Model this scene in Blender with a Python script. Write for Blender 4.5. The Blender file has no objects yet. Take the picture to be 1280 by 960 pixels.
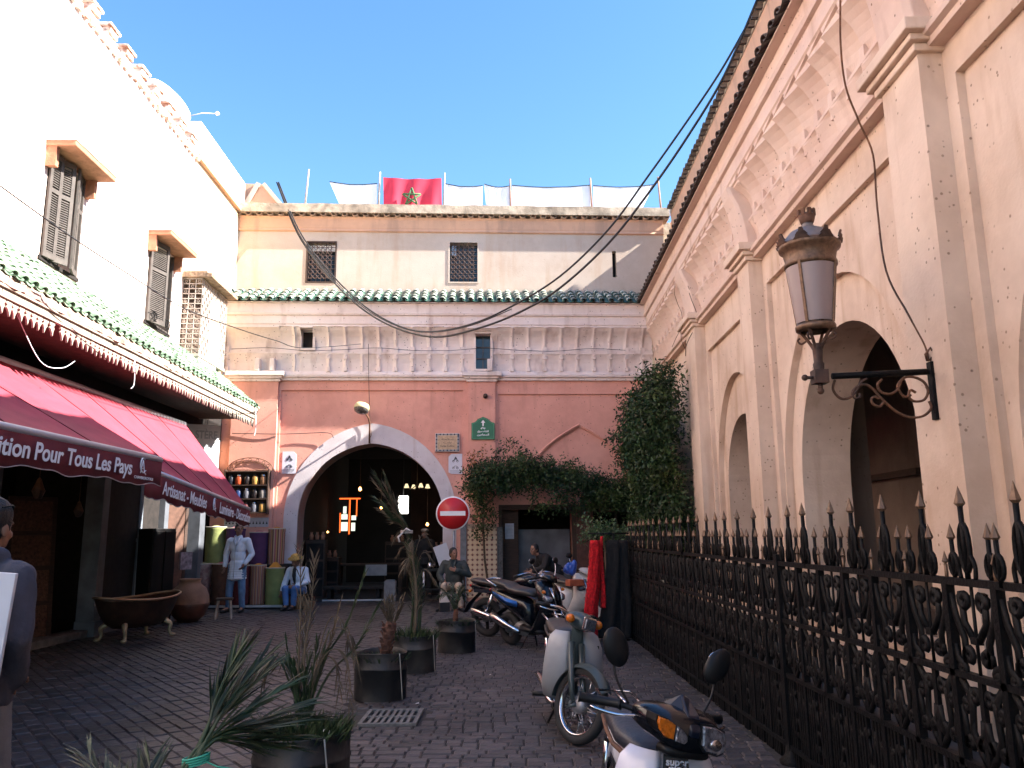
import bpy, bmesh, math, random
import numpy as np
from mathutils import Vector, Matrix, noise
from mathutils.geometry import tessellate_polygon
PI = math.pi
R = math.radians
rnd = random.Random(7)
SC = bpy.context.scene
COL = SC.collection

# ------------------------------------------------------------ camera
PITCH, ROLL = math.atan(.188), .009
cam_d = bpy.data.cameras.new("camera")
cam = bpy.data.objects.new("camera", cam_d)
COL.objects.link(cam)
cam_d.sensor_width = 36
cam_d.lens = 36 * 1000 / 1280
cam_d.clip_start = .05
cam_d.clip_end = 2000
cam.matrix_world = Matrix.Translation((0, 0, 1.6)) @ Matrix.Rotation(PI / 2 + PITCH, 4, 'X') @ Matrix.Rotation(-ROLL, 4, 'Z')
SC.camera = cam

# ------------------------------------------------------------ light
SUNV = Vector((1, -.115, .78)).normalized()          # towards the sun
w = bpy.data.worlds.new("World")
SC.world = w
w.use_nodes = True
nt = w.node_tree
bg = nt.nodes['Background']
sky = nt.nodes.new('ShaderNodeTexSky')
sky.sky_type = 'NISHITA'
sky.sun_disc = False
sky.sun_elevation = math.asin(SUNV.z)
sky.sun_rotation = math.atan2(SUNV.x, SUNV.y)
sky.air_density = 1.0
sky.dust_density = .4
sky.ozone_density = 1.6
hsv = nt.nodes.new('ShaderNodeHueSaturation')
hsv.inputs['Saturation'].default_value = 1.22
hsv.inputs['Hue'].default_value = .5
nt.links.new(sky.outputs[0], hsv.inputs['Color'])
nt.links.new(hsv.outputs[0], bg.inputs[0])
bg.inputs[1].default_value = .077
sl = bpy.data.lights.new("sun", 'SUN')
sl.energy = 5
sl.angle = R(.5)
sl.color = (1, .94, .85)
sun = bpy.data.objects.new("sun", sl)
COL.objects.link(sun)
sun.rotation_euler = SUNV.to_track_quat('Z', 'Y').to_euler()
SC.view_settings.view_transform = 'Standard'
SC.view_settings.look = 'None'
SC.view_settings.exposure = 2.37
SC.view_settings.gamma = 1

# ------------------------------------------------------------ materials
MATS = {}

def _base(name):
    m = bpy.data.materials.new(name)
    m.use_nodes = True
    n = m.node_tree.nodes
    return m, n, m.node_tree.links, n['Principled BSDF']

def mat(name, col, rough=.6, metal=0, var=.15, scale=8, bump=.15, bscale=40, island=0, spec=.5, emit=None, estr=0, coat=0, stretch=None, col2=None, c2lo=.45, c2hi=.62, c2scale=1.2, objrnd=0, trans=0, alpha=1):
    """procedural paint / cloth / stone: mottled colour, fine bump, optional second colour in patches"""
    if name in MATS:
        return MATS[name]
    m, n, L, b = _base(name)
    tc = n.new('ShaderNodeTexCoord')
    src = tc.outputs['Object']
    if stretch:
        mp = n.new('ShaderNodeMapping')
        mp.inputs['Scale'].default_value = stretch
        L.new(src, mp.inputs[0])
        src = mp.outputs[0]
    nz = n.new('ShaderNodeTexNoise')
    nz.inputs['Scale'].default_value = scale
    nz.inputs['Detail'].default_value = 5
    L.new(src, nz.inputs['Vector'])
    mr = n.new('ShaderNodeMapRange')
    mr.inputs['From Min'].default_value = .3
    mr.inputs['From Max'].default_value = .7
    mr.inputs['To Min'].default_value = 1 - var
    mr.inputs['To Max'].default_value = 1 + var
    L.new(nz.outputs['Fac'], mr.inputs[0])
    val = mr.outputs[0]
    for kind, amt in (('i', island), ('o', objrnd)):
        if amt:
            if kind == 'i':
                g = n.new('ShaderNodeNewGeometry')
                o = g.outputs['Random Per Island']
            else:
                g = n.new('ShaderNodeObjectInfo')
                o = g.outputs['Random']
            m2 = n.new('ShaderNodeMapRange')
            m2.inputs['To Min'].default_value = 1 - amt
            m2.inputs['To Max'].default_value = 1 + amt
            L.new(o, m2.inputs[0])
            mm = n.new('ShaderNodeMath')
            mm.operation = 'MULTIPLY'
            L.new(val, mm.inputs[0])
            L.new(m2.outputs[0], mm.inputs[1])
            val = mm.outputs[0]
    rgb = n.new('ShaderNodeRGB')
    rgb.outputs[0].default_value = (*col, 1)
    c = rgb.outputs[0]
    if col2:
        nb = n.new('ShaderNodeTexNoise')
        nb.inputs['Scale'].default_value = c2scale
        nb.inputs['Detail'].default_value = 6
        L.new(src, nb.inputs['Vector'])
        r2 = n.new('ShaderNodeMapRange')
        r2.inputs['From Min'].default_value = c2lo
        r2.inputs['From Max'].default_value = c2hi
        L.new(nb.outputs['Fac'], r2.inputs[0])
        mx = n.new('ShaderNodeMix')
        mx.data_type = 'RGBA'
        L.new(r2.outputs[0], mx.inputs['Factor'])
        L.new(c, mx.inputs['A'])
        mx.inputs['B'].default_value = (*col2, 1)
        c = mx.outputs['Result']
    vm = n.new('ShaderNodeVectorMath')
    vm.operation = 'SCALE'
    L.new(c, vm.inputs[0])
    L.new(val, vm.inputs['Scale'])
    L.new(vm.outputs[0], b.inputs['Base Color'])
    b.inputs['Roughness'].default_value = rough
    b.inputs['Metallic'].default_value = metal
    b.inputs['Specular IOR Level'].default_value = spec
    b.inputs['Coat Weight'].default_value = coat
    b.inputs['Transmission Weight'].default_value = trans
    b.inputs['Alpha'].default_value = alpha
    if bump:
        nb2 = n.new('ShaderNodeTexNoise')
        nb2.inputs['Scale'].default_value = bscale
        nb2.inputs['Detail'].default_value = 4
        L.new(src, nb2.inputs['Vector'])
        bp = n.new('ShaderNodeBump')
        bp.inputs['Strength'].default_value = bump
        bp.inputs['Distance'].default_value = .02
        L.new(nb2.outputs['Fac'], bp.inputs['Height'])
        L.new(bp.outputs[0], b.inputs['Normal'])
    if emit:
        b.inputs['Emission Color'].default_value = (*emit, 1)
        b.inputs['Emission Strength'].default_value = estr
    MATS[name] = m
    return m

def plaster(name, col, col2, stain=(.3, .24, .2), pits=.5, stainlo=.56, rough=.85, streak=.5, basez=None):
    """old lime render: patchy colour, vertical run-off streaks, small knocked-out pits"""
    m, n, L, b = _base(name)
    tc = n.new('ShaderNodeTexCoord')
    src = tc.outputs['Object']
    def nz(scale, detail=5, st=None):
        s = src
        if st:
            mp = n.new('ShaderNodeMapping')
            mp.inputs['Scale'].default_value = st
            L.new(src, mp.inputs[0])
            s = mp.outputs[0]
        t = n.new('ShaderNodeTexNoise')
        t.inputs['Scale'].default_value = scale
        t.inputs['Detail'].default_value = detail
        L.new(s, t.inputs['Vector'])
        return t.outputs['Fac']
    def rng(v, a, c, lo=0, hi=1):
        r = n.new('ShaderNodeMapRange')
        r.inputs['From Min'].default_value = a
        r.inputs['From Max'].default_value = c
        r.inputs['To Min'].default_value = lo
        r.inputs['To Max'].default_value = hi
        L.new(v, r.inputs[0])
        return r.outputs[0]
    def mix(f, a, c):
        x = n.new('ShaderNodeMix')
        x.data_type = 'RGBA'
        L.new(f, x.inputs['Factor'])
        for k, q in (('A', a), ('B', c)):
            if isinstance(q, tuple):
                x.inputs[k].default_value = (*q, 1)
            else:
                L.new(q, x.inputs[k])
        return x.outputs['Result']
    def mul(a, c):
        x = n.new('ShaderNodeMath')
        x.operation = 'MULTIPLY'
        for k, q in ((0, a), (1, c)):
            if isinstance(q, (int, float)):
                x.inputs[k].default_value = q
            else:
                L.new(q, x.inputs[k])
        return x.outputs[0]
    c = mix(rng(nz(.9, 6), .38, .64), col, col2)
    c = mix(rng(nz(7, 4), .4, .75, 0, .22), c, tuple(min(1, q * 1.25) for q in col))
    st = rng(nz(1.1, 5, (3.2, 3.2, .45)), stainlo, stainlo + .16, 0, streak)
    c = mix(st, c, stain)
    if basez is not None:
        sx = n.new('ShaderNodeSeparateXYZ')
        L.new(src, sx.inputs[0])
        low = rng(sx.outputs[2], basez, 0, 0, 1)
        c = mix(mul(low, rng(nz(2.2, 6), .3, .6, 0, .85)), c, stain)
    height = nz(30, 5)
    if pits:
        v = n.new('ShaderNodeTexVoronoi')
        v.inputs['Scale'].default_value = 14
        L.new(src, v.inputs['Vector'])
        pit = rng(v.outputs['Distance'], .2, .12, 0, 1)
        gate = rng(nz(1.3, 2), .42, .5, 0, 1)
        sep = n.new('ShaderNodeSeparateColor')
        L.new(v.outputs['Color'], sep.inputs[0])
        gate2 = rng(sep.outputs[0], .56, .58)
        pit = mul(mul(pit, gate), mul(gate2, pits))
        c = mix(pit, c, tuple(q * .45 for q in stain))
        sb = n.new('ShaderNodeMath')
        sb.operation = 'SUBTRACT'
        L.new(mul(height, .45), sb.inputs[0])
        L.new(pit, sb.inputs[1])
        height = sb.outputs[0]
    L.new(c, b.inputs['Base Color'])
    b.inputs['Roughness'].default_value = rough
    b.inputs['Specular IOR Level'].default_value = .2
    bp = n.new('ShaderNodeBump')
    bp.inputs['Strength'].default_value = .35
    bp.inputs['Distance'].default_value = .02
    L.new(height, bp.inputs['Height'])
    L.new(bp.outputs[0], b.inputs['Normal'])
    MATS[name] = m
    return m

def tile_pattern_mat(name):
    """zellige dado: buff ground, dark red diamonds on a square grid"""
    m, n, L, b = _base(name)
    tc = n.new('ShaderNodeTexCoord')
    sx = n.new('ShaderNodeSeparateXYZ')
    L.new(tc.outputs['Object'], sx.inputs[0])
    def M(op, a, c=None):
        x = n.new('ShaderNodeMath')
        x.operation = op
        for k, q in ((0, a), (1, c)):
            if q is None:
                continue
            if isinstance(q, (int, float)):
                x.inputs[k].default_value = q
            else:
                L.new(q, x.inputs[k])
        return x.outputs[0]
    P = .118
    def tri(o):
        return M('ABSOLUTE', M('SUBTRACT', M('FRACT', M('DIVIDE', o, P)), .5))
    d = M('ADD', tri(sx.outputs[0]), tri(sx.outputs[2]))
    inner = M('LESS_THAN', d, .3)
    core = M('LESS_THAN', d, .1)
    grid = M('GREATER_THAN', M('ABSOLUTE', M('SUBTRACT', d, .5)), .03)
    def mix(f, a, c):
        x = n.new('ShaderNodeMix')
        x.data_type = 'RGBA'
        L.new(f, x.inputs['Factor'])
        for k, q in (('A', a), ('B', c)):
            if isinstance(q, tuple):
                x.inputs[k].default_value = (*q, 1)
            else:
                L.new(q, x.inputs[k])
        return x.outputs['Result']
    c = mix(grid, (.55, .3, .16), (.62, .47, .32))
    c = mix(inner, c, (.13, .03, .03))
    c = mix(core, c, (.3, .12, .08))
    L.new(c, b.inputs['Base Color'])
    b.inputs['Roughness'].default_value = .35
    MATS[name] = m
    return m

pink = plaster('pink_render', (.7, .35, .28), (.6, .29, .23), (.4, .2, .15), .7, .6, basez=1.6)
salmon = plaster('salmon_render', (.7, .56, .45), (.57, .43, .33), (.42, .27, .17), .7, .54, streak=.55, basez=2.6)
lilac = plaster('weathered_stucco', (.76, .67, .63), (.68, .57, .53), (.33, .22, .18), .9, .56)
frieze_m = plaster('salmon_stucco', (.68, .53, .44), (.62, .46, .38), (.36, .22, .15), .8, .6)
cream = plaster('cream_render', (.5, .425, .36), (.45, .365, .3), (.4, .27, .18), .2, .54, streak=.4)
white_w = plaster('pale_pink_render', (.8, .66, .6), (.78, .62, .56), (.7, .5, .4), .15, .72)
yellow_w = plaster('cream_yellow_render', (.72, .56, .38), (.7, .52, .34), (.6, .42, .3), .1, .7)
orange_m = plaster('orange_trim', (.6, .36, .24), (.52, .32, .22), (.3, .2, .15), .2, .55)
terra = mat('terracotta', (.36, .17, .11), .85, var=.3, bump=.3, objrnd=.2)
ringm = plaster('lilac_limewash', (.62, .57, .59), (.54, .48, .5), (.3, .18, .14), .6, .62, basez=2.2)
capm = mat('roof_cap_mortar', (.42, .34, .26), .95, var=.35, scale=6, bump=.5, bscale=25, col2=(.25, .2, .15))
tile_g = mat('green_glazed_tile', (.06, .17, .12), .32, var=.4, scale=14, bump=.1, objrnd=.45, island=.25, col2=(.3, .33, .27), c2lo=.5, c2hi=.62, c2scale=9)
tile_far = mat('weathered_green_tile', (.045, .11, .095), .3, var=.4, scale=16, bump=.1, objrnd=.4, col2=(.42, .4, .33), c2lo=.46, c2hi=.56, c2scale=8)
tile_l = mat('bright_green_tile', (.1, .17, .11), .6, spec=.3, var=.3, scale=14, bump=.12, objrnd=.3, island=.25, col2=(.24, .27, .2), c2lo=.5, c2hi=.6, c2scale=7)
tile_d = mat('dark_clay_tile', (.1, .075, .06), .9, var=.4, scale=10, bump=.3, objrnd=.3)
tile_c = mat('clay_cap_tile', (.33, .22, .15), .9, var=.3, scale=10, bump=.3, objrnd=.25)
wood_d = mat('dark_wood', (.045, .022, .014), .7, var=.35, scale=6, stretch=(1, 1, 6), bump=.3)
wood_g = mat('weathered_wood', (.33, .28, .23), .9, var=.35, scale=10, bump=.4)
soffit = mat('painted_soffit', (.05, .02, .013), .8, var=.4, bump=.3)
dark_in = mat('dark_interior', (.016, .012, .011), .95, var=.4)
dark_wall = mat('near_black_wall', (.01, .007, .006), .9, var=.5, scale=2)  # near-black base colour for the passage walls
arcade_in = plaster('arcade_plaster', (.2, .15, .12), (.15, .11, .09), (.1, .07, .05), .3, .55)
iron = mat('black_iron', (.003, .003, .0035), .6, spec=.18, metal=0, var=.3, bump=.25, bscale=60)
rust = mat('rusty_iron', (.16, .075, .04), .7, metal=.3, var=.4, scale=14, bump=.3, col2=(.06, .04, .035))
gilt = mat('worn_gilt', (.15, .09, .055), .5, metal=.4, var=.35, scale=30)
shut_m = mat('grey_brown_shutter', (.075, .062, .055), .75, var=.25, scale=10)
glass_d = mat('dark_glass', (.02, .03, .035), .12, var=.1, bump=0)

# ------------------------------------------------------------ mesh kit
class MB:
    def __init__(s):
        s.v = []
        s.f = []
        s.m = []
        s.sm = []
    def add(s, vs, fs, mi=0, smooth=False):
        o = len(s.v)
        s.v += [tuple(q) for q in vs]
        for f in fs:
            s.f.append(tuple(i + o for i in f))
            s.m.append(mi)
            s.sm.append(smooth)
        return s
    def box(s, a, b, mi=0, M=None):
        x0, y0, z0 = a
        x1, y1, z1 = b
        vs = [Vector(q) for q in ((x0, y0, z0), (x1, y0, z0), (x1, y1, z0), (x0, y1, z0), (x0, y0, z1), (x1, y0, z1), (x1, y1, z1), (x0, y1, z1))]
        if M:
            vs = [M @ q for q in vs]
        return s.add(vs, [(0, 3, 2, 1), (4, 5, 6, 7), (0, 1, 5, 4), (1, 2, 6, 5), (2, 3, 7, 6), (3, 0, 4, 7)], mi)
    def cbox(s, c, d, mi=0, rot=None):
        """box by centre and full size, optionally rotated by a 3x3/4x4 matrix about its centre"""
        M = Matrix.Translation(c) @ (rot.to_4x4() if rot else Matrix())
        return s.box((-d[0] / 2, -d[1] / 2, -d[2] / 2), (d[0] / 2, d[1] / 2, d[2] / 2), mi, M)
    def beam(s, p, q, wd, ht, mi=0, up=(0, 0, 1)):
        p, q = Vector(p), Vector(q)
        d = (q - p)
        L_ = d.length
        d.normalize()
        side = d.cross(Vector(up))
        if side.length < 1e-4:
            side = Vector((1, 0, 0))
        side.normalize()
        u2 = side.cross(d)
        M = Matrix((side, d, u2)).transposed().to_4x4()
        M.translation = (p + q) / 2
        return s.box((-wd / 2, -L_ / 2, -ht / 2), (wd / 2, L_ / 2, ht / 2), mi, M)
    def tube(s, pts, r, n=6, mi=0, closed=False, caps=True, smooth=True, flat=1):
        pts = [Vector(p) for p in pts]
        N = len(pts)
        rs = r if isinstance(r, (list, tuple)) else [r] * N
        vs = []
        prev = None
        for i, p in enumerate(pts):
            a = pts[(i - 1) % N] if (closed or i) else p
            b = pts[(i + 1) % N] if (closed or i < N - 1) else p
            t = (b - a)
            if t.length < 1e-7:
                t = Vector((0, 0, 1))
            t.normalize()
            if prev is None:
                up = Vector((0, 0, 1)) if abs(t.z) < .9 else Vector((1, 0, 0))
                u = t.cross(up).normalized()
            else:
                u = prev - t * prev.dot(t)
                if u.length < 1e-5:
                    u = t.orthogonal()
                u.normalize()
            prev = u
            v_ = t.cross(u)
            for k in range(n):
                an = 2 * PI * k / n
                vs.append(p + (u * math.cos(an) + v_ * math.sin(an) * flat) * rs[i])
        fs = []
        for i in range(N if closed else N - 1):
            j = (i + 1) % N
            for k in range(n):
                k2 = (k + 1) % n
                fs.append((i * n + k, j * n + k, j * n + k2, i * n + k2))
        s.add(vs, fs, mi, smooth)
        if caps and not closed:
            o = len(s.v) - len(vs)
            s.f.append(tuple(o + k for k in range(n)))
            s.m.append(mi)
            s.sm.append(False)
            s.f.append(tuple(o + (N - 1) * n + k for k in reversed(range(n))))
            s.m.append(mi)
            s.sm.append(False)
        return s
    def lathe(s, prof, n=16, mi=0, M=None, smooth=True, a0=0, a1=2 * PI):
        """prof: (radius, z) pairs, spun about z, then M"""
        full = abs(a1 - a0 - 2 * PI) < 1e-6
        cols = n if full else n + 1
        vs = []
        for r_, z in prof:
            for k in range(cols):
                an = a0 + (a1 - a0) * k / n
                q = Vector((r_ * math.cos(an), r_ * math.sin(an), z))
                vs.append(M @ q if M else q)
        fs = []
        for i in range(len(prof) - 1):
            for k in range(n):
                k2 = (k + 1) % cols
                fs.append((i * cols + k, i * cols + k2, (i + 1) * cols + k2, (i + 1) * cols + k))
        return s.add(vs, fs, mi, smooth)
    def ball(s, c, r, n=8, mi=0, M=None):
        rr = (r, r, r) if isinstance(r, (int, float)) else r
        prof = [(math.sin(PI * i / n), -math.cos(PI * i / n)) for i in range(n + 1)]
        T = Matrix.Translation(c) @ (M.to_4x4() if M else Matrix()) @ Matrix.Diagonal((rr[0], rr[1], rr[2], 1))
        return s.lathe(prof, max(6, int(n * 1.4)), mi, T)
    def loft(s, rings, mi=0, closed=True, caps=True, smooth=True):
        n = len(rings[0])
        vs = [q for r_ in rings for q in r_]
        fs = []
        for i in range(len(rings) - 1):
            for k in range(n if closed else n - 1):
                k2 = (k + 1) % n
                fs.append((i * n + k, i * n + k2, (i + 1) * n + k2, (i + 1) * n + k))
        if caps and closed:
            fs.append(tuple(reversed(range(n))))
            fs.append(tuple((len(rings) - 1) * n + k for k in range(n)))
        return s.add(vs, fs, mi, smooth)
    def mesh(s, name, mats):
        me = bpy.data.meshes.new(name)
        me.from_pydata(s.v, [], s.f)
        for m in (mats if isinstance(mats, (list, tuple)) else [mats]):
            me.materials.append(m)
        me.polygons.foreach_set('material_index', s.m)
        me.polygons.foreach_set('use_smooth', s.sm)
        me.update()
        return me
    def build(s, name, mats, parent=None, loc=None, kind=None, bevel=0, recalc=False):
        me = s.mesh(name, mats)
        if recalc:
            bm = bmesh.new()
            bm.from_mesh(me)
            bmesh.ops.recalc_face_normals(bm, faces=bm.faces)
            bm.to_mesh(me)
            bm.free()
        o = bpy.data.objects.new(name, me)
        COL.objects.link(o)
        if parent:
            o.parent = parent
        if loc:
            o.location = loc
        if kind:
            o['kind'] = kind
        if bevel:
            b = o.modifiers.new('bevel', 'BEVEL')
            b.width = bevel
            b.segments = 2
            b.limit_method = 'ANGLE'
        return o

def inst(me, name, parent, loc=(0, 0, 0), rot=(0, 0, 0), scale=None):
    o = bpy.data.objects.new(name, me)
    COL.objects.link(o)
    o.parent = parent
    o.location = loc
    o.rotation_euler = rot
    if scale:
        o.scale = scale
    return o

def thing(name, label, cat, loc=(0, 0, 0), rz=0, group=None):
    o = bpy.data.objects.new(name, None)
    COL.objects.link(o)
    o.empty_display_size = .3
    o.location = loc
    o.rotation_euler = (0, 0, rz)
    o['label'] = label
    o['category'] = cat
    if group:
        o['group'] = group
    return o

def tag(o, label, cat, group=None):
    o['label'] = label
    o['category'] = cat
    if group:
        o['group'] = group
    return o

def wall_poly(outer, holes, y0, y1, mb=None, mi=0):
    """vertical slab in the local xz plane with holes, front face at y0 (viewer side), back at y1"""
    mb = mb or MB()
    loops = [[Vector((x, z, 0)) for x, z in lp] for lp in [outer] + holes]
    tris = tessellate_polygon(loops)
    flat = [q for lp in loops for q in lp]
    n = len(flat)
    vs = [(q.x, y0, q.y) for q in flat] + [(q.x, y1, q.y) for q in flat]
    fs = []
    for a, b, c in tris:
        A, B, C_ = flat[a], flat[b], flat[c]
        if (B - A).cross(C_ - A).z < 0:
            b, c = c, b
        fs.append((a, b, c))
        fs.append((a + n, c + n, b + n))
    o = 0
    for li, lp in enumerate(loops):
        k = len(lp)
        area = sum(lp[i].x * lp[(i + 1) % k].y - lp[(i + 1) % k].x * lp[i].y for i in range(k))
        ccw = area > 0
        for i in range(k):
            j = (i + 1) % k
            a, b = o + i, o + j
            if (li == 0) == ccw:
                fs.append((b, a, a + n, b + n))
            else:
                fs.append((a, b, b + n, a + n))
        o += k
    mb.add(vs, fs, mi)
    return mb

def rect(x0, x1, z0, z1):
    return [(x0, z0), (x1, z0), (x1, z1), (x0, z1)]

def arch(cx, hw, zs, za, z0=-.02, n=14, point=.1, shoe=0):
    """opening outline: jambs from z0 to spring zs, pointed head to apex za"""
    rt = []
    for i in range(n + 1):
        a = PI / 2 * i / n
        t = i / n
        rt.append((hw * math.cos(a) * (1 + .0 * t), zs + (za - zs) * ((1 - point) * math.sin(a) + point * t ** 2.5)))
    pts = [(cx + hw * (1 - shoe), z0)] + [(cx + x, z) for x, z in rt]
    pts += [(cx - x, z) for x, z in reversed(rt[:-1])] + [(cx - hw * (1 - shoe), z0)]
    return pts

# ------------------------------------------------------------ stucco frieze shared by two facades
FR = [  # (z, out, flute amplitude, ledge-step amplitude)
    (5.44, .0, 0), (5.44, .07, 0), (5.50, .08, 0), (5.52, .13, 0), (5.57, .14, 0), (5.59, .09, 0), (5.63, .07, 0), (5.67, .04, 0),
    (5.675, .02, .0), (5.69, .02, .05), (5.78, .03, .055), (5.88, .045, .06), (5.98, .075, .06), (6.07, .115, .05), (6.10, .13, .01),
    (6.11, .14, 0), (6.15, .14, 0), (6.16, .09, 0), (6.22, .09, 0), (6.23, .07, .02),
    (6.30, .075, .07), (6.38, .09, .075), (6.46, .12, .08), (6.54, .17, .08), (6.61, .235, .07), (6.67, .31, .05), (6.71, .37, .03), (6.72, .40, 0),
    (6.79, .40, 0), (6.81, .42, 0), (7.02, .42, 0), (7.03, .47, 0), (7.08, .49, 0), (7.10, .44, 0), (7.33, .45, 0), (7.34, .3, 0), (7.34, 0, 0)]

def frieze(x0, x1, mb, rib=.42, dx=.03, mi=0, skip=(), alt=False, gaps=()):
    nx = int((x1 - x0) / dx) + 1
    xs = [x0 + (x1 - x0) * i / (nx - 1) for i in range(nx)]
    vs = []
    for x in xs:
        fr = (x / rib) % 1
        e = abs(2 * fr - 1)
        cusp = e ** 6 if not alt else (1 - fr) ** 1.4
        flat_zone = any(a < x < b for a, b in skip)
        for z, o, amp in FR:
            if alt:
                o = o + .06 if (z < 5.68 and o > 0) else (o - .07 if z > 6.69 and o > .2 else o)
                z = z + .085 * max(0, 6.16 - z) / .72
            f = 0 if flat_zone else (1.5 if alt else .8) * amp * (cusp - (.4 if alt else .15))
            zz = z
            if abs(z - 6.72) < .002 or abs(z - 6.71) < .002:
                zz = z + ((.07 if alt else .03) * (1 - cusp) if not flat_zone else 0)
            w_ = .004 * noise.noise((x * 3, z * 4, 0))
            vs.append((x, -(o + f + w_), zz))
    n = len(FR)
    fs = []
    for i in range(nx - 1):
        for k in range(n - 1):
            zm, xm = (FR[k][0] + FR[k + 1][0]) / 2, (xs[i] + xs[i + 1]) / 2
            if any(a < xm < b and c < zm < d for a, b, c, d in gaps):
                continue
            fs.append((i * n + k, (i + 1) * n + k, (i + 1) * n + k + 1, i * n + k + 1))
    mb.add(vs, fs, mi)
    # little blocks where each rib crosses the middle ledge
    k0 = math.ceil(x0 / rib)
    for k in range(k0, int(x1 / rib) + 1):
        x = k * rib
        if any(a < x < b for a, b in skip) or rnd.random() < .1:
            continue
        mb.box((x - .055, -.135, 6.155), (x + .055, -.02, 6.29), mi)
        mb.box((x - .045, -.12, 5.985), (x + .045, -.02, 6.08), mi)
        mb.box((x - .04, -.09, 5.675), (x + .04, -.0, 5.78), mi)
    return mb

def barrel_tile(wd=.2, ln=.36, th=.014, seg=6, taper=.85):
    """one half-round roof tile, its axis along +y rising away from the viewer, mouth at y=0"""
    mb = MB()
    vs = []
    for (y, r_) in ((0, wd / 2), (ln, wd / 2 * taper)):
        for rr in (r_, r_ - th):
            for k in range(seg + 1):
                a = PI * k / seg
                vs.append((-math.cos(a) * rr, y, math.sin(a) * rr * .85))
    n = seg + 1
    fs = []
    for k in range(seg):
        fs.append((k, k + 1, 2 * n + k + 1, 2 * n + k))
        fs.append((n + k + 1, n + k, 3 * n + k, 3 * n + k + 1))
        fs.append((k + 1, k, n + k, n + k + 1))
    mb.add(vs, fs, 0, True)
    return mb

def tile_strip(parent, x0, x1, y0, z0, y1, z1, pitch, rows, material, name, trough=True, limit=300, order=None, trough_mat=None, jit=.012, under=True):
    """courses of barrel tiles from the eave (y0,z0) up to (y1,z1); the first `limit` are objects, the rest one joined part"""
    sl_ = math.hypot(y1 - y0, z1 - z0)
    ang = math.atan2(z1 - z0, y1 - y0)
    ln = sl_ / rows * 1.22
    tmb = barrel_tile(pitch * .66, ln)
    me = tmb.mesh(name, material)
    spots = []
    ncol = int((x1 - x0) / pitch)
    for r_ in range(rows):
        for c in range(ncol):
            spots.append((c, r_))
    if order:
        spots.sort(key=order)
    rest = MB()
    for i, (c, r_) in enumerate(spots):
        t = r_ / rows
        p = Vector((x0 + (c + .5) * pitch + rnd.uniform(-jit, jit), y0 + (y1 - y0) * t + rnd.uniform(-jit, jit), z0 + (z1 - z0) * t + .03 + rnd.uniform(0, .008)))
        e = (ang - .05 + rnd.uniform(-.03, .03), rnd.uniform(-.04, .04), rnd.uniform(-.04, .04))
        if i < limit:
            inst(me, name, parent, p, e)
        else:
            from mathutils import Euler
            M = Matrix.Translation(p) @ Euler(e).to_matrix().to_4x4()
            rest.add([M @ Vector(q) for q in tmb.v], tmb.f, 0, True)
    if rest.v:
        rest.build(name, material, parent, kind='stuff')
    # troughs between, one joined sheet
    mb = MB()
    seg = 6
    for c in range(ncol + 1):
        xc = x0 + c * pitch
        hw = pitch * .4
        vs = []
        yy0, zz0 = y0 - .02, z0 + .035
        for (y, z) in ((yy0, zz0), (y1, z1 + .03)):
            for k in range(seg + 1):
                a = PI * k / seg
                vs.append((xc - math.cos(a) * hw, y, z - math.sin(a) * hw * .45))
        for (y, z) in ((yy0, zz0 - .014), (y1, z1 + .03 - .014)):
            for k in range(seg + 1):
                a = PI * k / seg
                vs.append((xc - math.cos(a) * hw, y, z - math.sin(a) * hw * .45))
        n = seg + 1
        fs = [(k, k + 1, n + k + 1, n + k) for k in range(seg)]
        fs += [(2 * n + k + 1, 2 * n + k, 3 * n + k, 3 * n + k + 1) for k in range(seg)]
        fs += [(k + 1, k, 2 * n + k, 2 * n + k + 1) for k in range(seg)]
        mb.add(vs, fs, 0, True)
    mb.build('trough_tile', trough_mat or material, parent, kind='stuff')

def moulding(x0, x1, prof, mb, mi=0, returns=True):
    """horizontal moulding; prof: (out, z) polygon, extruded along x"""
    a = [(x0, -o, z) for o, z in prof]
    b = [(x1, -o, z) for o, z in prof]
    n = len(prof)
    fs = [(i, i + n, (i + 1) % n + n, (i + 1) % n) for i in range(n)]
    fs += [tuple(range(n)), tuple(reversed(range(n, 2 * n)))]
    mb.add(a + b, fs, mi)
    return mb

def pilaster(parent, x0, x1, out, material, z1=5.44, base=0, capout=.13, name='pilaster'):
    mb = MB()
    mb.box((x0, -out, 0), (x1, .02, z1 - .04))
    o = mb.build(name, material, parent)
    c = MB()
    for (a, z, zz) in ((.05, z1 - .04, z1 + .03), (.1, z1 + .03, z1 + .09), (.16, z1 + .09, z1 + .2)):
        c.box((x0 - a, -out - a, z), (x1 + a, .01, zz))
    c.build('pilaster_cap', MATS['weathered_stucco'] if material is pink else material, parent, bevel=.012)
    return o

def dosseret(parent, xc, hw, out, material):
    """plain swelling block over a pilaster, inside the frieze band"""
    rings = []
    for z, o, k in ((5.65, out + .1, 1.0), (5.8, out + .1, 1), (6.0, out + .12, 1.0), (6.2, out + .15, .97), (6.4, out + .2, .9), (6.55, out + .26, .8), (6.7, out + .3, .7)):
        rings.append([(xc - hw * k, .02, z), (xc - hw * k, -o + .05, z), (xc - hw * k * .8, -o, z), (xc + hw * k * .8, -o, z), (xc + hw * k, -o + .05, z), (xc + hw * k, .02, z)])
    mb = MB()
    mb.loft(rings, smooth=False)
    mb.build('dosseret', material, parent, bevel=.01, recalc=True)

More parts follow.
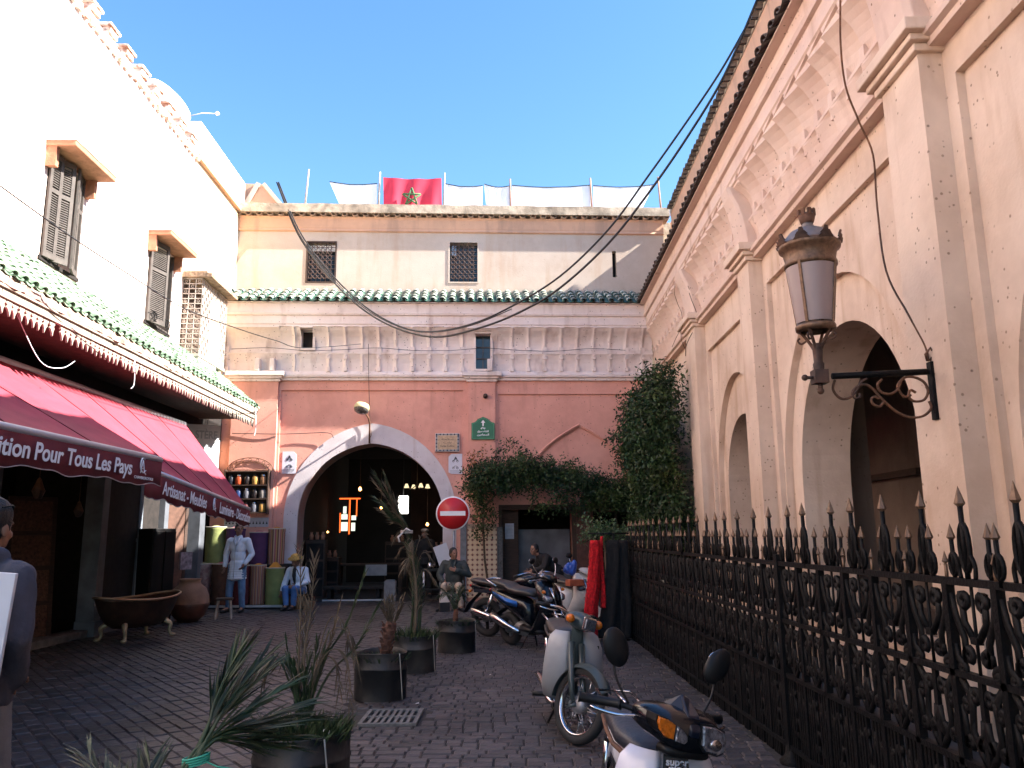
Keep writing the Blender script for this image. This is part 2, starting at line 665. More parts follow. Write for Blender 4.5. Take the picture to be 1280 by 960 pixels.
# ============================================================ GROUND
cobble = mat('stone_sett', (.072, .06, .06), .5, var=.3, scale=9, bump=.45, bscale=22, island=.38, objrnd=.38, col2=(.02, .016, .018), c2lo=.5, c2hi=.7, c2scale=.5)
joint = mat('sett_joint_dirt', (.03, .025, .023), .95, var=.4, scale=12, bump=.5)
g = MB()
g.add([(-300, -300, 0), (300, -300, 0), (300, 300, 0), (-300, 300, 0)], [(0, 1, 2, 3)])
ground = g.build('ground', mat('dusty_earth', (.13, .1, .08), .95, var=.3, scale=.8, bump=.4))
ground['kind'] = 'structure'
pv = MB()
pv.add([(-7.6, -4, .004), (1.95, -4, .004), (1.95, 20.6, .004), (-7.6, 20.6, .004)], [(0, 1, 2, 3)])
pavement = pv.build('pavement', joint)
pavement['kind'] = 'structure'
yd = MB()
yd.add([(1.95, -4, .006), (6.4, -4, .006), (6.4, 20.6, .006), (1.95, 20.6, .006)], [(0, 1, 2, 3)])
yard = yd.build('paved_yard', mat('yard_slab', (.045, .038, .034), .9, var=.35, scale=3, bump=.3))
yard['kind'] = 'structure'

DRAIN = (-1.34, -.84, 7.2, 7.8)
def sett(cx, cy, lx, ly, rot, h, mb):
    a, b = lx / 2 - .006, ly / 2 - .006
    i = .007
    c_, s_ = math.cos(rot), math.sin(rot)
    tx, ty = rnd.uniform(-.012, .012), rnd.uniform(-.012, .012)
    top = [(-a + i, -b + i), (a - i, -b + i), (a - i, b - i), (-a + i, b - i)]
    bot = [(-a, -b), (a, -b), (a, b), (-a, b)]
    vs = []
    for (x, y) in bot:
        vs.append((cx + x * c_ - y * s_, cy + x * s_ + y * c_, .004))
    for (x, y) in top:
        vs.append((cx + x * c_ - y * s_, cy + x * s_ + y * c_, h + x * tx + y * ty))
    mb.add(vs, [(4, 5, 6, 7), (0, 1, 5, 4), (1, 2, 6, 5), (2, 3, 7, 6), (3, 0, 4, 7)])

near = []
y = 5.25
row = 0
while y < 13.2:
    ly = rnd.choice((.105, .12, .13))
    x = -1.55 + rnd.uniform(0, .1)
    while x < 1.95:
        lx = rnd.choice((.11, .12, .12, .13, .2, .23))
        if x + lx > 1.95:
            break
        cx, cy = x + lx / 2, y + ly / 2
        if not (DRAIN[0] - .06 < cx < DRAIN[1] + .06 and DRAIN[2] - .06 < cy < DRAIN[3] + .06):
            near.append((cy, cx, cy, lx, ly))
        x += lx
    y += ly
    row += 1
near.sort()
# setts the photograph shows largest are objects of their own
vis = [q for q in near if q[1] > -1.3 * q[0] / 1.0 * .25 - .4 and q[1] < .36 * q[0] * 1.0]
own = vis[:300]
ownset = set(id(q) for q in own)
for q in own:
    mb = MB()
    sett(0, 0, q[3], q[4], rnd.uniform(-.03, .03), .015 + rnd.uniform(-.004, .006), mb)
    me = mb.mesh('sett', cobble)
    inst(me, 'sett', pavement, (q[1], q[2], 0))
mb = MB()
for q in near:
    if id(q) not in ownset:
        sett(q[1], q[2], q[3], q[4], rnd.uniform(-.03, .03), .015 + rnd.uniform(-.005, .006), mb)
# left half of the alley: smaller setts laid on the diagonal; the far strip beyond
rot = R(38)
c_, s_ = math.cos(rot), math.sin(rot)
ux = -14
while ux < 16:
    vy = -4
    off = rnd.uniform(0, .2)
    while vy < 26:
        lx_, ly_ = .125, .21
        X = (ux) * c_ - (vy + off) * s_
        Y = (ux) * s_ + (vy + off) * c_
        vy += ly_
        if -7.45 < X < -1.62 and 4.6 < Y < 20.3 and X > -.72 * Y - .6:
            sett(X, Y, lx_, ly_, rot, .011 + rnd.uniform(-.004, .005), mb)
    ux += .125
y = 13.25
while y < 20.2:
    x = -1.6
    while x < 1.9:
        lx = rnd.choice((.16, .2, .24))
        sett(x + lx / 2, y + .07, lx, .14, 0, .02 + rnd.uniform(-.004, .005), mb)
        x += lx
    y += .14
mb.build('sett', cobble, pavement, kind='stuff')
# drain
dr = thing('drain_grate', 'worn grey iron drain grate with two rows of slots among the setts', 'drain grate', (-1.09, 7.5, .012))
d = MB()
d.box((-.25, -.3, -.005), (.25, -.26, .02))
d.box((-.25, .26, -.005), (.25, .3, .02))
d.box((-.25, -.26, -.005), (-.215, .26, .02))
d.box((.215, -.26, -.005), (.25, .26, .02))
d.build('frame', mat('worn_grey_iron', (.2, .19, .18), .5, metal=.6, var=.3, scale=20), dr)
br = MB()
br.box((-.215, -.02, 0), (.215, .02, .018))
br.build('cross_bar', MATS['worn_grey_iron'], dr)
bar = MB()
bar.box((-.014, -.26, 0), (.014, .26, .016))
bme = bar.mesh('bar', MATS['worn_grey_iron'])
for k in range(7):
    inst(bme, 'bar', dr, (-.165 + k * .055, 0, 0))
d = MB()
d.box((-.215, -.26, -.008), (.215, .26, -.004))
d.build('pit', dark_in, dr)
# low stone threshold along the shop front
kb = MB()
kb.box((-7.35, 8, .004), (-7.0, 19.2, .12))
o = kb.build('kerb', mat('grey_kerb_stone', (.16, .15, .15), .8, var=.3, bump=.3), bevel=.01)
o['kind'] = 'structure'

# ============================================================ FAR BUILDING (gate)
FAR_A = R(3)
far = thing('gate_building', 'pink two-storey building with a big lilac pointed archway and tiled eaves across the alley end', 'building', (0, 20, 0), FAR_A)
ARC = (-3.5, 1.77, 2.05, 3.86)     # centre, half width, spring, apex of the passage
XL, XR = -7.35, 3.62
inner = arch(ARC[0], ARC[1], ARC[2], ARC[3], point=.05)
ring_out = arch(ARC[0], ARC[1] + .33, ARC[2], ARC[3] + .5, z0=-.02, point=.06)
mb = MB()
door_hole = rect(-.3, 1.5, -.02, 2.3)
shop_hole = rect(1.95, 3.2, -.02, 2.6)
# front layer with sunk panels, second layer behind
p1 = [(-5.78, -.02), (-5.78, 5.2), (-1.24, 5.2), (-1.24, -.02)]
p2 = rect(-.26, 3.45, 1.0, 5.1)
wall_poly(rect(XL, XR, -.03, 5.46), [rect(-5.78, -1.24, -.02, 5.2), rect(-.36, 3.45, -.01, 5.1)], 0, .05, mb)
wall_poly(rect(XL, XR, -.03, 5.46), [ring_out, door_hole, shop_hole, arch(1.7, 1.15, 3.15, 4.28, z0=2.9, point=.35)], .05, .12, mb)
wall_poly(rect(XL, XR, -.03, 5.46), [inner, door_hole, shop_hole], .12, .8, mb)
mb.build('lower_wall', pink, far)
mb = MB()
wall_poly(ring_out, [[(x, z if z > 0 else -.01) for x, z in inner]], .03, .82, mb)
ring = mb.build('arch_surround', ringm, far)
# coping nib over the left spring, knocked brick showing
mb = MB()
frieze(XL, XR, mb, skip=((-6.95, -5.8), (-1.13, -.4), (-5.32, -5.0)), gaps=((-.94, -.53, 5.7, 6.66), (-5.32, -5.0, 6.2, 6.7)))
mb.build('frieze', lilac, far)
mb = MB()
wall_poly(rect(XL, XR, 5.44, 7.33), [rect(-.92, -.55, 5.75, 6.62), rect(-5.3, -5.02, 6.25, 6.7)], .0, .4, mb)
mb.build('frieze_backing', lilac, far)
# two small openings in the frieze
for (a, b, z0, z1, nm) in ((-.92, -.55, 5.72, 6.62, 1), (-5.3, -5.02, 6.25, 6.72, 0)):
    m2 = MB()
    o = .16
    m2.box((a - .06, -o, z0 - .05), (b + .06, -.0, z0))
    m2.box((a - .06, -o - .1, z1), (b + .06, -.0, z1 + .06))
    m2.box((a - .06, -o, z0), (a, -.0, z1))
    m2.box((b, -o, z0), (b + .06, -.0, z1))
    f_ = m2.build('small_window', lilac, far)
    gl = MB()
    gl.box((a, .05, z0), (b, .07, z1))
    gl.build('pane', mat('sky_reflecting_glass', (.03, .045, .06), .05, var=.05, bump=0) if nm else dark_in, f_)
    if nm:
        br = MB()
        br.box(((a + b) / 2 - .012, .02, z0), ((a + b) / 2 + .012, .045, z1))
        for zz in (z0 + .3, z0 + .6):
            br.box((a, .02, zz - .012), (b, .045, zz + .012))
        br.build('glazing_bar', shut_m, f_)
pilaster(far, -6.95, -5.84, .1, pink)
pilaster(far, -1.11, -.43, .08, pink)
for (a, b) in ((-6.5, .2), (-5.95, .1), (-.77, .22)):
    pass
for xx in (-6.35, -5.98, -.57):
    mb = MB()
    mb.box((xx - .06, -.26, 5.65), (xx + .06, -.02, 5.96))
    mb.build('cap_block', lilac, far, bevel=.01)
# lower tiled eave
tile_strip(far, XL, 3.55, -.6, 7.36, .52, 7.95, .238, 4, tile_far, 'roof_tile', trough_mat=tile_g)
mb = MB()
mb.box((XL, -.5, 7.335), (XR, .6, 7.36))
mb.build('eave_board', lilac, far)
# upper storey
mb = MB()
wins = [(-5.38, -4.64, 8.2, 9.28), (-1.62, -.86, 8.22, 9.32), (2.77, 2.88, 8.38, 9.12)]
wall_poly(rect(XL, 4.2, 7.3, 9.98), [rect(*q) for q in wins], .5, .85, mb)
mb.build('upper_wall', cream, far)
for i, (a, b, z0, z1) in enumerate(wins):
    if i == 2:
        m2 = MB()
        m2.box((a, .7, z0), (b, .72, z1))
        m2.build('slit_window', dark_in, far)
        continue
    m2 = MB()
    for q in ((a - .03, b + .03, z1, z1 + .04), (a - .03, b + .03, z0 - .04, z0), (a - .03, a + .01, z0, z1), (b - .01, b + .03, z0, z1)):
        m2.box((q[0], .485, q[2]), (q[1], .56, q[3]))
    f_ = m2.build('window', wood_d if i == 0 else cream, far)
    m2 = MB()
    m2.box((a, .72, z0), (b, .74, z1))
    m2.build('pane', glass_d, f_)
    m2 = MB()
    for k in range(1, 6):
        xx = a + (b - a) * k / 6
        m2.tube([(xx, .52, z0), (xx, .52, z1)], .009, 4)
    for k in range(1, 9):
        zz = z0 + (z1 - z0) * k / 9
        m2.tube([(a, .52, zz), (b, .52, zz)], .009, 4)
    for kx in range(5):
        for kz in range(7):
            xx = a + (b - a) * (kx + .8) / 6
            zz = z0 + (z1 - z0) * (kz + 1) / 8
            rr = .055
            m2.tube([(xx + rr * math.cos(t), .505, zz + rr * math.sin(t)) for t in [q * PI / 4 for q in range(8)]], .008, 4, closed=True)
    m2.build('iron_grille', mat('brown_iron_grille', (.09, .055, .045), .7, var=.3), f_)
    m2 = MB()
    if i == 0:
        m2.box((a, .6, z1 - .22), (b, .61, z1 - .04))
        m2.build('curtain', mat('white_curtain', (.75, .75, .72), .9), f_)
    else:
        m2.box((a + .06, .6, z1 - .35), (a + .18, .61, z1 - .06))
        m2.build('sash', mat('blue_sash', (.35, .5, .65), .6), f_)
# cornice below the top
mb = MB()
moulding(XL, 4.2, [(-.5, 9.58), (-.44, 9.6), (-.46, 9.66), (-.45, 9.7), (-.45, 9.93), (-.42, 9.99), (-.5, 9.99)], mb)
mb.build('cornice', orange_m, far)
ctile = barrel_tile(.17, .5, .016, 6, 1)
ctile = barrel_tile(.2, .5, .02, 6, 1)
cme = ctile.mesh('cap_tile', tile_c)
k = 0
x = XL
while x < 4.3:
    inst(cme, 'cap_tile', far, (x, .33 + rnd.uniform(-.01, .01), 10.03 + rnd.uniform(-.008, .008)), (0, 0, rnd.uniform(-.03, .03)))
    x += .28
mb = MB()
for k in range(42):
    x = XL + .14 + k * .28
    vs = []
    for y_ in (.32, .7):
        for j in range(7):
            a = PI * j / 6
            vs.append((x - math.cos(a) * .085, y_, 10.045 - math.sin(a) * .07))
        for j in range(7):
            a = PI * j / 6
            vs.append((x - math.cos(a) * .085, y_, 10.06 - math.sin(a) * .07))
    fs = []
    for j in range(6):
        fs += [(j, j + 14, j + 15, j + 1), (j + 7, j + 8, j + 22, j + 21), (j, j + 1, j + 8, j + 7)]
    mb.add(vs, fs, 0, True)
mb.build('cap_trough', tile_c, far, kind='stuff')
mb = MB()
nx = 90
top = []
for i in range(nx):
    x = XL + (4.35 - XL) * i / (nx - 1)
    top.append((x, 10.30 + .02 * noise.noise((x * 1.7, 0, 0))))
outl = [(XL, 10.06)] + [(4.35, 10.06)] + [q for q in reversed(top)]
wall_poly(outl, [], .29, .75, mb)
mb.build('roof_cap', capm, far)
mb = MB()
mb.box((XL, .86, 5.0), (6, 11, 10.1))  # solid fill behind the upper wall, added to stop sun leaking into the passage
mb.build('roof_sun_block', capm, far)
# rooftop lean-to block on the left
mb = MB()
wall_poly([(-7.36, 10.3), (-6.1, 10.3), (-6.75, 11.1), (-7.36, 11.12)], [], .9, 2.4, mb)
mb.build('rooftop_room', orange_m, far)
mb = MB()
mb.beam((-7.25, .86, 10.35), (-6.85, .86, 11.12), .04, .12)
mb.beam((-6.72, .86, 11.1), (-6.08, .86, 10.33), .05, .1)
mb.build('barge_board', cream, far)
# blind arch hood-mould over the door
mb = MB()
pts = arch(1.7, 1.22, 3.12, 4.33, z0=3.1, point=.35)[1:-1]
mb.tube([(x, .05, z) for x, z in pts], .028, 6)
mb.build('hood_mould', pink, far)
# dado tiles right of the gate, plain dark band beside
mb = MB()
mb.box((-1.13, -.115, .12), (-.41, -.082, 1.75))
mb.build('tile_panel', tile_pattern_mat('zellige'), far)
mb = MB()
mb.box((-.4, -.12, .02), (-.27, .0, 1.78))
mb.build('dark_tile_strip', mat('dark_zellige', (.06, .05, .055), .4, var=.6, scale=18), far)
mb = MB()
mb.box((-1.13, -.12, 1.75), (-.41, -.085, 1.86))
mb.build('tile_frieze', mat('tile_frieze', (.35, .26, .2), .5, var=.5, scale=20), far)
mb = MB()
mb.box((-1.3, -.11, 0), (-1.15, .1, 1.95))
mb.build('blue_grey_post', mat('blue_grey_paint', (.14, .16, .19), .6, var=.3), far)
# passage
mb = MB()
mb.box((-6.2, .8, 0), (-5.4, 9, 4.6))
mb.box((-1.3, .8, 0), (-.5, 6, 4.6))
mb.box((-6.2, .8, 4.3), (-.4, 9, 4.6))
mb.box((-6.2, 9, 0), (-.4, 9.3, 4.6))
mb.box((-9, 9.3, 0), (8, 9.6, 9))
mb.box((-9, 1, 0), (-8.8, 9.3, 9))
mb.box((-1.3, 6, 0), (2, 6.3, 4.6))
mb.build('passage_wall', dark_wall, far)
mb = MB()
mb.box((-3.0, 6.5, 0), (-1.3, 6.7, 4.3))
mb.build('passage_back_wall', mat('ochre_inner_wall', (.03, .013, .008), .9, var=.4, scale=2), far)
mb = MB()
mb.box((-5.4, .8, .004), (-.5, 9, .012))
o = mb.build('passage_floor', joint, far)
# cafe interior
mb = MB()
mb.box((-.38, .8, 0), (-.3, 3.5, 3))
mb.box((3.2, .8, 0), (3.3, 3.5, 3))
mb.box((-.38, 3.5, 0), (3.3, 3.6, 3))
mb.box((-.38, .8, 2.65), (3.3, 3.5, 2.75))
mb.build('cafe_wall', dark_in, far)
# door leaves, frames, pale screen inside the doorway
mb = MB()
mb.box((-.3, .02, 2.2), (1.5, .1, 2.32))
mb.box((-.36, .0, 0), (-.28, .1, 2.32))
mb.box((1.46, .0, 0), (1.56, .1, 2.32))
mb.build('door_frame', wood_d, far)
mb = MB()
mb.box((.16, .55, .0), (1.46, .58, 1.72))
mb.build('pale_screen', mat('grey_blue_panel', (.1, .11, .13), .7, var=.3, scale=3), far)
mb = MB()
mb.box((-.28, .3, .0), (.14, .34, 2.2))
mb.build('door_leaf', wood_d, far)
mb = MB()
mb.box((1.56, -.02, .0), (1.98, .03, 2.3))
dl = mb.build('side_door', mat('red_brown_door', (.09, .03, .02), .6, var=.35), far)
mb = MB()
for (z0, z1) in ((.15, .85), (1.0, 1.5), (1.65, 2.15)):
    mb.box((1.64, -.045, z0), (1.9, -.02, z1))
mb.build('door_panel', MATS['red_brown_door'], dl, bevel=.01)
mb = MB()
mb.box((2.05, .15, .9), (3.15, .2, 1.02))
mb.box((2.55, .15, 1.0), (2.62, .2, 2.6))
mb.box((2.0, .1, 2.5), (3.18, .22, 2.62))
mb.build('shop_window_frame', wood_d, far)

# ============================================================ RIGHT BUILDING (arcade)
rb = thing('arcade_building', 'long salmon rendered building with pilasters, pointed arches and fluted stucco frieze behind the iron fence', 'building', (3.502, 0, 0), -PI / 2 - R(.8))
A0, A1 = -20.3, 5.5          # local x = -Y
panels = [(-14.8, -11.85), (-11.0, -6.75), (-5.86, -1.6), (-.7, 3.4)]
arches = [(-13.3, 1.15, 1.45, 2.35, 3.55, 4.25), (-8.98, 1.62, 1.98, 2.2, 3.95, 4.5), (-3.73, 1.62, 1.98, 2.2, 3.95, 4.5)]
mb = MB()
wall_poly(rect(A0, A1, -.02, 5.535), [rect(a, b, .35, zt) for (a, b), zt in zip(panels, (4.98, 5.1, 5.22, 5.22))], 0, .07, mb)
wall_poly(rect(A0, A1, -.02, 5.535), [arch(c, ho, zs, zo, z0=.4, point=.0) for c, hi, ho, zs, za, zo in arches], .07, .17, mb)
wall_poly(rect(A0, A1, -.02, 5.535), [arch(c, hi, zs, za, z0=.5, point=.0) for c, hi, ho, zs, za, zo in arches], .17, .8, mb)
mb.build('facade_wall', salmon, rb)
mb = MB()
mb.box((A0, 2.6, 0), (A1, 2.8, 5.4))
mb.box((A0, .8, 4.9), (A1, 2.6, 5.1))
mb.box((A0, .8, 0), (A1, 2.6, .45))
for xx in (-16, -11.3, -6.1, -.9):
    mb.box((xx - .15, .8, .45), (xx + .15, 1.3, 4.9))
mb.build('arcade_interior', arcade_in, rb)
mb = MB()
mb.box((-14.4, 2.48, 2.45), (-12.3, 2.6, 2.55))
mb.build('timber_rail', wood_d, rb)
mb = MB()
frieze(A0, A1, mb, skip=((-15.7, -14.9), (-11.85, -11.05), (-6.75, -5.9)), alt=True)
mb.build('frieze', frieze_m, rb)
mb = MB()
mb.box((A0, .0, 5.54), (A1, .4, 7.33))
mb.build('frieze_backing', frieze_m, rb)
for (a, b) in ((-15.68, -14.9), (-11.75, -11.15), (-6.68, -6.02), (-1.4, -.85)):
    pilaster(rb, a, b, .2, salmon, z1=5.53)
    dosseret(rb, (a + b) / 2, (b - a) / 2 * .9, .12, frieze_m)
tile_strip(rb, A0 + .3, A1, -.56, 7.37, .55, 7.95, .26, 2, tile_d, 'roof_tile', trough_mat=tile_d, limit=300)
mb = MB()
mb.box((A0, -.5, 7.335), (A1, .6, 7.36))
mb.build('eave_board', frieze_m, rb)
mb = MB()
mb.add([(A0, -.45, 7.37), (A1, -.45, 7.37), (A1, .6, 7.9), (A0, .6, 7.9)], [(0, 1, 2, 3)])
mb.box((A0 - .5, .6, 7.3), (A1, .95, 9.98))
mb.build('upper_wall', orange_m, rb)
mb = MB()
moulding(A0, A1, [(-.6, 9.5), (-.56, 9.52), (-.54, 9.7), (-.52, 9.95), (-.5, 9.99), (-.6, 9.99)], mb)
mb.build('cornice', orange_m, rb)
dme = barrel_tile(.22, .5, .025, 6, 1).mesh('cap_tile', tile_d)
x = A0 + .4
while x < A1:
    inst(dme, 'cap_tile', rb, (x, .38 + rnd.uniform(-.015, .015), 10.04 + rnd.uniform(-.008, .008)), (0, 0, rnd.uniform(-.04, .04)))
    x += .235
mb = MB()
mb.box((A0, .5, 10.03), (A1, .8, 10.2))
mb.box((A0, .8, 7.4), (A1, 9, 10.15))
mb.build('roof_cap', capm, rb)
mb = MB()
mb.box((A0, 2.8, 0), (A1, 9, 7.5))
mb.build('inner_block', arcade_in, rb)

# ============================================================ LEFT BUILDING (shops)
LB_A = R(90 + 1.43)
lb = thing('shop_building', 'tall pale pink building on the left with shuttered windows over a green tiled shop canopy', 'building', (-6.7, 0, 0), LB_A)
mb = MB()
lw = [(11.27, 12.33, 5.72, 7.38), (14.9, 16.05, 5.72, 7.38)]
wall_poly(rect(-6, 16.9, 4.6, 10.1), [rect(*q) for q in lw], 0, .35, mb)
mb.box((-6, .35, 4.6), (16.9, .4, 5.5))
mb.build('upper_wall', white_w, lb)
mb = MB()
mb.box((16.9, .02, 3.3), (20.2, .4, 10.08))
mb.build('end_wall', yellow_w, lb)
mb = MB()
mb.box((16.9, -.08, 10.08), (20.3, .5, 10.17))
mb.build('string_course', orange_m, lb)
mb = MB()
mb.box((16.95, -.03, 10.17), (20.3, .3, 11.0))
mb.build('parapet', white_w, lb)
mb = MB()
mb.box((-6, .4, 4.6), (20.3, 6, 10.0))
mb.build('inner_block', white_w, lb)
# stepped brick merlons
for i in range(20):
    yc = 16.6 - i * .64
    m2 = MB()
    for (hw, z0, z1, o) in ((.24, 10.1, 10.19, .04), (.19, 10.19, 10.3, .0), (.14, 10.3, 10.42, .04), (.19, 10.42, 10.48, .07)):
        m2.box((yc - hw, -o, z0), (yc + hw, .22, z1))
    me_o = m2.build('merlon', terra if i % 1 else mat('flaking_brick', (.5, .28, .2), .9, var=.4, scale=12, bump=.6, bscale=20, col2=(.75, .6, .52), c2scale=6, c2lo=.4, c2hi=.5), lb, bevel=.012)
mb = MB()
for i in range(60):
    yc = 16.85 - i * .21
    mb.box((yc - .07, -.05 - rnd.uniform(0, .03), 10.02 + rnd.uniform(-.03, .02)), (yc + .07, .1, 10.1))
mb.build('dentil_course', MATS['flaking_brick'], lb, kind='stuff')

def shutter_leaf(parent, hinge, ang, wd, z0, z1):
    """one louvred leaf, hinged at local (x,y), opening outward by ang from the wall plane"""
    f_ = MB()
    t = .035
    for q in ((0, .06, 0, z1 - z0), (wd - .06, wd, 0, z1 - z0), (.06, wd - .06, 0, .09), (.06, wd - .06, z1 - z0 - .09, z1 - z0), (.06, wd - .06, (z1 - z0) * .62, (z1 - z0) * .62 + .07)):
        f_.box((q[0], -t, q[2]), (q[1], 0, q[3]))
    o = f_.build('shutter', shut_m, parent)
    o.location = (hinge[0], hinge[1], z0)
    o.rotation_euler = (0, 0, ang)
    s_ = MB()
    zz = .11
    while zz < z1 - z0 - .11:
        if not ((z1 - z0) * .62 - .02 < zz < (z1 - z0) * .62 + .08):
            s_.cbox((wd / 2, -t / 2, zz), (wd - .12, .006, .04), rot=Matrix.Rotation(R(-38), 3, 'X'))
        zz += .037
    s_.build('louvre', shut_m, o, kind='stuff')
    return o

def pitched_hood(parent, a, b, z):
    h = MB()
    hm = MB()
    hm.box((a - .12, -.45, z + .03), (b + .12, .02, z + .12))
    o = hm.build('window_hood', mat('burnt_orange_render', (.42, .19, .11), .9, var=.2, bump=.4), parent, bevel=.015)
    k = MB()
    k.box((a - .13, -.46, z + .12), (b + .13, .02, z + .15))
    k.build('hood_top', white_w, o)
    for xx in (a - .1, b + .02):
        m2 = MB()
        m2.box((xx, -.16, z - .28), (xx + .08, 0, z + .03))
        m2.build('hood_bracket', MATS['burnt_orange_render'], o)

for i, (a, b, z0, z1) in enumerate(lw):
    m2 = MB()
    m2.box((a, .3, z0), (b, .32, z1))
    m2.box((a - .04, -.03, z0 - .06), (b + .04, .1, z0))
    f_ = m2.build('window', dark_in, lb)
    pitched_hood(lb, a, b, z1)
    wd = (b - a) / 2
    if i == 0:
        for (hx, an, w_) in ((a, R(-10), wd * .5), (a + wd * .5, R(-24), wd * .5)):
            shutter_leaf(lb, (hx, -.02), an, w_, z0, z1)
        q = shutter_leaf(lb, (b, -.02), R(180 + 12), wd * .45, z0, z1)
        q = shutter_leaf(lb, (b - wd * .45, -.08), R(180 + 22), wd * .42, z0, z1)
    else:
        shutter_leaf(lb, (a, -.02), R(-14), wd * .95, z0, z1)
        m3 = MB()
        m3.box((b - .05, -.02, z0), (b, .28, z1))
        m3.box((a, .0, z0), (b, .03, z0 + .04))
        m3.build('window_reveal_frame', shut_m, f_)
        m3 = MB()
        for k in range(7):
            xx = a + .1 + k * .13
            m3.tube([(xx + .05 * math.cos(t), -.12, z0 + .12 + .06 * math.sin(t)) for t in [q_ * PI / 4 for q_ in range(8)]], .008, 4, closed=True)
        m3.tube([(a, -.12, z0 + .04), (b, -.12, z0 + .04)], .01, 4)
        m3.tube([(a, -.12, z0 + .2), (b, -.12, z0 + .2)], .01, 4)
        m3.build('iron_guard', iron, f_)
brown_back = mat('dim_bay_backing', (.12, .08, .06), .9)
# lattice bay window on the cream end
by0, by1, bo, bz0, bz1 = 16.65, 18.25, .42, 5.45, 7.12
lt = MB()
step = .105
lat_m = mat('white_lattice', (.48, .42, .37), .8, var=.25, scale=6)
def lattice(mb, p0, p1, z0, z1):
    n = int((Vector(p1) - Vector(p0)).length / step)
    for k in range(n + 1):
        t = k / n
        p = Vector(p0).lerp(Vector(p1), t)
        mb.beam((p.x, p.y, z0), (p.x, p.y, z1), .018, .018)
    m_ = int((z1 - z0) / step)
    for k in range(m_ + 1):
        z = z0 + (z1 - z0) * k / m_
        mb.beam((p0[0], p0[1], z), (p1[0], p1[1], z), .018, .018)
    for k in range(n):
        for j in range(m_):
            if (k + j) % 2 == 0:
                t = (k + .5) / n
                p = Vector(p0).lerp(Vector(p1), t)
                z = z0 + (z1 - z0) * (j + .5) / m_
                d_ = (Vector(p1) - Vector(p0)).normalized() * .028
                mb.tube([(p.x + d_.x * math.cos(q * PI / 3) * 1.0, p.y + d_.y * math.cos(q * PI / 3), z + .028 * math.sin(q * PI / 3)) for q in range(6)], .008, 3, closed=True)
lattice(lt, (by0, -bo, 0), (by1, -bo, 0), bz0, bz1)
lattice(lt, (by0, -bo, 0), (by0, .0, 0), bz0, bz1)
bay = lt.build('lattice_window', lat_m, lb)
m2 = MB()
m2.box((by0 - .03, -bo - .03, bz0 - .06), (by1 + .03, .02, bz0))
m2.box((by0 - .01, -bo - .01, bz0 - .3), (by1 - .5, .02, bz0 - .06))
m2.build('bay_sill', lat_m, bay)
m2 = MB()
m2.box((by0 - .1, -bo - .22, bz1 + .02), (by1 + .1, .02, bz1 + .1))
m2.box((by0 - .06, -bo - .1, bz1 + .1), (by1 + .06, .02, bz1 + .16))
m2.build('bay_roof', mat('rough_mud_brick', (.3, .21, .14), .95, var=.5, scale=10, bump=.8, bscale=15), bay)
m2 = MB()
m2.box((by0 + .02, -.03, bz0), (by1, .01, bz1))
m2.build('bay_backing', brown_back, bay)

# canopy over the shops
cy0, cy1 = 4.5, 18.1
def near_first(q):
    return -(q[0] * .22 - q[1] * .05)
tile_strip(lb, cy0, cy1 + .1, -1.3, 4.5, -.02, 5.55, .21, 8, tile_l, 'canopy_tile', limit=300, order=lambda q: (0 if q[0] > 18 else 1, q[1] > 4, abs(q[0] - 40)), trough_mat=tile_l)
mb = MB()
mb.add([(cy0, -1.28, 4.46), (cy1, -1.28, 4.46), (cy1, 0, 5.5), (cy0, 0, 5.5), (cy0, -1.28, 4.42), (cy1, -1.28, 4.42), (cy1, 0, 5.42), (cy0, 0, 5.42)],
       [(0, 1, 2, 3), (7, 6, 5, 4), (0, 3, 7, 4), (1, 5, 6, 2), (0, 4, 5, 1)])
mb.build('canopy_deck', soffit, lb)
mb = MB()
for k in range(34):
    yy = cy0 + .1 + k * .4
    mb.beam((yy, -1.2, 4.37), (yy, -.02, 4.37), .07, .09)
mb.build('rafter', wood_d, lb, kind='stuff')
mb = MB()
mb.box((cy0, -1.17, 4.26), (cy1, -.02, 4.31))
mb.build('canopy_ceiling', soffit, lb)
# end gable of the canopy
mb = MB()
mb.add([(cy1, -1.25, 4.25), (cy1, 0, 4.25), (cy1, 0, 5.45), (cy1, -1.25, 4.45), (cy1 - .03, -1.25, 4.25), (cy1 - .03, 0, 4.25), (cy1 - .03, 0, 5.45), (cy1 - .03, -1.25, 4.45)],
       [(0, 1, 2, 3), (7, 6, 5, 4)])
mb.build('canopy_gable', wood_g, lb)
# crumbling mortar line under the first course
mb = MB()
n_ = 260
vs = []
for i in range(n_):
    x = cy0 + (cy1 - cy0) * i / (n_ - 1)
    j = noise.noise((x * 4, 1, 0)) * .05 + noise.noise((x * 13, 5, 0)) * .02
    vs += [(x, -1.2, 4.38), (x, -1.3 - abs(j), 4.38 + j * .4), (x, -1.32 - j, 4.45 + j * .6), (x, -1.27, 4.52)]
fs = []
for i in range(n_ - 1):
    for k in range(3):
        fs.append((i * 4 + k, (i + 1) * 4 + k, (i + 1) * 4 + k + 1, i * 4 + k + 1))
mb.add(vs, fs)
mb.build('mortar_bed', mat('crumbled_mortar', (.42, .32, .26), .95, var=.5, scale=8, bump=.9, bscale=18), lb, recalc=True)
mb = MB()
x = cy0
while x < cy1:
    ln = rnd.uniform(1.6, 2.6)
    e = min(x + ln, cy1)
    mb.box((x, -1.27, 4.24), (e - .012, -1.235, 4.385))
    x = e
fb = mb.build('fascia_board', wood_g, lb)
mb = MB()
mb.box((cy0, -1.3, 4.35), (cy1, -1.272, 4.385))
mb.box((cy0, -1.29, 4.24), (cy1, -1.272, 4.265))
mb.build('fascia_moulding', wood_g, fb)
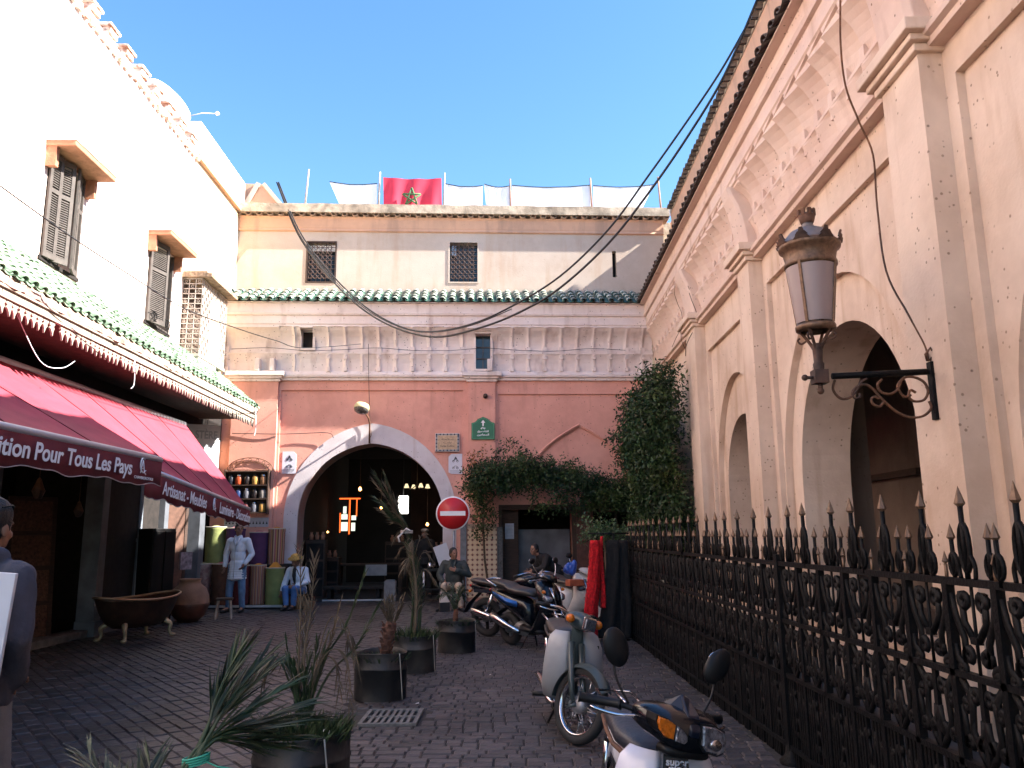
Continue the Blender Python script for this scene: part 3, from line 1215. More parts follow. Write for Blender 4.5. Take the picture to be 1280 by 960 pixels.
# pierced drops hanging under the fascia
drop = MB()
prof = [(-.056, 0), (.056, 0), (.056, -.045), (.03, -.06), (.046, -.09), (.018, -.13), (0, -.19), (-.018, -.13), (-.046, -.09), (-.03, -.06), (-.056, -.045)]
wall_poly([(x, z) for x, z in reversed(prof)], [], -.012, .012, drop)
dme = drop.mesh('valance_drop', wood_g)
x = cy0 + .05
while x < cy1:
    if rnd.random() > .04:
        inst(dme, 'valance_drop', lb, (x, -1.252, 4.245 + rnd.uniform(-.006, .006)), (rnd.uniform(-.08, .08), rnd.uniform(-.07, .07), 0))
    x += .128
# shop front under the canopy
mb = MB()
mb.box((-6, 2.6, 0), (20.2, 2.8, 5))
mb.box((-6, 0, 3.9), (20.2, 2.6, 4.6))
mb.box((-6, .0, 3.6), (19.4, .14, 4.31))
mb.box((-6, .01, 2.95), (15.6, .13, 3.6))  # beam carried lower, added to stop sun coming in over the awning
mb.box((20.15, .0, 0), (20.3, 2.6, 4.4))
mb.box((15.75, .1, 0), (15.85, 2.6, 4.0))  # partition put in to block a sun patch inside the shop
mb.box((15.85, 1.0, 0), (20.1, 1.1, 4.0))  # nearer back wall, added to cut off sun beyond the partition
mb.box((14.0, .02, .05), (16.35, .1, 3.6))  # panel added between pillars to close the gap the sun came through
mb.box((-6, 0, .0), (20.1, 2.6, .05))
mb.build('shop_interior_and_sun_panels', dark_in, lb)
blue_grey = mat('blue_grey_pillar', (.1, .11, .13), .6, var=.3, scale=4)
for (yc, hw) in ((10.6, .22), (13.8, .12), (16.4, .1), (18.45, .16)):
    m2 = MB()
    m2.box((yc - hw, -.1, 0), (yc + hw, .2, 3.6))
    m2.box((yc - hw - .04, -.14, 0), (yc + hw + .04, .2, .25))
    m2.box((yc - hw - .04, -.14, 3.3), (yc + hw + .04, .2, 3.6))
    m2.build('pillar', blue_grey, lb, bevel=.01)

# ============================================================ ORGANIC KIT
def remeshed(name, mb, material, parent, voxel=.012, smooth=4, disp=0, dscale=6, bands=None):
    """join overlapping closed shapes into one continuous skin"""
    me0 = mb.mesh(name, material)
    o = bpy.data.objects.new(name, me0)
    COL.objects.link(o)
    m = o.modifiers.new('r', 'REMESH')
    m.mode = 'VOXEL'
    m.voxel_size = voxel
    if smooth:
        s_ = o.modifiers.new('s', 'SMOOTH')
        s_.iterations = smooth
        s_.factor = .5
    dg = bpy.context.evaluated_depsgraph_get()
    me = bpy.data.meshes.new_from_object(o.evaluated_get(dg))
    bpy.data.objects.remove(o)
    bpy.data.meshes.remove(me0)
    me.name = name
    me.materials.clear()
    me.materials.append(material)
    n = len(me.vertices)
    co = np.empty(n * 3)
    me.vertices.foreach_get('co', co)
    if disp:
        no = np.empty(n * 3)
        me.vertices.foreach_get('normal', no)
        c3, n3 = co.reshape(-1, 3), no.reshape(-1, 3)
        for i in range(n):
            p = c3[i]
            d = noise.noise((p[0] * dscale, p[1] * dscale, p[2] * dscale * .6)) + .5 * noise.noise((p[0] * dscale * 2.3, p[1] * dscale * 2.3, p[2] * dscale * 1.2))
            c3[i] += n3[i] * d * disp
        me.vertices.foreach_set('co', c3.ravel())
    me.polygons.foreach_set('use_smooth', [True] * len(me.polygons))
    me.update()
    r = bpy.data.objects.new(name, me)
    COL.objects.link(r)
    r.parent = parent
    return r

def cap(mb, p, q, r0, r1, n=10):
    """tapered limb segment with round ends, closed"""
    p, q = Vector(p), Vector(q)
    d = (q - p)
    L_ = max(d.length, 1e-4)
    M = Matrix.Translation(p) @ d.to_track_quat('Z', 'Y').to_matrix().to_4x4()
    prof = []
    for i in range(5):
        a = PI / 2 * i / 4
        prof.append((max(r0 * math.sin(a), 1e-4), -r0 * math.cos(a)))
    for i in range(1, 5):
        t = i / 4
        prof.append((r0 + (r1 - r0) * t, L_ * t))
    for i in range(1, 5):
        a = PI / 2 * i / 4
        prof.append((max(r1 * math.cos(a), 1e-4), L_ + r1 * math.sin(a)))
    cols = n
    vs, fs = [], []
    for r_, z in prof:
        for k in range(cols):
            an = 2 * PI * k / cols
            vs.append(M @ Vector((r_ * math.cos(an), r_ * math.sin(an), z)))
    for i in range(len(prof) - 1):
        for k in range(cols):
            k2 = (k + 1) % cols
            fs.append((i * cols + k, i * cols + k2, (i + 1) * cols + k2, (i + 1) * cols + k))
    fs.append(tuple(reversed(range(cols))))
    fs.append(tuple((len(prof) - 1) * cols + k for k in range(cols)))
    mb.add(vs, fs, 0, True)

def ell(mb, c, r, rot=None, n=12):
    """closed ellipsoid"""
    T = Matrix.Translation(c) @ (rot.to_4x4() if rot else Matrix())
    vs, fs = [], []
    N, K = n, n
    vs.append(T @ Vector((0, 0, -r[2])))
    for i in range(1, N):
        a = PI * i / N
        for k in range(K):
            b = 2 * PI * k / K
            vs.append(T @ Vector((r[0] * math.sin(a) * math.cos(b), r[1] * math.sin(a) * math.sin(b), -r[2] * math.cos(a))))
    vs.append(T @ Vector((0, 0, r[2])))
    for k in range(K):
        fs.append((0, 1 + (k + 1) % K, 1 + k))
        e = len(vs) - 1
        o = 1 + (N - 2) * K
        fs.append((e, o + k, o + (k + 1) % K))
    for i in range(N - 2):
        for k in range(K):
            k2 = (k + 1) % K
            fs.append((1 + i * K + k, 1 + i * K + k2, 1 + (i + 1) * K + k2, 1 + (i + 1) * K + k))
    mb.add(vs, fs, 0, True)

skin_m = mat('skin', (.25, .125, .08), .55, var=.1, bump=.05)
hair_m = mat('black_hair', (.012, .01, .01), .6, var=.4, scale=60, bump=.5, bscale=120)
shoe_m = mat('black_shoe', (.015, .014, .014), .4, var=.2)

def person(label, loc, rz, J, clothes, hair=True, head_yaw=0, head_pitch=0, voxel=.011, hairstyle='short', hs=1.0, fingers=True):
    """J: joints in local metres, +y is the way the person faces. clothes: list of (name, material, kind, args)"""
    t = thing('person', label, 'person', loc, rz)
    J = {k: Vector(v) for k, v in J.items()}
    b = MB()
    neck, head = J['neck'], J['head']
    HR = Matrix.Rotation(head_yaw, 3, 'Z') @ Matrix.Rotation(head_pitch, 3, 'X')
    def H(x, y, z):
        return head + HR @ Vector((x, y, z)) * hs
    cap(b, neck, head + HR @ Vector((0, -.015, -.06)), .056, .056)
    ell(b, H(0, -.005, .035), (.078 * hs, .098 * hs, .1 * hs), HR, 16)
    ell(b, H(0, .03, -.035), (.058 * hs, .064 * hs, .078 * hs), HR, 14)
    ell(b, H(0, .055, -.09), (.03 * hs, .028 * hs, .025 * hs), HR, 10)   # chin
    cap(b, H(0, .088, .03), H(0, .108, -.012), .011 * hs, .017 * hs, 8)           # nose
    for s_ in (-1, 1):
        ell(b, H(.078 * s_, -.005, -.002), (.012 * hs, .022 * hs, .034 * hs), HR, 8)
        ell(b, H(.032 * s_, .083, .036), (.024 * hs, .012 * hs, .008 * hs), HR, 8)     # brow
        ell(b, H(.04 * s_, .06, -.02), (.024 * hs, .026 * hs, .024 * hs), HR, 8)       # cheek
    ell(b, H(0, .085, -.052), (.026 * hs, .013 * hs, .007 * hs), HR, 8)
    ell(b, H(0, .083, -.066), (.022 * hs, .013 * hs, .008 * hs), HR, 8)
    ch, pe = J['chest'], J['pelvis']
    mid = (ch + pe) / 2
    lr = (J['sh_r'] - J['sh_l']).normalized()
    up = (ch - pe).normalized()
    TR = Matrix((lr, up.cross(lr).normalized(), up)).transposed()
    ell(b, ch, (.155, .105, .17), TR)
    ell(b, mid, (.135, .1, .18), TR)
    ell(b, pe, (.155, .11, .13), TR)
    cap(b, ch + up * .1, neck, .08, .058)
    for s_ in 'lr':
        cap(b, ch + up * .09, J['sh_' + s_], .075, .06)
        cap(b, J['sh_' + s_], J['el_' + s_], .052, .04)
        cap(b, J['el_' + s_], J['wr_' + s_], .04, .027)
        cap(b, pe, J['hip_' + s_], .1, .09)
        cap(b, J['hip_' + s_], J['kn_' + s_], .085, .058)
        cap(b, J['kn_' + s_], J['an_' + s_], .056, .038)
        cap(b, J['an_' + s_], J['toe_' + s_], .04, .032)
        # hand: palm, five separate curled fingers
        w_ = J['wr_' + s_]
        hd = J['hand_' + s_]
        d = (hd - w_).normalized()
        side = J.get('palm_' + s_, Vector((0, 1, 0)))
        side = (side - d * side.dot(d)).normalized()       # towards the thumb
        nrm = d.cross(side)
        pc = w_ + d * .055
        PR = Matrix((side, nrm, d)).transposed()
        ell(b, pc, (.041, .017, .055), PR, 12)
        if fingers:
            for k, ln in enumerate((.075, .085, .08, .062)):
                base = w_ + d * .09 + side * (.03 - .02 * k)
                p1 = base + d * ln * .5 + nrm * .006
                p2 = p1 + (d * .6 + nrm * .5).normalized() * ln * .5
                cap(b, base, p1, .0105, .0095, 6)
                cap(b, p1, p2, .0095, .008, 6)
            tb = w_ + d * .03 + side * .034
            p1 = tb + (d * .6 + side * .8).normalized() * .035
            p2 = p1 + (d * .9 + side * .2 + nrm * .3).normalized() * .03
            cap(b, tb, p1, .013, .011, 6)
            cap(b, p1, p2, .011, .009, 6)
    remeshed('body', b, skin_m, t, voxel * .75, 2)
    # eyes
    for s_ in (-1, 1):
        e = MB()
        e.ball(H(.031 * s_, .082, .016), (.013 * hs, .008 * hs, .007 * hs), 6, 0, HR)
        e.build('eye', mat('dark_eye', (.02, .015, .012), .2, bump=0), t)
    if hair:
        h = MB()
        ell(h, H(0, -.018, .052), (.088 * hs, .1 * hs, .096 * hs), HR, 16)
        ell(h, H(0, -.045, -.0), (.082 * hs, .075 * hs, .09 * hs), HR, 14)
        for s_ in (-1, 1):
            cap(h, H(.074 * s_, .02, .04), H(.078 * s_, .012, -.0), .016 * hs, .01 * hs, 6)
        if hairstyle == 'thick':
            ell(h, H(0, -.02, .07), (.092 * hs, .11 * hs, .1 * hs), HR, 16)
        remeshed('hair', h, hair_m, t, voxel * .8, 1, .004, 30)
    for s_ in 'lr':
        f = MB()
        an, to = J['an_' + s_], J['toe_' + s_]
        d = (to - an)
        d.z = 0
        d.normalize()
        heel = Vector((an.x, an.y, 0)) - d * .03
        zz = min(an.z, to.z)
        base = max(0, zz - .07)
        cap(f, heel + Vector((0, 0, base + .045)), heel + d * .14 + Vector((0, 0, base + .045)), .042, .044)
        cap(f, heel + d * .12 + Vector((0, 0, base + .038)), heel + d * .24 + Vector((0, 0, base + .033)), .044, .034)
        cap(f, an, heel + d * .05 + Vector((0, 0, base + .05)), .048, .045)
        remeshed('shoe', f, shoe_m, t, .012, 2)
    for c in clothes:
        c(t, J, TR, H, HR)
    return t

def trousers(material, fat=1.0, cuff=.05, disp=.008):
    def f(t, J, TR, H, HR):
        m = MB()
        pe = J['pelvis']
        ell(m, pe, (.17 * fat, .125 * fat, .13), TR)
        for s_ in 'lr':
            a = J['an_' + s_]
            k = J['kn_' + s_]
            cap(m, pe + (J['hip_' + s_] - pe) * .6, J['hip_' + s_], .115 * fat, .108 * fat)
            cap(m, J['hip_' + s_], k, .103 * fat, .08 * fat)
            e = k.lerp(a, .93)
            cap(m, k, e, .078 * fat, .064 * fat)
        remeshed('trousers', m, material, t, .014, 3, disp, 9)
    return f

def jacket(material, name='jacket', hem=None, fat=1.0, sleeve=.95, disp=.01, open_front=None, hood=False, collar=True, flare=1.15, buttons=0, pockets=0):
    def f(t, J, TR, H, HR):
        m = MB()
        ch, pe = J['chest'], J['pelvis']
        up = (ch - pe).normalized()
        ell(m, ch, (.185 * fat, .135 * fat, .19), TR, 16)
        ell(m, (ch + pe) / 2, (.175 * fat, .13 * fat, .2), TR, 16)
        ell(m, pe, (.185 * fat, .14 * fat, .14), TR, 16)
        if hem:
            # skirt of the coat: stacked rings, slightly flared
            for i in range(hem[1]):
                q = pe - Vector((0, 0, 1)) * hem[0] * (i + 1) / hem[1]
                k = 1 + (flare - 1) * (i + 1) / hem[1]
                ell(m, q, (.185 * fat * k, .14 * fat * k, .06), None, 16)
        nk = J['neck']
        cap(m, ch + up * .1, nk - up * .02, .105 * fat, .075)
        for s_ in 'lr':
            cap(m, ch + up * .085, J['sh_' + s_], .1 * fat, .078 * fat)
            cap(m, J['sh_' + s_], J['el_' + s_], .078 * fat, .064 * fat)
            e = J['el_' + s_].lerp(J['wr_' + s_], sleeve)
            cap(m, J['el_' + s_], e, .064 * fat, .05 * fat)
        if hood:
            back = TR @ Vector((0, -1, 0))
            for k in range(9):
                a = PI * (k / 8) + PI
                p = nk + TR @ Vector((.1 * math.cos(a), .1 * math.sin(a) - .01, .015 - .02 * math.sin(a)))
                q_ = nk + TR @ Vector((.1 * math.cos(a + PI / 8), .1 * math.sin(a + PI / 8) - .01, .015 - .02 * math.sin(a + PI / 8)))
                if k < 8:
                    cap(m, p, q_, .045, .045, 8)
            ell(m, nk + TR @ Vector((0, -.13, -.07)), (.12, .06, .11), TR, 12)
        j = remeshed(name, m, material, t, .013, 3, disp, 8)
        if collar:
            for s_ in (-1, 1):
                c = MB()
                p0 = nk + TR @ Vector((.062 * s_, .045, .02))
                p1 = nk + TR @ Vector((.035 * s_, .125 * fat, -.09))
                p2 = nk + TR @ Vector((.005 * s_, .15 * fat, -.2))
                c.loft([[p0 + TR @ Vector((.03 * s_, 0, 0)), p0 + TR @ Vector((-.02 * s_, .02, .02)), p0 + TR @ Vector((-.02 * s_, 0, 0))],
                        [p1 + TR @ Vector((.035 * s_, 0, 0)), p1 + TR @ Vector((-.01 * s_, .015, .01)), p1 + TR @ Vector((-.01 * s_, -.01, 0))],
                        [p2 + TR @ Vector((.012 * s_, 0, 0)), p2 + TR @ Vector((0, .012, .01)), p2 + TR @ Vector((0, -.01, 0))]])
                c.build('lapel', material, j)
        if open_front:
            c = MB()
            o_ = .142 * fat
            p0 = nk + TR @ Vector((0, .09, -.02))
            p1 = ch + TR @ Vector((0, o_ - .0, .06))
            p2 = ch + TR @ Vector((0, o_ + .008, -.14))
            cap(c, p0, p1, .045, .045)
            cap(c, p1, p2, .045, .02)
            remeshed('shirt', c, open_front, t, .012, 2)
        if buttons:
            c = MB()
            c.tube([ch + TR @ Vector((0, .137 * fat, .03)), ch + TR @ Vector((0, .148 * fat, -.12)), pe + TR @ Vector((0, .148 * fat, .0)), pe + Vector((0, .165 * fat, -(hem[0] if hem else .1)))], .006, 4)
            c.build('front_seam', mat('seam_shadow_cloth', (.35, .38, .42), .9), j)
    return f

# ============================================================ PEOPLE
white_coat = mat('white_coat_cotton', (.62, .68, .78), .85, var=.07, scale=5, bump=.25, bscale=14)
jeans = mat('blue_jeans', (.1, .19, .33), .85, var=.3, scale=7, bump=.2)
black_tee = mat('black_shirt', (.012, .012, .014), .85)
stand = dict(pelvis=(0, 0, .95), chest=(0, .0, 1.28), neck=(0, -.01, 1.49), head=(0, .015, 1.63),
             sh_l=(-.185, 0, 1.41), sh_r=(.185, 0, 1.41), hip_l=(-.095, 0, .9), hip_r=(.095, 0, .9),
             kn_l=(-.12, .02, .49), kn_r=(.13, .03, .49), an_l=(-.13, -.02, .09), an_r=(.15, 0, .09), toe_l=(-.16, .13, .04), toe_r=(.19, .14, .04))
a = dict(stand)
a.update(el_r=(.27, -.03, 1.13), wr_r=(.255, .03, .9), hand_r=(.25, .07, .82), palm_r=(0, 1, 0),
         el_l=(-.27, -.06, 1.14), wr_l=(-.2, .1, .95), hand_l=(-.17, .15, .88), palm_l=(0, 1, 0))
a = {k: tuple(q * 1.07 for q in v) if k.startswith(('p_',)) is False else v for k, v in a.items()}
person('man standing in a white work coat and blue jeans before the spice drums', (-5.98, 17.75, .01), R(172), a,
       [trousers(jeans, 1.0), jacket(white_coat, 'white_coat', hem=(.3, 6), flare=1.16, buttons=5, disp=.012, open_front=None)], head_yaw=R(42))

sit = dict(pelvis=(0, 0, .42), chest=(0, .1, .72), neck=(0, .15, .92), head=(0, .21, 1.03),
           sh_l=(-.18, .1, .85), sh_r=(.18, .1, .85), hip_l=(-.1, .04, .4), hip_r=(.1, .04, .4),
           kn_l=(-.13, .44, .47), kn_r=(.12, .42, .46), an_l=(-.06, .36, .1), an_r=(.06, .44, .1), toe_l=(-.06, .5, .04), toe_r=(.07, .58, .04))
b_ = dict(sit)
b_.update(el_l=(-.27, .12, .6), wr_l=(-.1, .33, .52), hand_l=(-.03, .4, .5), palm_l=(0, 0, 1),
          el_r=(.28, .12, .58), wr_r=(.27, .26, .4), hand_r=(.26, .32, .33), palm_r=(0, 1, 0))
pm = person('man sitting low in a white coat and jeans by the archway, head bowed', (-4.83, 18.5, .01), R(168), b_,
       [trousers(mat('bright_blue_jeans', (.07, .16, .38), .85, var=.25, scale=7), .95), jacket(white_coat, 'white_coat', hem=(.06, 2), flare=1.1, disp=.012, open_front=black_tee)], head_pitch=R(-28))
ht = thing('straw_hat', 'small yellow straw hat on the bowed man in the white coat', 'hat', (-4.87, 18.26, 1.115), R(168))
m_ = MB()
TT = Matrix.Rotation(R(-18), 4, 'X')
m_.lathe([(.16, 0), (.165, .012), (.1, .022), (.092, .075), (.06, .1), (.001, .105)], 20, 0, TT)
m_.lathe([(.155, -.004), (.09, .01), (.085, .07), (.001, .095)], 20, 0, TT)
m_.build('hat_body', mat('yellow_straw', (.5, .28, .07), .9, var=.35, scale=30, bump=.6, bscale=70), ht)
stl = thing('low_stool', 'low brown basket stool under the sitting man in the white coat', 'stool', (-4.85, 18.52, .01))
m_ = MB()
m_.lathe([(.001, 0), (.17, 0), (.185, .08), (.19, .2), (.18, .27), (.001, .28)], 14)
m_.build('drum_body', mat('brown_wicker', (.16, .08, .04), .9, var=.4, scale=30, bump=.8, bscale=50), stl)
bk = thing('small_basket', 'small orange brown basket beside the feet of the sitting man in white', 'basket', (-4.5, 18.15, .01))
m_ = MB()
m_.lathe([(.001, 0), (.1, 0), (.13, .18), (.125, .19), (.1, .02), (.001, .015)], 14)
m_.build('basket_body', MATS['brown_wicker'], bk)
m_ = MB()
m_.tube([(.125 * math.cos(q), 0, .19 + .14 * math.sin(q)) for q in [PI * i / 8 for i in range(9)]], .008, 5)
m_.build('handle', MATS['brown_wicker'], bk)

c_j = dict(sit)
c_j.update(pelvis=(0, 0, .52), chest=(0, .03, .84), neck=(0, .06, 1.05), head=(0, .09, 1.18), sh_l=(-.2, .03, .97), sh_r=(.2, .03, .97), hip_l=(-.1, .04, .49), hip_r=(.1, .04, .49),
           kn_l=(-.17, .43, .52), kn_r=(.15, .4, .53), an_l=(-.2, .4, .1), an_r=(.2, .3, .1), toe_l=(-.26, .53, .04), toe_r=(.26, .43, .04),
           el_l=(-.33, .1, .74), wr_l=(-.1, .3, .84), hand_l=(-.0, .31, .87), palm_l=(0, 0, 1),
           el_r=(.32, .08, .72), wr_r=(.18, .34, .6), hand_r=(.1, .42, .57), palm_r=(-.3, .3, 1))
grey_j = mat('dark_green_grey_jacket', (.03, .038, .036), .7, var=.25, scale=6, bump=.3)
person('man in dark jacket and beige trousers sitting beside the no entry post', (-1.3, 17.9, .01), R(176), c_j,
       [trousers(mat('beige_trousers', (.42, .33, .25), .85, var=.15), .98), jacket(grey_j, 'dark_jacket', hem=(.04, 1), fat=1.13, disp=.016)], head_yaw=R(38), hairstyle='short')
chr_ = thing('cafe_chair', 'dark chair under the man in the dark jacket beside the tiled wall', 'chair', (-1.3, 17.98, .01), R(176))
m_ = MB()
m_.box((-.22, -.22, .38), (.22, .22, .42))
m_.build('seat', wood_d, chr_, bevel=.01)
for (sx, sy, h) in ((-1, 1, .38), (1, 1, .38), (-1, -1, .85), (1, -1, .85)):
    m_ = MB()
    m_.tube([(sx * .2, sy * .2, 0), (sx * .19, sy * .19 - (.04 if h > .5 else 0), h)], .016, 6)
    m_.build('leg', wood_d, chr_)
m_ = MB()
m_.box((-.2, -.25, .6), (.2, -.225, .85))
m_.build('backrest', wood_d, chr_)
bg_ = thing('shopping_bag', 'white and black bag leaning on the knee of the man in the dark jacket', 'bag', (-1.46, 17.38, .01), R(20))
m_ = MB()
m_.loft([[(-.11, -.05, 0), (.11, -.05, 0), (.11, .05, 0), (-.11, .05, 0)], [(-.1, -.04, .2), (.1, -.04, .2), (.1, .04, .2), (-.1, .04, .2)]], smooth=False)
m_.build('bag_base', mat('black_bag_cloth', (.015, .015, .016), .8), bg_)
m_ = MB()
m_.loft([[(-.105, -.04, .2), (.1, -.04, .2), (.1, .04, .2), (-.105, .04, .2)], [(-.09, -.03, .42), (.02, -.03, .38), (.02, .03, .38), (-.09, .03, .42)]], smooth=False)
m_.build('bag_top', mat('cream_bag_cloth', (.6, .52, .45), .85), bg_)

# dark figure leaning in the cafe doorway
d_j = dict(pelvis=(0, -.12, .78), chest=(0, .15, 1.0), neck=(0, .33, 1.13), head=(0, .42, 1.24), sh_l=(-.18, .2, 1.07), sh_r=(.18, .2, 1.07),
           hip_l=(-.1, -.1, .74), hip_r=(.1, -.1, .74), kn_l=(-.12, .05, .42), kn_r=(.12, .1, .42), an_l=(-.12, -.12, .09), an_r=(.12, -.05, .09), toe_l=(-.13, .03, .04), toe_r=(.14, .1, .04),
           el_l=(-.24, .3, .86), wr_l=(-.14, .5, .78), hand_l=(-.1, .58, .76), palm_l=(0, 0, 1), el_r=(.24, .3, .86), wr_r=(.14, .5, .78), hand_r=(.1, .58, .76), palm_r=(0, 0, 1))
dk = mat('black_djellaba', (.012, .01, .011), .85, var=.3)
person('dark clothed figure stooping in the shaded doorway behind the parked scooters', (.86, 18.6, .01), R(112), d_j,
       [trousers(dk, 1.05), jacket(dk, 'dark_robe', hem=(.3, 4), fat=1.12, disp=.014, collar=False)], head_yaw=R(20))
# man in a cap far inside the passage
e_j = dict(stand)
e_j.update(el_r=(.28, 0, 1.13), wr_r=(.25, .1, .9), hand_r=(.25, .14, .82), palm_r=(0, 1, 0), el_l=(-.28, 0, 1.13), wr_l=(-.25, .1, .9), hand_l=(-.25, .14, .82), palm_l=(0, 1, 0))
person('man in dark clothes and a grey cap standing deep inside the archway', (-2.35, 21.6, .01), R(190), e_j,
       [trousers(dk, 1.05), jacket(dk, 'dark_coat', hem=(.1, 2), fat=1.08, collar=False)])
cpm = thing('flat_cap', 'pale grey cap on the man deep inside the archway', 'cap', (-2.35, 21.6, 1.71), R(190))
m_ = MB()
ell(m_, (0, .02, .02), (.105, .12, .05))
m_.build('cap_crown', mat('grey_cap_cloth', (.35, .28, .22), .9), cpm)
m_ = MB()
ell(m_, (0, .12, -.002), (.07, .06, .008))
m_.build('cap_peak', MATS['grey_cap_cloth'], cpm)

# passer-by at the left edge, seen from behind
f_j = dict(stand)
f_j.update(el_r=(.27, -.06, 1.14), wr_r=(.19, .06, .94), hand_r=(.12, .1, .9), palm_r=(0, 1, 0), el_l=(-.3, 0, 1.14), wr_l=(-.28, .1, .9), hand_l=(-.28, .14, .82), palm_l=(0, 1, 0))
hood_m = mat('blue_grey_sweatshirt', (.05, .052, .072), .9, var=.2, scale=8, bump=.35, bscale=30)
person('passer-by in a blue grey hooded sweatshirt seen from behind at the left edge', (-2.55, 3.95, .01), R(-12), f_j,
       [trousers(mat('grey_trousers', (.16, .15, .15), .9, var=.2, scale=8, bump=.3), 1.0), jacket(hood_m, 'hooded_sweatshirt', hem=(.1, 3), fat=1.08, hood=True, collar=False, flare=1.0, disp=.014)],
       hairstyle='thick', voxel=.009, head_yaw=R(6))
sg_ = thing('sunglasses', 'black sunglasses pushed up on the dark hair of the passer-by', 'sunglasses', (-2.545, 3.93, 1.75), R(-4))
m_ = MB()
for s_ in (-1, 1):
    m_.tube([(s_ * .03 + .028 * math.cos(q), .09, .02 * math.sin(q)) for q in [i * PI / 5 for i in range(10)]], .004, 5, closed=True)
m_.build('frame', iron, sg_)
for s_ in (-1, 1):
    m_ = MB()
    m_.tube([(s_ * .06, .09, .005), (s_ * .092, .04, .01), (s_ * .094, -.04, .0)], .004, 5)
    m_.build('temple', iron, sg_)
    m_ = MB()
    ell(m_, (s_ * .03, .09, 0), (.027, .004, .02))
    m_.build('lens', glass_d, sg_)
bd = thing('white_board', 'large flat white board carried under the arm of the passer-by', 'board', (-2.38, 3.66, 1.0), R(0))
m_ = MB()
m_.box((-.5, -.01, -.5), (.13, .01, .46), 0, Matrix.Rotation(R(4.5), 4, 'Y'))
m_.build('panel', mat('white_card', (.62, .64, .7), .6, var=.04, bump=.03), bd, bevel=.003)

# ============================================================ VEGETATION
leaf_m = mat('dark_vine_leaf', (.022, .046, .015), .5, var=.3, scale=3, bump=0, island=.6, col2=(.05, .075, .02), c2lo=.5, c2hi=.7, c2scale=1.5, spec=.3)
palm_m = mat('palm_leaf', (.02, .04, .012), .6, var=.3, bump=0, island=.4, col2=(.045, .045, .022), c2lo=.5, c2hi=.68, c2scale=6)
dry_m = mat('dry_palm_leaf', (.11, .08, .05), .8, var=.3, bump=0, island=.4)
grass_m = mat('pot_weed', (.03, .05, .015), .6, var=.3, bump=0, island=.5)
stem_m = mat('vine_stem', (.09, .06, .04), .9)

def leaf_cloud(name, parent, blobs, n, size, material, droop=.5, seed=1, strands=0):
    """n little folded leaves gathered on sprigs through the blobs' volume"""
    rg = np.random.RandomState(seed)
    bl = np.array([(*c, *r) for c, r in blobs], float)
    vol = bl[:, 3] * bl[:, 4] * bl[:, 5]
    pick = rg.choice(len(bl), n // 7 + 1, p=vol / vol.sum())
    u = rg.normal(size=(len(pick), 3))
    u /= np.linalg.norm(u, axis=1)[:, None]
    u *= (rg.rand(len(pick), 1) ** .45)
    sp = bl[pick, :3] + u * bl[pick, 3:]
    sd = rg.normal(size=(len(pick), 3)) * .6 + u * .8
    sd[:, 2] -= droop
    sd /= np.linalg.norm(sd, axis=1)[:, None]
    k = 7
    idx = np.repeat(np.arange(len(pick)), k)[:n]
    t = np.tile(np.arange(k), len(pick))[:n] / k
    base = sp[idx] + sd[idx] * (t * size * 4)[:, None] + rg.normal(size=(n, 3)) * size * .25
    side = np.cross(sd[idx], rg.normal(size=(n, 3)))
    side /= np.linalg.norm(side, axis=1)[:, None]
    d = sd[idx] * .6 + side * (np.where(np.arange(n) % 2, 1, -1))[:, None]
    d[:, 2] -= .25
    d /= np.linalg.norm(d, axis=1)[:, None]
    w_ = np.cross(d, rg.normal(size=(n, 3)))
    w_ /= np.linalg.norm(w_, axis=1)[:, None]
    s = (size * (.6 + .8 * rg.rand(n)))[:, None]
    up = np.cross(w_, d)
    v = np.stack([base, base + d * s * .5 + w_ * s * .22 + up * s * .06, base + d * s, base + d * s * .5 - w_ * s * .22 + up * s * .06, base + d * s * .5], 1).reshape(-1, 3)
    o = (np.arange(n) * 5)[:, None]
    f = np.concatenate([o + np.array([[0, 1, 4]]), o + np.array([[1, 2, 4]]), o + np.array([[2, 3, 4]]), o + np.array([[3, 0, 4]])], 0)
    me = bpy.data.meshes.new(name)
    me.vertices.add(len(v))
    me.vertices.foreach_set('co', v.ravel())
    me.loops.add(f.size)
    me.loops.foreach_set('vertex_index', f.ravel().astype(np.int32))
    me.polygons.add(len(f))
    me.polygons.foreach_set('loop_start', np.arange(len(f)) * 3)
    me.polygons.foreach_set('loop_total', np.full(len(f), 3))
    me.materials.append(material)
    me.update(calc_edges=True)
    ob = bpy.data.objects.new(name, me)
    COL.objects.link(ob)
    ob.parent = parent
    ob['kind'] = 'stuff'
    return ob

vine = thing('climbing_vine', 'tall dense dark green creeper hanging down the corner beside the arcade pilaster', 'vine', (3.34, 17.5, 0))
bl = []
for i in range(60):
    z = rnd.uniform(1.2, 4.75)
    y = rnd.uniform(-1.7, 2.1)
    wx = -.25 - .35 * math.sin(PI * (z - 1.3) / 4.2) * rnd.uniform(.4, 1.3)
    bl.append(((wx + .1, y, z), (.3, .45, .42)))
for i in range(8):
    bl.append(((-.1 - .08 * i, 1.6 + rnd.uniform(-.3, .3), rnd.uniform(3.2, 4.2)), (.3, .35, .35)))
for i in range(9):
    bl.append(((rnd.uniform(-.3, .3), -1.4 + rnd.uniform(-.3, .5), 1.0 + .3 * i), (.22, .3, .3)))
leaf_cloud('foliage', vine, bl, 44000, .085, leaf_m, seed=3)
m_ = MB()
for i in range(7):
    pts = []
    for k in range(10):
        t = k / 9
        pts.append((.1 - .3 * math.sin(t * 2.6) + .05 * math.sin(i * 3 + k), -1.2 + i * .5 + .12 * math.sin(k + i), .02 + 5.0 * t))
    m_.tube(pts, [.03 - .02 * k / 9 for k in range(10)], 5)
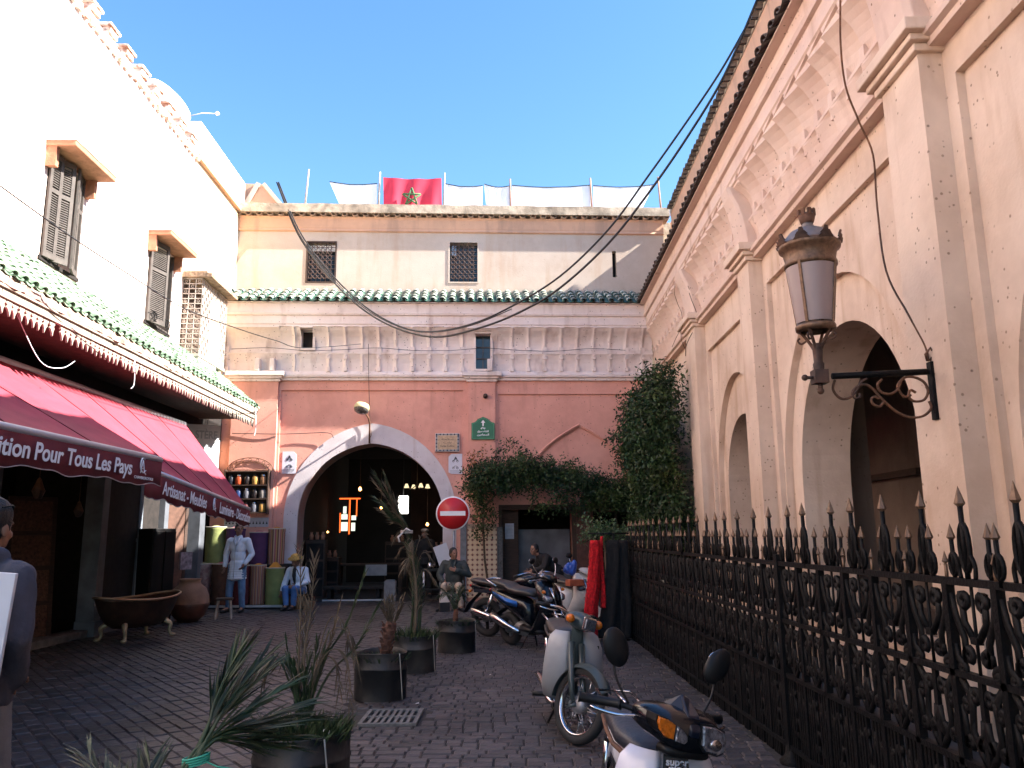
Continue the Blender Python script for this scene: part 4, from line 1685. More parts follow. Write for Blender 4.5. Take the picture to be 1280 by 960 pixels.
for s_, p0 in enumerate(((.1, -2.0, 5.2), (.15, -2.2, 5.0), (0, -1.7, 5.3))):
    pts = [Vector(p0) + Vector((-.1 * math.sin(k * .9 + s_), -.08 * k, .16 * k)) for k in range(8)]
    m_.tube(pts, .007, 4)
m_.build('stem', stem_m, vine)
vg = thing('garland_vine', 'dark green creeper trailing over the cafe door and down beside the tiled panel', 'vine', (0, 19.75, 0), FAR_A)
bl = []
for i in range(36):
    t = i / 35
    x = -.95 + 3.9 * t
    bl.append(((x, -.45 - rnd.uniform(0, .45), 2.75 + .25 * math.sin(t * 5) + rnd.uniform(-.18, .28)), (.3, .34, .24)))
for i in range(12):
    bl.append(((-.8 + rnd.uniform(-.22, .18), -.25 + rnd.uniform(-.12, .1), 1.75 + .14 * i), (.19, .16, .22)))
for i in range(8):
    bl.append(((-.5 + .16 * i, -.2, 3.35 - .05 * i + rnd.uniform(-.1, .12)), (.22, .16, .16)))
for i in range(9):
    bl.append(((-.3 + .09 * i + rnd.uniform(-.08, .08), -.15, 3.55 + .5 * math.sin(i * .5) * rnd.uniform(.3, 1)), (.13, .12, .13)))
for i in range(9):
    bl.append(((.5 + .3 * i + rnd.uniform(-.1, .1), -.7, 2.42 + rnd.uniform(-.18, .05)), (.17, .2, .18)))
leaf_cloud('foliage', vg, bl, 26000, .07, leaf_m, seed=5)
bl = [((-.85 + rnd.uniform(-.25, .15), -.12, 2.6 + .12 * i), (.12, .06, .12)) for i in range(9)]
leaf_cloud('autumn_leaf', vg, bl, 700, .06, mat('rusty_leaf', (.28, .11, .03), .7, var=.3, bump=0, island=.4), seed=9)
m_ = MB()
m_.tube([(-.55, -.2, 0), (-.7, -.22, 1.0), (-.75, -.3, 2.2), (-.2, -.45, 2.8), (1, -.6, 2.85), (3, -.6, 2.9)], [.035, .03, .028, .022, .02, .015], 6)
m_.build('stem', stem_m, vg)
cpy = thing('shrub', 'small green bush in a planter behind the red garments by the railing', 'shrub', (1.5, 13.4, 0))
leaf_cloud('foliage', cpy, [((-.2, 0, 1.65), (.2, .2, .16)), ((.1, .1, 1.6), (.25, .2, .18)), ((.45, .2, 1.55), (.2, .2, .14))], 2600, .05, mat('light_bush_leaf', (.04, .08, .025), .5, var=.3, bump=0, island=.4), seed=8)
m_ = MB()
m_.tube([(0, 0, 0), (.02, 0, .8), (0, .05, 1.5)], [.03, .025, .015], 6)
m_.build('trunk', stem_m, cpy)

def frond(name, parent, pts, ln, n, material, ang=45, wd=.02, stiff=.2, r0=.012, seed=0, t0=.25, gather=0):
    """one palm frond: tapering rachis along pts with paired narrow leaflets"""
    rr = random.Random(seed)
    pts = [Vector(p) for p in pts]
    m = MB()
    N = 14
    def at_(t):
        f_ = t * (len(pts) - 1)
        i = min(int(f_), len(pts) - 2)
        u = f_ - i
        p0 = pts[max(i - 1, 0)]
        p1, p2 = pts[i], pts[i + 1]
        p3 = pts[min(i + 2, len(pts) - 1)]
        return .5 * ((2 * p1) + (-p0 + p2) * u + (2 * p0 - 5 * p1 + 4 * p2 - p3) * u * u + (-p0 + 3 * p1 - 3 * p2 + p3) * u ** 3)
    line = [at_(i / N) for i in range(N + 1)]
    m.tube(line, [r0 * (1 - .8 * i / N) for i in range(N + 1)], 5)
    for i in range(n):
        t = t0 + (1 - t0) * (i + .5) / n
        p = at_(t)
        tg = (at_(min(1, t + .03)) - at_(max(0, t - .03))).normalized()
        s0 = tg.cross(Vector((0, 0, 1)))
        if s0.length < .2:
            s0 = tg.cross(Vector((0, 1, 0)))
        s0.normalize()
        s0 = (s0 + Vector((rr.uniform(-.4, .4), rr.uniform(-.4, .4), rr.uniform(-.4, .4)))).normalized()
        for sg in (-1, 1):
            A = R(ang * rr.uniform(.7, 1.25) * (1 - .3 * t))
            d = (tg * math.cos(A) + s0 * sg * math.sin(A)).normalized()
            d = (d + Vector((0, 0, -gather * rr.uniform(.2, 1)))).normalized()
            L_ = ln * rr.uniform(.75, 1.1) * (1 - .45 * abs(t - .55))
            q1 = p + d * L_ * .5
            q2 = p + d * L_ + Vector((0, 0, -stiff * L_ * rr.uniform(.1, .8)))
            wv = d.cross(Vector((rr.uniform(-1, 1), rr.uniform(-1, 1), 1))).normalized() * wd * .5
            m.add([p + wv * .4, p - wv * .4, q1 - wv, q1 + wv, q2], [(0, 1, 2, 3), (3, 2, 4)])
    return m.build(name, material, parent)

rubber = mat('black_rubber_drum', (.01, .01, .011), .55, var=.3, scale=5, bump=.3, bscale=20, col2=(.04, .035, .03), c2scale=3)
soil = mat('potting_soil', (.06, .045, .03), .95, var=.5, scale=20, bump=.8)
litter_w = mat('paper_scrap', (.6, .58, .55), .8)

def planter(label, x, y, r_, h, seed):
    t = thing('planter', label, 'planter', (x, y, .015), rnd.uniform(0, 6), group='black rubber planters along the alley')
    m = MB()
    n = 40
    def wob(a):
        return 1 + .018 * math.sin(3 * a + seed) + .01 * math.sin(7 * a + seed * 2)
    rings = []
    for (k, z) in ((1.0, 0), (1.0, h * .62), (1.02, h * .63), (1.02, h * .67), (1.0, h * .68), (1.0, h * .98), (1.01, h), (.97, h), (.96, h - .06)):
        rings.append([(r_ * k * wob(2 * PI * j / n) * math.cos(2 * PI * j / n), r_ * k * wob(2 * PI * j / n) * math.sin(2 * PI * j / n), z + (.008 * math.sin(2 * PI * j / n * 2 + seed) if z > .1 else 0)) for j in range(n)])
    m.loft(rings, caps=False)
    m.build('drum', rubber, t)
    s_ = MB()
    vs = [(0, 0, h - .01)]
    for rr in (.33, .66, .97):
        for j in range(20):
            a_ = 2 * PI * j / 20
            vs.append((r_ * rr * math.cos(a_), r_ * rr * math.sin(a_), h - .04 - .02 * rr + .025 * noise.noise((rr * 9, j, seed))))
    fs = [(0, 1 + j, 1 + (j + 1) % 20) for j in range(20)]
    for q in range(2):
        for j in range(20):
            fs.append((1 + q * 20 + j, 21 + q * 20 + j, 21 + q * 20 + (j + 1) % 20, 1 + q * 20 + (j + 1) % 20))
    s_.add(vs, fs, 0, True)
    s_.build('soil', soil, t)
    sm = MB()
    a_ = -1.1 + .2 * seed
    sm.tube([((r_ + .012) * math.cos(a_ + .03 * k) , (r_ + .012) * math.sin(a_ + .03 * k), h * (1 - k / 6)) for k in range(7)], .005, 4)
    q = sm.build('lacing', mat('pale_lacing_wire', (.4, .38, .34), .7), t)
    q.rotation_euler = (0, 0, -t.rotation_euler.z)
    return t

def weeds(parent, r_, z, n, hgt, seed, material=None):
    rr = random.Random(seed)
    m = MB()
    for i in range(n):
        a_, q = rr.uniform(0, 2 * PI), r_ * math.sqrt(rr.random())
        x, y = q * math.cos(a_), q * math.sin(a_)
        h = hgt * rr.uniform(.4, 1.1)
        lx, ly = rr.uniform(-.5, .5) * h + x * .25, rr.uniform(-.5, .5) * h + y * .25
        w_ = rr.uniform(.003, .009)
        b_ = rr.uniform(0, PI)
        wx, wy = w_ * math.cos(b_), w_ * math.sin(b_)
        m.add([(x - wx, y - wy, z), (x + wx, y + wy, z), (x + lx * .5 + wx, y + ly * .5 + wy, z + h * .6), (x + lx * .5 - wx, y + ly * .5 - wy, z + h * .6), (x + lx, y + ly, z + h)], [(0, 1, 2, 3), (3, 2, 4)])
    o = m.build('weed', material or grass_m, parent, kind='stuff')
    return o

P1 = planter('nearest black rubber planter with weeds, straggly thin palm growing in it', -1.3, 5.2, .29, .42, 1)
P2 = planter('black rubber planter beside the drain grate holding the short palm stump', -1.34, 8.42, .26, .44, 2)
P3 = planter('black rubber planter behind the short palm stump with the tall tied palm', -1.2, 10.0, .26, .42, 3)
P4 = planter('farthest black rubber planter beside the parked scooters', -.8, 11.6, .26, .42, 4)
P0 = planter('black rubber planter just in front of the camera under the tied palm leaves', -1.22, 2.75, .28, .42, 5)
for p_, n_, h_ in ((P1, 1100, .14), (P2, 260, .07), (P3, 420, .14), (P4, 260, .07), (P0, 300, .1)):
    weeds(p_, .27, .36, n_, h_, int(h_ * 100) + n_)
bits = MB()
for (x, y, z, s_) in ((-1.38, 8.3, .44, .02), (-1.2, 5.1, .43, .035), (-1.15, 5.12, .43, .025)):
    pass
sc_ = thing('crumpled_paper', 'white crumpled paper among the weeds of the nearest planter', 'litter', (-1.14, 5.12, .41))
m_ = MB()
ell(m_, (0, 0, .02), (.035, .03, .028), None, 7)
m_.build('paper', litter_w, sc_)
for (x, y, s_, lb_) in ((-.93, 8.05, .018, 'small white paper scrap on the setts above the drain grate'), (-.98, 10.3, .012, 'tiny white scrap on the setts beside the third planter'), (-.28, 9.6, .012, 'tiny white scrap on the open setts left of the grey moped')):
    o = thing('paper_scrap', lb_, 'litter', (x, y, .025))
    m_ = MB()
    m_.add([(-s_, -s_, 0), (s_, -s_ * .7, .004), (s_ * .8, s_, .01), (-s_ * .7, s_ * .8, .002), (-s_, -s_, -.002), (s_, -s_ * .7, .002), (s_ * .8, s_, .008), (-s_ * .7, s_ * .8, 0)], [(0, 1, 2, 3), (7, 6, 5, 4)])
    m_.build('paper', litter_w, o)

# foreground bundle of cut fronds, tied with green cord, spraying out towards the alley
b0 = thing('tied_palm', 'palm leaves tied with green cord fanning out at the bottom left', 'palm', (-1.22, 2.75, .35))
tie = Vector((.1, .25, .5))
dirs = [((.3, .3, -.04), .34), ((.36, .3, .06), .44), ((.1, .4, .5), .4), ((.2, .4, .42), .4), ((.3, .4, .24), .4), ((.34, .35, .12), .42), ((.32, .3, -.0), .36), ((.06, .3, .42), .36), ((.24, .3, .06), .4), ((.18, .4, .3), .42)]
for i, (d, L_) in enumerate(dirs):
    d = Vector(d).normalized()
    base = Vector((rnd.uniform(-.04, .04) - .1, rnd.uniform(-.04, .04), 0))
    end = tie + d * L_
    frond('frond', b0, [base, tie + Vector((rnd.uniform(-.02, .02), rnd.uniform(-.02, .02), 0)), tie + d * L_ * .5 + Vector((0, 0, .02)), end],   .2, 22, palm_m, ang=17, wd=.01, stiff=.1, r0=.011, seed=i, t0=.42)
m_ = MB()
for k in range(4):
    m_.tube([tie + Vector((.045 * math.cos(q), .04 * math.sin(q), -.03 + .008 * k + .01 * math.cos(q))) for q in [j * PI / 6 for j in range(12)]], .004, 5, closed=True)
m_.tube([tie + Vector((.045, -.02, -.02)), tie + Vector((.09, -.04, -.03)), tie + Vector((.15, -.05, -.035))], .003, 4)
m_.build('cord', mat('green_cord', (.03, .3, .2), .6), b0)
for i, (dx, dy, dz) in enumerate(((-.42, .25, .28), (-.3, .3, .36), (-.5, .2, .2), (-.2, .35, .3), (-.6, .1, .25), (-.08, .3, .35), (-.65, .25, .22), (-.75, .1, .3))):
    frond('frond', b0, [(-.05, 0, .0), (dx * .4, dy * .4, dz * 1.0), (dx * 1.0, dy, dz * 1.32)], .24, 16, palm_m, ang=20, wd=.009, stiff=.15, r0=.008, seed=40 + i, t0=.4)

# straggly plant in the nearest planter
b1 = thing('straggly_palm', 'straggly thin palm with dry drooping side shoots in the nearest planter', 'palm', (-1.3, 5.2, .36))
tips = [((-.06, 0, 1.16), 16), ((.03, .02, 1.1), 14), ((.34, .05, .98), 26), ((.2, .0, .8), 14), ((-.02, .05, .85), 12), ((.42, .1, .78), 22)]
for i, (tp, n_) in enumerate(tips):
    t_ = Vector(tp)
    frond('frond', b1, [(rnd.uniform(-.03, .03), rnd.uniform(-.03, .03), 0), t_ * .35 + Vector((-.02, 0, .1)), t_ * .7, t_], .13, n_, palm_m if i in (2, 5) else dry_m, ang=26, wd=.009, stiff=.2, r0=.011, seed=60 + i, t0=.45)
for i, (tp, h) in enumerate((((-.25, .0, .38), .42), ((.22, 0, .3), .46), ((.3, -.05, .2), .5), ((-.2, .1, .5), .45), ((.25, .1, .55), .68), ((.32, 0, .42), .62))):
    t_ = Vector(tp)
    frond('dry_frond', b1, [(0, 0, .08), (t_.x * .4, t_.y, h), (t_.x * .85, t_.y, h + .02), t_], .1, 9, dry_m, ang=35, wd=.009, stiff=.9, r0=.006, seed=80 + i, t0=.5, gather=.8)
for i in range(12):
    a_ = i * .55
    frond('frond', b1, [(0, 0, 0), (.05 * math.cos(a_), .05 * math.sin(a_), .25), (.13 * math.cos(a_), .13 * math.sin(a_), .5 + .1 * math.sin(i * 2))], .14, 9, palm_m, ang=16, wd=.013, stiff=.2, r0=.012, seed=100 + i, t0=.25)
# stump
b2 = thing('palm_stump', 'short cut palm stump with a fan of dry stubs in the planter by the drain', 'palm', (-1.3, 8.42, .38))
m_ = MB()
m_.tube([(0, 0, 0), (.01, 0, .16), (.04, 0, .3), (.06, 0, .36)], [.06, .05, .065, .05], 9)
for k in range(26):
    a_ = k * 2.4
    z = .02 + k * .012
    p = Vector((.045 * math.cos(a_) + z * .1, .045 * math.sin(a_), z))
    m_.beam(p, p + Vector((.03 * math.cos(a_), .03 * math.sin(a_), .05)), .035, .012)
m_.build('trunk', mat('fibrous_trunk', (.1, .045, .03), .95, var=.5, scale=30, bump=.9), b2)
for i in range(16):
    a_ = i * 2.4
    q = Vector((.05 + .15 * math.cos(a_) * rnd.uniform(.3, 1), .12 * math.sin(a_), .38 + rnd.uniform(.08, .24)))
    frond('dry_frond', b2, [(.05, 0, .3), (.05 + (q.x - .05) * .5, q.y * .5, .4), q], .1, 7, dry_m, ang=20, wd=.012, stiff=.1, r0=.009, seed=120 + i, t0=.3)
# tall tied palm
b3 = thing('tall_tied_palm', 'tall bound palm with drooping plume rising in front of the archway', 'palm', (-1.2, 10.0, .36))
for i in range(15):
    x0, y0 = rnd.uniform(-.06, .06), rnd.uniform(-.06, .06)
    tx, tz = -.42 + rnd.uniform(-.1, .22), 2.0 + rnd.uniform(-.55, .12)
    frond('frond', b3, [(x0, y0, 0), (x0 * .8 + .02, y0, .6), (-.1 + x0 * .3, y0 * .3, 1.26), (-.16 + tx * .25, y0, 1.26 + (tz - 1.26) * .5), (tx, y0 * 2 + rnd.uniform(-.1, .1), tz)], .2, 40, palm_m if i % 3 else dry_m, ang=26, wd=.012, stiff=.35, r0=.014, seed=140 + i, t0=.14)
for i in range(8):
    z0 = .7 + .07 * i
    a_ = i * 2.2
    frond('dry_frond', b3, [(-.03, 0, z0 - .2), (-.03 + .12 * math.cos(a_), .1 * math.sin(a_), z0 + .12), (-.03 + .26 * math.cos(a_), .2 * math.sin(a_), z0 + .02)], .13, 12, dry_m, ang=35, wd=.01, stiff=.8, r0=.006, seed=170 + i, t0=.3, gather=.5)
m_ = MB()
for k in range(3):
    m_.tube([(-.11 + .07 * math.cos(q), .065 * math.sin(q), 1.27 + .012 * k) for q in [j * PI / 6 for j in range(12)]], .008, 5, closed=True)
m_.tube([(-.14, -.07, 1.28), (-.2, -.1, 1.22), (-.18, -.11, 1.16)], .012, 5)
m_.tube([(-.14, -.07, 1.28), (-.1, -.1, 1.32), (-.05, -.11, 1.29)], .014, 5)
m_.build('tie', mat('pale_rag', (.5, .46, .44), .9), b3)
b4 = thing('young_palm', 'young green palm in the farthest planter in front of the seated man', 'palm', (-.82, 11.6, .36))
m_ = MB()
m_.tube([(0, 0, 0), (0, 0, .12), (.01, 0, .22)], [.045, .035, .03], 8)
m_.build('trunk', MATS['fibrous_trunk'], b4)
for i in range(14):
    a_ = i * 2.4
    q = Vector((.3 * math.cos(a_) * rnd.uniform(.4, 1), .25 * math.sin(a_), .42 + rnd.uniform(-.12, .14)))
    frond('frond', b4, [(0, 0, .16), (q.x * .5, q.y * .5, .42), q], .12, 12, palm_m, ang=35, wd=.012, stiff=.4, r0=.006, seed=190 + i, t0=.25)

# ============================================================ WRITING
def find_font(frag):
    import os
    d = os.path.join(bpy.utils.resource_path('LOCAL'), 'datafiles', 'fonts')
    if os.path.isdir(d):
        for f_ in os.listdir(d):
            if frag in f_:
                try:
                    return bpy.data.fonts.load(os.path.join(d, f_))
                except Exception:
                    return None
    return None

def text_mesh(name, body, size, material, parent, M, width=None, shear=0, font=None, off=0, ext=.0015, align='LEFT', bold=0):
    cu = bpy.data.curves.new(name, 'FONT')
    cu.body = body
    cu.size = size
    cu.extrude = ext
    cu.shear = shear
    cu.offset = bold
    cu.align_x = align
    if font:
        cu.font = font
    o = bpy.data.objects.new(name, cu)
    COL.objects.link(o)
    dg = bpy.context.evaluated_depsgraph_get()
    me = bpy.data.meshes.new_from_object(o.evaluated_get(dg))
    bpy.data.objects.remove(o)
    bpy.data.curves.remove(cu)
    if width and len(me.vertices):
        xs = [v.co.x for v in me.vertices]
        k = width / (max(xs) - min(xs))
        me.transform(Matrix.Diagonal((k, 1, 1, 1)))
    me.materials.clear()
    me.materials.append(material)
    r = bpy.data.objects.new(name, me)
    COL.objects.link(r)
    r.parent = parent
    r.matrix_local = M
    return r

def frame_M(origin, xdir, ydir):
    x = Vector(xdir).normalized()
    y = Vector(ydir)
    y = (y - x * y.dot(x)).normalized()
    z = x.cross(y)
    M = Matrix((x, y, z)).transposed().to_4x4()
    M.translation = origin
    return M

# ============================================================ AWNINGS
red_cloth = mat('crimson_awning_cloth', (.34, .035, .06), .8, var=.12, scale=4, bump=.12, bscale=60, col2=(.27, .03, .05), c2scale=.8)
dkred = mat('dark_red_valance', (.15, .02, .03), .85, var=.15, scale=5, bump=.1)
bar_m = mat('grey_metal_tube', (.45, .46, .52), .4, metal=.5, var=.08, bump=0)
letter = mat('white_print', (.75, .77, .82), .7, var=.05, bump=0)

def awning(label, A, B, C, D, valh, seams):
    """A,B wall line (near, far); C,D front bar (near, far)"""
    t = thing('awning', label, 'awning', (0, 0, 0))
    A, B, C, D = map(Vector, (A, B, C, D))
    m = MB()
    nu, nv = 60, 10
    top = []
    for i in range(nu + 1):
        u = i / nu
        p, q = A.lerp(B, u), C.lerp(D, u)
        for j in range(nv + 1):
            v = j / nv
            r_ = p.lerp(q, v)
            s_ = abs(math.sin(PI * u * seams)) ** .5
            r_.z += -.075 * math.sin(PI * v) * s_ + .012 * noise.noise((u * 9, v * 2, 5)) + .006 * noise.noise((u * 30, v * 5, 0))
            top.append(r_)
    W = nv + 1
    vs = top + [q - Vector((0, 0, .006)) for q in top]
    n = len(top)
    fs = []
    for i in range(nu):
        for j in range(nv):
            a_ = i * W + j
            fs.append((a_, a_ + 1, a_ + W + 1, a_ + W))
            fs.append((n + a_, n + a_ + W, n + a_ + W + 1, n + a_ + 1))
    m.add(vs, fs, 0, True)
    o = m.build('canopy', red_cloth, t)
    for k in range(1, seams):
        u = k / seams
        p, q = A.lerp(B, u), C.lerp(D, u)
        m = MB()
        m.tube([p + Vector((0, 0, .004)), q + Vector((0, 0, .004))], .006, 4)
        m.build('seam', dkred, o)
    m = MB()
    m.tube([C, C.lerp(D, .5), D], .042, 10)
    m.build('front_bar', bar_m, t)
    m = MB()
    m.tube([A + Vector((-.05, 0, .03)), B + Vector((-.05, 0, .03))], .06, 8)
    m.build('roller', bar_m, t)
    # scalloped valance hanging from the bar
    m = MB()
    nu = 120
    out = Vector((1, 0, 0))
    vs = []
    for i in range(nu + 1):
        u = i / nu
        p = C.lerp(D, u) + out * .03
        h = valh * (1 + .05 * math.sin(u * 37) + .03 * math.sin(u * 90))
        w_ = .012 * math.sin(u * 60)
        vs += [p + Vector((0, 0, -.02)), p + Vector((w_ * .5, 0, -h * .5)), p + Vector((w_, 0, -h))]
    n = len(vs)
    vs += [q - out * .004 for q in vs]
    fs = []
    for i in range(nu):
        for j in range(2):
            a_ = i * 3 + j
            fs.append((a_, a_ + 1, a_ + 4, a_ + 3))
            fs.append((n + a_, n + a_ + 3, n + a_ + 4, n + a_ + 1))
        a_ = i * 3 + 2
        fs.append((a_, n + a_, n + a_ + 3, a_ + 3))
    m.add(vs, fs, 0, True)
    v_ = m.build('valance', dkred, t)
    m = MB()
    m.tube([q + Vector((.004, 0, 0)) for q in vs[2:n:3]], .005, 4)
    m.build('hem', mat('pale_hem', (.5, .42, .4), .9), v_)
    # folding arms below
    for u in (.12, .88):
        p, q = A.lerp(B, u) - Vector((0, 0, .12)), C.lerp(D, u) - Vector((0, 0, .06))
        mid = (p + q) / 2 + Vector((0, -.5 if u > .5 else .5, -.05))
        m = MB()
        m.tube([p, mid, q], .022, 6)
        m.build('arm', iron, t)
    return t, v_

aw1, v1 = awning('near crimson awning with large white lettering on its valance', (-6.45, 2.5, 3.84), (-6.45, 9.42, 3.84), (-4.15, 2.5, 2.5), (-4.17, 9.45, 2.5), .31, 5)
M = frame_M((-4.095, 4.55, 2.27), (0, 1, 0), (0, 0, 1))
def aw_text(par, body, p, xd, size, width, sh=.12, bold=.004):
    return text_mesh('lettering', body, size, letter, par, frame_M(p, xd, (0, 0, 1)), width, sh, bold=bold)
aw_text(v1, "Pour Tous Les Pays", (-4.095, 6.83, 2.27), (0, 1, 0), .215, 1.78)
aw_text(v1, "Exp\u00e9dition", (-4.095, 5.72, 2.27), (0, 1, 0), .215, 1.04)
def logo(par, p, xd, s_):
    """ring broken on its right side, an A inside it crossed by a C-shaped tail"""
    M_ = frame_M(p, xd, (0, 0, 1))
    m = MB()
    def T(x, y):
        return M_ @ Vector((x * s_, y * s_, .002))
    m.tube([T(.5 + .42 * math.cos(a_) * .8, .55 + .45 * math.sin(a_)) for a_ in [R(50 + 230 * i / 16) for i in range(17)]], .055 * s_, 5, flat=.3)
    m.tube([T(.22, 0), T(.5, .85)], .05 * s_, 5, flat=.4)
    m.tube([T(.5, .85), T(.78, .05), T(1.0, -.05)], .05 * s_, 5, flat=.4)
    m.tube([T(.3, .3), T(.7, .3)], .04 * s_, 5, flat=.4)
    m.tube([T(.35, .1), T(.6, .02), T(.95, .22)], .04 * s_, 5, flat=.4)
    m.build('logo', letter, par)
logo(v1, (-4.095, 8.78, 2.30), (0, 1, 0), .17)
aw_text(v1, "CHAMBREROYALE", (-4.095, 8.68, 2.235), (0, 1, 0), .045, .46, 0, 0)
aw2, v2 = awning('farther crimson awning sloping down over the bathtub shop with smaller white lettering', (-6.42, 9.1, 3.8), (-6.32, 15.4, 3.72), (-4.47, 9.7, 2.43), (-4.92, 15.05, 2.1), .33, 5)
d2 = Vector((-.45, 5.35, -.33)).normalized()
def on2(u, dz):
    p = Vector((-4.47, 9.7, 2.43)).lerp(Vector((-4.92, 15.05, 2.1)), u) + Vector((.055, 0, dz))
    return p
text_mesh('lettering', "Artisanat - Meubles", .24, letter, v2, frame_M(on2(.105, -.25), d2, (0, 0, 1)), 1.95, .1, bold=.004)
logo(v2, on2(.525, -.24), d2, .19)
text_mesh('lettering', "Luminaire - D\u00e9coration", .24, letter, v2, frame_M(on2(.6, -.25), d2, (0, 0, 1)), 2.05, .1, bold=.004)

# ============================================================ SIGNS AND NOTICES
FM = Matrix.Translation((0, 20, 0)) @ Matrix.Rotation(FAR_A, 4, 'Z')
def farpt(x, o, z):
    return FM @ Vector((x, -o, z))
ne = thing('no_entry_sign', 'round red no entry sign with a white bar on a grey post', 'road sign', (-1.34, 18.0, 0), R(2))
m = MB()
m.tube([(.02, .04, 0), (.02, .04, 2.35)], .035, 8)
m.build('post', mat('grey_post_paint', (.3, .31, .34), .5, metal=.4), ne)
signred = mat('sign_red', (.5, .015, .02), .4, var=.06, bump=0)
signwhite = mat('sign_white', (.75, .75, .78), .4, var=.06, bump=0)
m = MB()
m.lathe([(.001, -.012), (.37, -.012), (.375, -.004), (.37, .004), (.001, .004)], 40, 0, Matrix.Translation((0, -.02, 2.07)) @ Matrix.Rotation(PI / 2, 4, 'X'))
m.build('rim', signwhite, ne)
m = MB()
m.lathe([(.001, 0), (.345, 0), (.345, .003), (.001, .003)][::-1], 40, 0, Matrix.Translation((0, -.028, 2.07)) @ Matrix.Rotation(PI / 2, 4, 'X'))
m.build('disc', signred, ne, recalc=True)
m = MB()
m.box((-.28, -.040, 2.02), (.28, -.0325, 2.12))
m.build('bar', signwhite, ne)

ar = find_font('NotoSansArabic')
def arabic(s_):
    """isolated runs shaped by hand into presentation forms, laid right to left"""
    return ''.join(reversed(s_))
gs = thing('street_sign', 'green arched direction sign with a white arrow and script lines on the pink pier', 'sign', tuple(farpt(-.74, .11, 4.2)), FAR_A)
m = MB()
pl = [(-.29, -.27), (.29, -.27), (.29, .14), (.2, .17), (.12, .25), (0, .3), (-.12, .25), (-.2, .17), (-.29, .14)]
wall_poly(pl, [], -.02, .0, m)
m.build('plate', mat('sign_green', (.015, .13, .06), .4, var=.1, bump=0), gs)
m = MB()
wall_poly([(x * .93, z * .93) for x, z in pl], [[(x * .89, z * .89) for x, z in pl]], -.0225, -.0195, m)
m.build('border', mat('sign_border_green', (.1, .28, .14), .5, bump=0), gs)
m = MB()
wall_poly([(-.018, .07), (.018, .07), (.018, .15), (.055, .15), (0, .22), (-.055, .15), (-.018, .15)], [], -.024, -.0205, m)
m.build('arrow', signwhite, gs)
lines = ["\ufe91\ufe8e\ufe91", "\ufe8d\ufedf\ufed4\ufe98\ufe8e\ufea3 \ufeb3\ufeee\ufed5", "\ufe8d\ufedf\ufeb4\ufee4\ufe8e\ufea3\ufef4\ufee6"]
for i, s_ in enumerate(lines):
    text_mesh('script', arabic(s_), .11, signwhite, gs, frame_M((0, -.024, .0 - .085 * i), (1, 0, 0), (0, 0, 1)), (.12, .28, .3)[i], 0, ar, align='CENTER', bold=.002)
pq = thing('tile_plaque', 'ceramic tile plaque with dark checked border beside the arch', 'plaque', tuple(farpt(-1.63, .0, 3.87)), FAR_A)
m = MB()
m.box((-.3, -.03, -.23), (.3, .045, .23))
m.build('backing', lilac, pq)
for i in range(13):
    for (x, z) in [(-.27 + i * .045, .2), (-.27 + i * .045, -.2)]:
        m = MB()
        m.box((x - .02, -.037, z - .02), (x + .02, -.029, z + .02))
        m.build('border_tile', mat('ink_tile', (.02, .02, .05), .3, bump=0) if i % 2 == 0 else mat('grey_tile', (.25, .25, .25), .3, bump=0), pq)
for i in range(8):
    for x in (-.27, .27):
        m = MB()
        m.box((x - .02, -.037, -.157 + i * .045 - .02), (x + .02, -.029, -.157 + i * .045 + .02))
        m.build('border_tile', MATS['ink_tile'] if i % 2 else MATS['grey_tile'], pq)
m = MB()
m.box((-.245, -.036, -.175), (.245, -.028, .175))
m.build('field', mat('buff_tile', (.5, .33, .2), .4, var=.2, scale=20, bump=0), pq)
ink = mat('black_ink', (.03, .03, .03), .8, bump=0)
for i, s_ in enumerate(("\ufeb3\ufe8e\ufea3\ufe94", "\ufe91\ufe8e\ufe8f")):
    text_mesh('script', arabic(s_), .1, ink, pq, frame_M((0, -.038, .06 - .08 * i), (1, 0, 0), (0, 0, 1)), .3 - .1 * i, 0, ar, align='CENTER')
text_mesh('script', "Rahba Kedima", .06, ink, pq, frame_M((0, -.038, -.11), (1, 0, 0), (0, 0, 1)), .34, 0, None, align='CENTER')
def poster(label, x, z, w_, h, clip):
    t = thing('notice', label, 'notice', tuple(farpt(x, -.045, z)), FAR_A)
    m = MB()
    c_ = .07
    if clip < 0:
        o_ = [(-w_, -h), (w_, -h), (w_, h - c_), (w_ - c_, h), (-w_, h)]
    else:
        o_ = [(-w_, -h + c_ * .6), (-w_ + c_, -h), (w_, -h), (w_, h), (-w_ + c_, h), (-w_, h - c_)]
    wall_poly(o_, [], -.012, .0, m)
    m.build('sheet', mat('white_notice', (.62, .62, .7), .7, var=.05, bump=.05), t)
    # little rider pictograms
    for k in range(2):
        m = MB()
        zz = .1 - .17 * k
        y = -.014
        for sx in (-.05, .05):
            m.tube([(sx + .025 * math.cos(q), y, zz - .03 + .025 * math.sin(q)) for q in [i * PI / 5 for i in range(10)]], .005, 4, closed=True)
        m.tube([(-.05, y, zz - .03), (-.01, y, zz + .02), (.04, y, zz + .015), (.05, y, zz - .03)], .008 if k == 0 else .005, 4)
        if k == 0:
            m.tube([(-.01, y, zz + .02), (.0, y, zz + .07), (.03, y, zz + .03)], .014, 4)
        m.build('pictogram', ink, t)
    m = MB()
    for k in range(3):
        m.box((-w_ * .75, -.0145, -.17 - .03 * k), (w_ * (.75 - .2 * (k == 2)), -.0125, -.162 - .03 * k))
    m.build('small_print', mat('grey_print', (.25, .25, .28), .8, bump=0), t, kind='stuff')
poster('white notice with rider pictograms left of the arch, torn at its top right corner', -5.52, 3.39, .17, .27, -1)
poster('white notice with rider pictograms right of the arch, below the tile plaque', -1.43, 3.34, .17, .25, 1)
